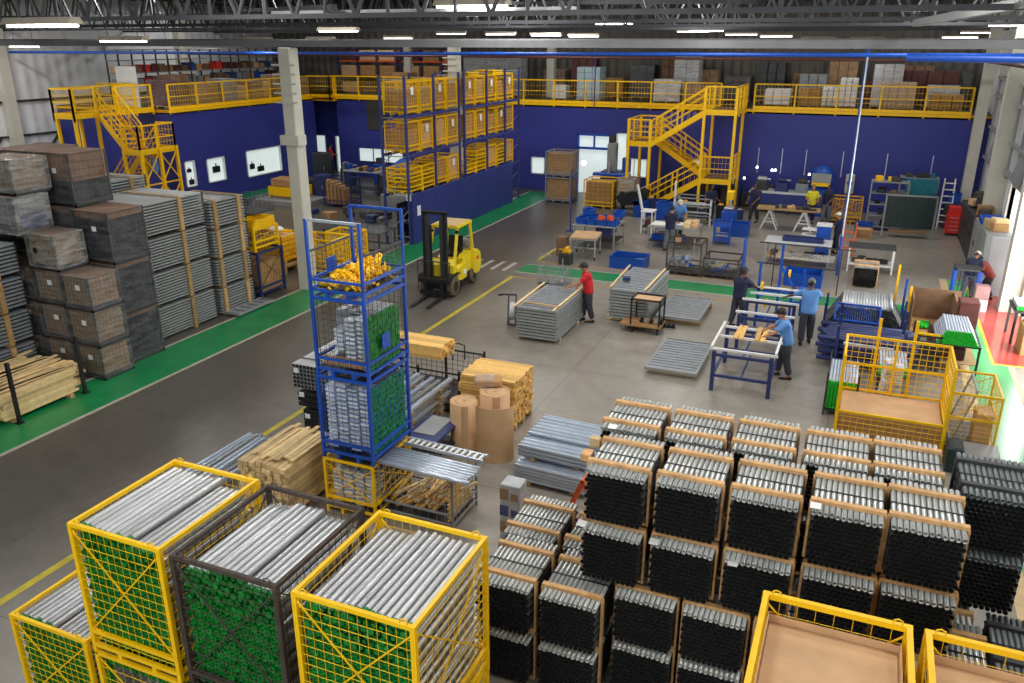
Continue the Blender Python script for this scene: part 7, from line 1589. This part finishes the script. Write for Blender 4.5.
for k in range(19): s_.box(0.03 + 0.098 * k, -0.012 + 0.02 * (k % 2), 0.42, 0.128 + 0.098 * k, 0.0 + 0.02 * (k % 2), 1.72)
ob('plastic_strips', s_, 'dkgreen', t)
ob('back_shelf', MB().box(0.3, 0.1, 0.2, 1.7, 0.5, 0.24), 'wood2', t)
# step ladder
t = thing('step_ladder', 'white step ladder leaning by the right end of the back wall', 'ladder', (3.22, 39.7, 0))
for x in (0, 0.5): ob('side_rail', MB().bar((x, 0, 0), (x * 0.8 + 0.05, 0.5, 2.1), 0.05, 0.08), 'white', t); ob('back_rail', MB().bar((x, 1.1, 0), (x * 0.8 + 0.05, 0.55, 2.05), 0.04), 'white', t)
for k in range(7): ob('step', MB().box(0.02, 0.06 * k + 0.02, 0.27 * (k + 1), 0.5, 0.06 * k + 0.2, 0.27 * (k + 1) + 0.03), 'white', t)
# red tool cabinet
t = thing('tool_cabinet', 'bright red tool cabinet on wheels by the right wall', 'tool cabinet', (3.45, 38.3, 0))
ob('cabinet_body', MB().bev(0, 0, 0.1, 0.55, 0.6, 0.85, 0.02), 'red', t)
for k in range(4): d_ = ob('drawer', MB().box(0.03, -0.015, 0.14 + 0.17 * k, 0.52, 0.0, 0.28 + 0.17 * k), 'red', t); ob('drawer_handle', MB().box(0.1, -0.03, 0.24 + 0.17 * k, 0.45, -0.015, 0.26 + 0.17 * k), 'steel', d_)
ob('top_chest', MB().bev(0.03, 0.05, 0.85, 0.52, 0.55, 1.2, 0.02), 'red', t)
for x in (0.06, 0.49): ob('wheel', MB().tube((x - 0.02, 0.1, 0.05), (x + 0.02, 0.1, 0.05), 0.05, 10), 'rubber', t)
bin_('blue box on the bench behind the red tool cabinet', 3.5, 40.0, 0.5, 0.5, 0.4, 'blue_bin', 1.1)
one('bench_block', MB().bev(3.4, 39.8, 0, 4.1, 40.7, 1.09, 0.03), 'grey_dk', 'grey bench carrying the blue box behind the red cabinet', 'bench')
# grey cabinets along the right wall
for k in range(5):
    t = thing('steel_cabinet', '%s grey steel cabinet from the near end of the right wall row' % ('first', 'second', 'third', 'fourth', 'fifth')[k], 'cabinet', (3.95, 30.3 + 1.75 * k, 0))
    ob('cabinet_body', MB().bev(0, 0, 0, 0.8, 1.7, 1.75 - 0.08 * k, 0.02), 'grey_frame' if k < 2 else 'grey_dk', t)
    for q in range(2):
        d_ = ob('door', MB().box(-0.02, 0.05 + 0.82 * q, 0.08, 0.0, 0.83 + 0.82 * q, 1.62 - 0.08 * k), 'grey_frame' if k < 2 else 'grey_dk', t); ob('door_handle', MB().box(-0.04, 0.72 + 0.1 * q, 0.8, -0.02, 0.75 + 0.1 * q, 1.0), 'black', d_)
boxes(5, 4.0, 30.4, 0.75, 2.0, 1.76, ['card', 'card2', 'wood3'], 'brown carton on the near grey cabinets by the right wall', 'cartons on the near cabinets', s=(0.3, 0.55))
bin_('blue tray on top of the second grey cabinet', 4.0, 32.3, 0.7, 0.9, 0.2, 'blue_bin', 1.68)
boxes(8, 4.0, 33.9, 0.75, 4.5, 1.6, ['card', 'card2', 'junk'], 'brown carton on the far grey cabinets by the right wall', 'cartons on the far cabinets', s=(0.3, 0.6))
one('white_partition', MB().bev(4.0, 29.2, 0, 4.75, 29.28, 1.9, 0.01), 'wall_sheet', 'pale panel end of the right wall cabinet row', 'panel')
table('white topped table with black grooved mat beyond the black tube bundle', -0.15, 30.6, 1.55, 0.9, 0.9, 'grey_dk', 'white', 'white')
boxes(7, -0.05, 30.7, 1.3, 0.6, 0.285, ['black', 'junk', 'card'], 'small item on the lower shelf of the white legged table', 'items under the white legged table', 'small_part', (0.12, 0.3))
M['dustpink'] = mat('dusty pink tin', rgb(158, 118, 118), 0.6, 0, 0.1, 5)
t = thing('blue_stand', 'blue steel stand with cage bars where the white capped worker bends', 'stand', (3.0, 27.7, 0))
for x in (0, 0.7):
    for y in (0, 0.6): ob('post', MB().box(x - 0.03, y - 0.03, 0, x + 0.03, y + 0.03, 1.15), 'blue', t)
ob('stand_top', MB().box(-0.03, -0.03, 1.1, 0.73, 0.63, 1.15), 'grey_dk', t); ob('side_bars', MB().grid((0, 0, 0.2), (0.7, 0, 0), (0, 0, 0.9), 5, 2, 0.012), 'blue_dk', t)
for k, (m_, z) in enumerate((('wall_sheet', 0), ('dustpink', 0.4))): one('metal_drum', MB().bev(-0.2, -0.2, 0, 0.2, 0.2, 0.38, 0.03), m_, ('grey square can on the floor near the bright doorway', 'dusty pink square can on top of the grey one by the doorway')[k], 'can', (3.75, 27.4, z))
one('wooden_block', MB().bev(0, 0, 0, 0.5, 0.8, 0.75, 0.02).box(0.05, 0.05, 0.75, 0.45, 0.75, 0.8), 'wood2', 'wooden box at the right picture edge on the red floor', 'box', (4.35, 23.5, 0))
tubes(4.27, 24.4, 0.95, 7, 2, 'green ended tube on the stand at the right picture edge', 'green ended tubes at the right edge', 0.7, 0)
one('stand_table', MB().box(4.2, 24.35, 0.88, 4.8, 25.5, 0.94).box(4.22, 24.37, 0, 4.28, 24.43, 0.88).box(4.72, 24.37, 0, 4.78, 24.43, 0.88).box(4.22, 25.4, 0, 4.28, 25.46, 0.88).box(4.72, 25.4, 0, 4.78, 25.46, 0.88), 'grey_dk', 'dark stand at the right picture edge carrying green ended tubes', 'stand')
# ------------------------------------------------------------------ workshop between rack and left wall
for k, (x, y, W, D, H, m_, lab) in enumerate([(-28.6, 38.6, 0.9, 0.6, 1.8, 'grey_dk', 'dark slotted cabinet before the left white doorway'), (-27.2, 35.2, 1.4, 0.8, 0.95, 'grey_dk', 'dark machine block right of the low yellow crate'), (-25.7, 34.6, 0.7, 0.7, 1.3, 'blue_dk', 'navy cabinet behind the near column'), (-22.3, 35.6, 0.9, 0.8, 1.1, 'grey_dk', 'dark machine block left of the rack'), (-21.0, 33.4, 1.6, 0.9, 0.85, 'grey_panel', 'low grey machine bed left of the rack'), (-20.0, 36.5, 0.8, 0.9, 1.3, 'black', 'black cabinet close behind the rack end')]):
    t = thing('machine_cabinet', lab, 'cabinet', (x, y, 0)); ob('cabinet_body', MB().bev(0, 0, 0, W, D, H, 0.03), m_, t); ob('door', MB().box(0.05, -0.02, 0.1, W - 0.05, 0, H - 0.1), m_, t)
    ob('door_handle', MB().box(W - 0.15, -0.05, H * 0.5, W - 0.12, -0.02, H * 0.6), 'steel', t)
table('grey table with dark junk right of the red shirted distant person', -25.5, 37.0, 2.2, 1.0, 1.2, 'grey_frame', 'grey_dk', 'grey_dk'); boxes(8, -25.4, 37.1, 2.0, 0.8, 1.21, ['junk', 'blue_dk', 'card2'], 'small item on the grey table near the distant person', 'items on the grey table', s=(0.15, 0.35))
t = thing('blue_canopy', 'blue sloping machine cover left of the rack', 'machine cover', (-23.0, 37.6, 0)); ob('cover', MB().prism([(0, 1.3), (0, 1.45), (1.2, 1.75), (1.2, 1.6)], 'x', 0, 2.4), 'blue_bin', t)
for x in (0.1, 2.2): ob('leg', MB().box(x, 0.1, 0, x + 0.08, 0.2, 1.35).box(x, 1.0, 0, x + 0.08, 1.1, 1.6), 'blue_dk', t)
ob('green_tray', MB().bev(0.2, 0.1, 0.6, 2.1, 1.0, 0.9, 0.03), 'teal', t)
cage('wire_cage', 'navy wire stillage of brown boards left of the glass table', 1.6, 0.9, 1.4, col='blue_dk', loc=(-23.6, 33.6, 0), nx=7, ny=6, nz=6, fr=0.05, wire=0.006, loops=False, diag=False)
for k in range(5): one('brown_board', MB().bev(0, 0, 0, 0.16, 0.6, 1.15 - 0.1 * k, 0.01), 'card2', 'brown board upright in the navy wire stillage', 'board', (-24.3 + 0.22 * k, 33.7, 0.13), 0, 'boards in the navy stillage')
boxes(7, -22.0, 31.5, 2.6, 1.2, 0, ['grey_dk', 'junk', 'black'], 'dark small casting on the floor left of the rack', 'castings on the floor by the rack', 'casting', (0.3, 0.5))
one('film_roll', MB().tube((0, 0, 0.12), (1.3, 0.1, 0.12), 0.12, 14), 'film_lt', 'white film roll lying on the low machine bed', 'roll', (-20.9, 33.7, 0.86))

# assorted small machines and bins in the two busy corners
nth = ['first', 'second', 'third', 'fourth', 'fifth', 'sixth', 'seventh', 'eighth', 'ninth', 'tenth', 'eleventh', 'twelfth']
for k in range(12):
    x = -9.6 + 0.42 * k; y = 38.1 + 0.5 * ((k * 5) % 3) / 2
    if 6 < k < 9: y = 38.0
    t = thing('workshop_bin', '%s small dark tub from the left on the floor under the back staircase' % nth[k], 'tub', (x, y, 0), 0.15 * ((k % 3) - 1))
    h = 0.35 + 0.3 * ((k * 7) % 4) / 3; c = ('blue_bin', 'black', 'grey_dk', 'blue_dk')[k % 4]
    ob('tub_shell', MB().bev(-0.16, -0.16, 0, 0.16, 0.16, h, 0.03), c, t); ob('contents', MB().sphere((0, 0, h), 0.13, (1, 1, 0.5), 10, 6), ('junk', 'steel', 'card2', 'yellow_dk')[(k * 3) % 4], t)
for k in range(12):
    x = -27.5 + 0.75 * k; y = 40.2 - 0.9 * (k % 3)
    t = thing('workshop_machine', '%s small machine from the left in the row before the far left blue wall' % nth[k], 'machine', (x, y, 0))
    h = 0.8 + 0.35 * ((k * 5) % 4) / 3; c = ('grey_dk', 'grey_panel', 'blue_dk', 'blue_bin')[k % 4]
    ob('machine_body', MB().bev(-0.26, -0.22, 0, 0.26, 0.22, h, 0.04), c, t); ob('machine_head', MB().bev(-0.12, -0.15, h, 0.18, 0.15, h + 0.35, 0.03), ('grey_frame', 'junk', 'blue', 'grey_dk')[(k * 3) % 4], t)
    ob('side_arm', MB().bar((0.1, 0, h + 0.2), (0.5, -0.1, h + 0.3), 0.07), 'steel', t)
boxes(10, -24.5, 30.8, 5.0, 2.2, 0, ['grey_panel', 'junk', 'card2', 'wood2', 'blue_dk'], 'small item lying on the floor between the near column and the rack', 'floor items left of the rack', 'floor_item', (0.25, 0.5))
# ------------------------------------------------------------------ world and view
w = bpy.data.worlds.new('sky'); SC.world = w; w.use_nodes = True
bg = w.node_tree.nodes['Background']; bg.inputs['Color'].default_value = (0.95, 0.98, 1, 1); bg.inputs['Strength'].default_value = 4.0
area((XR + 0.16, 24.4, 2.1), 5.4, 4.0, 700, (1, 1, 1), (0, PI / 2, 0))  # area light in the door opening carries the daylight
SC.view_settings.view_transform = 'Standard'; SC.view_settings.look = 'None'
SC.view_settings.exposure = -0.25; SC.view_settings.gamma = 1.0
SC.view_settings.use_curve_mapping = False
SC.cycles.use_denoising = True
SC.cycles.max_bounces = 6; SC.cycles.transparent_max_bounces = 12
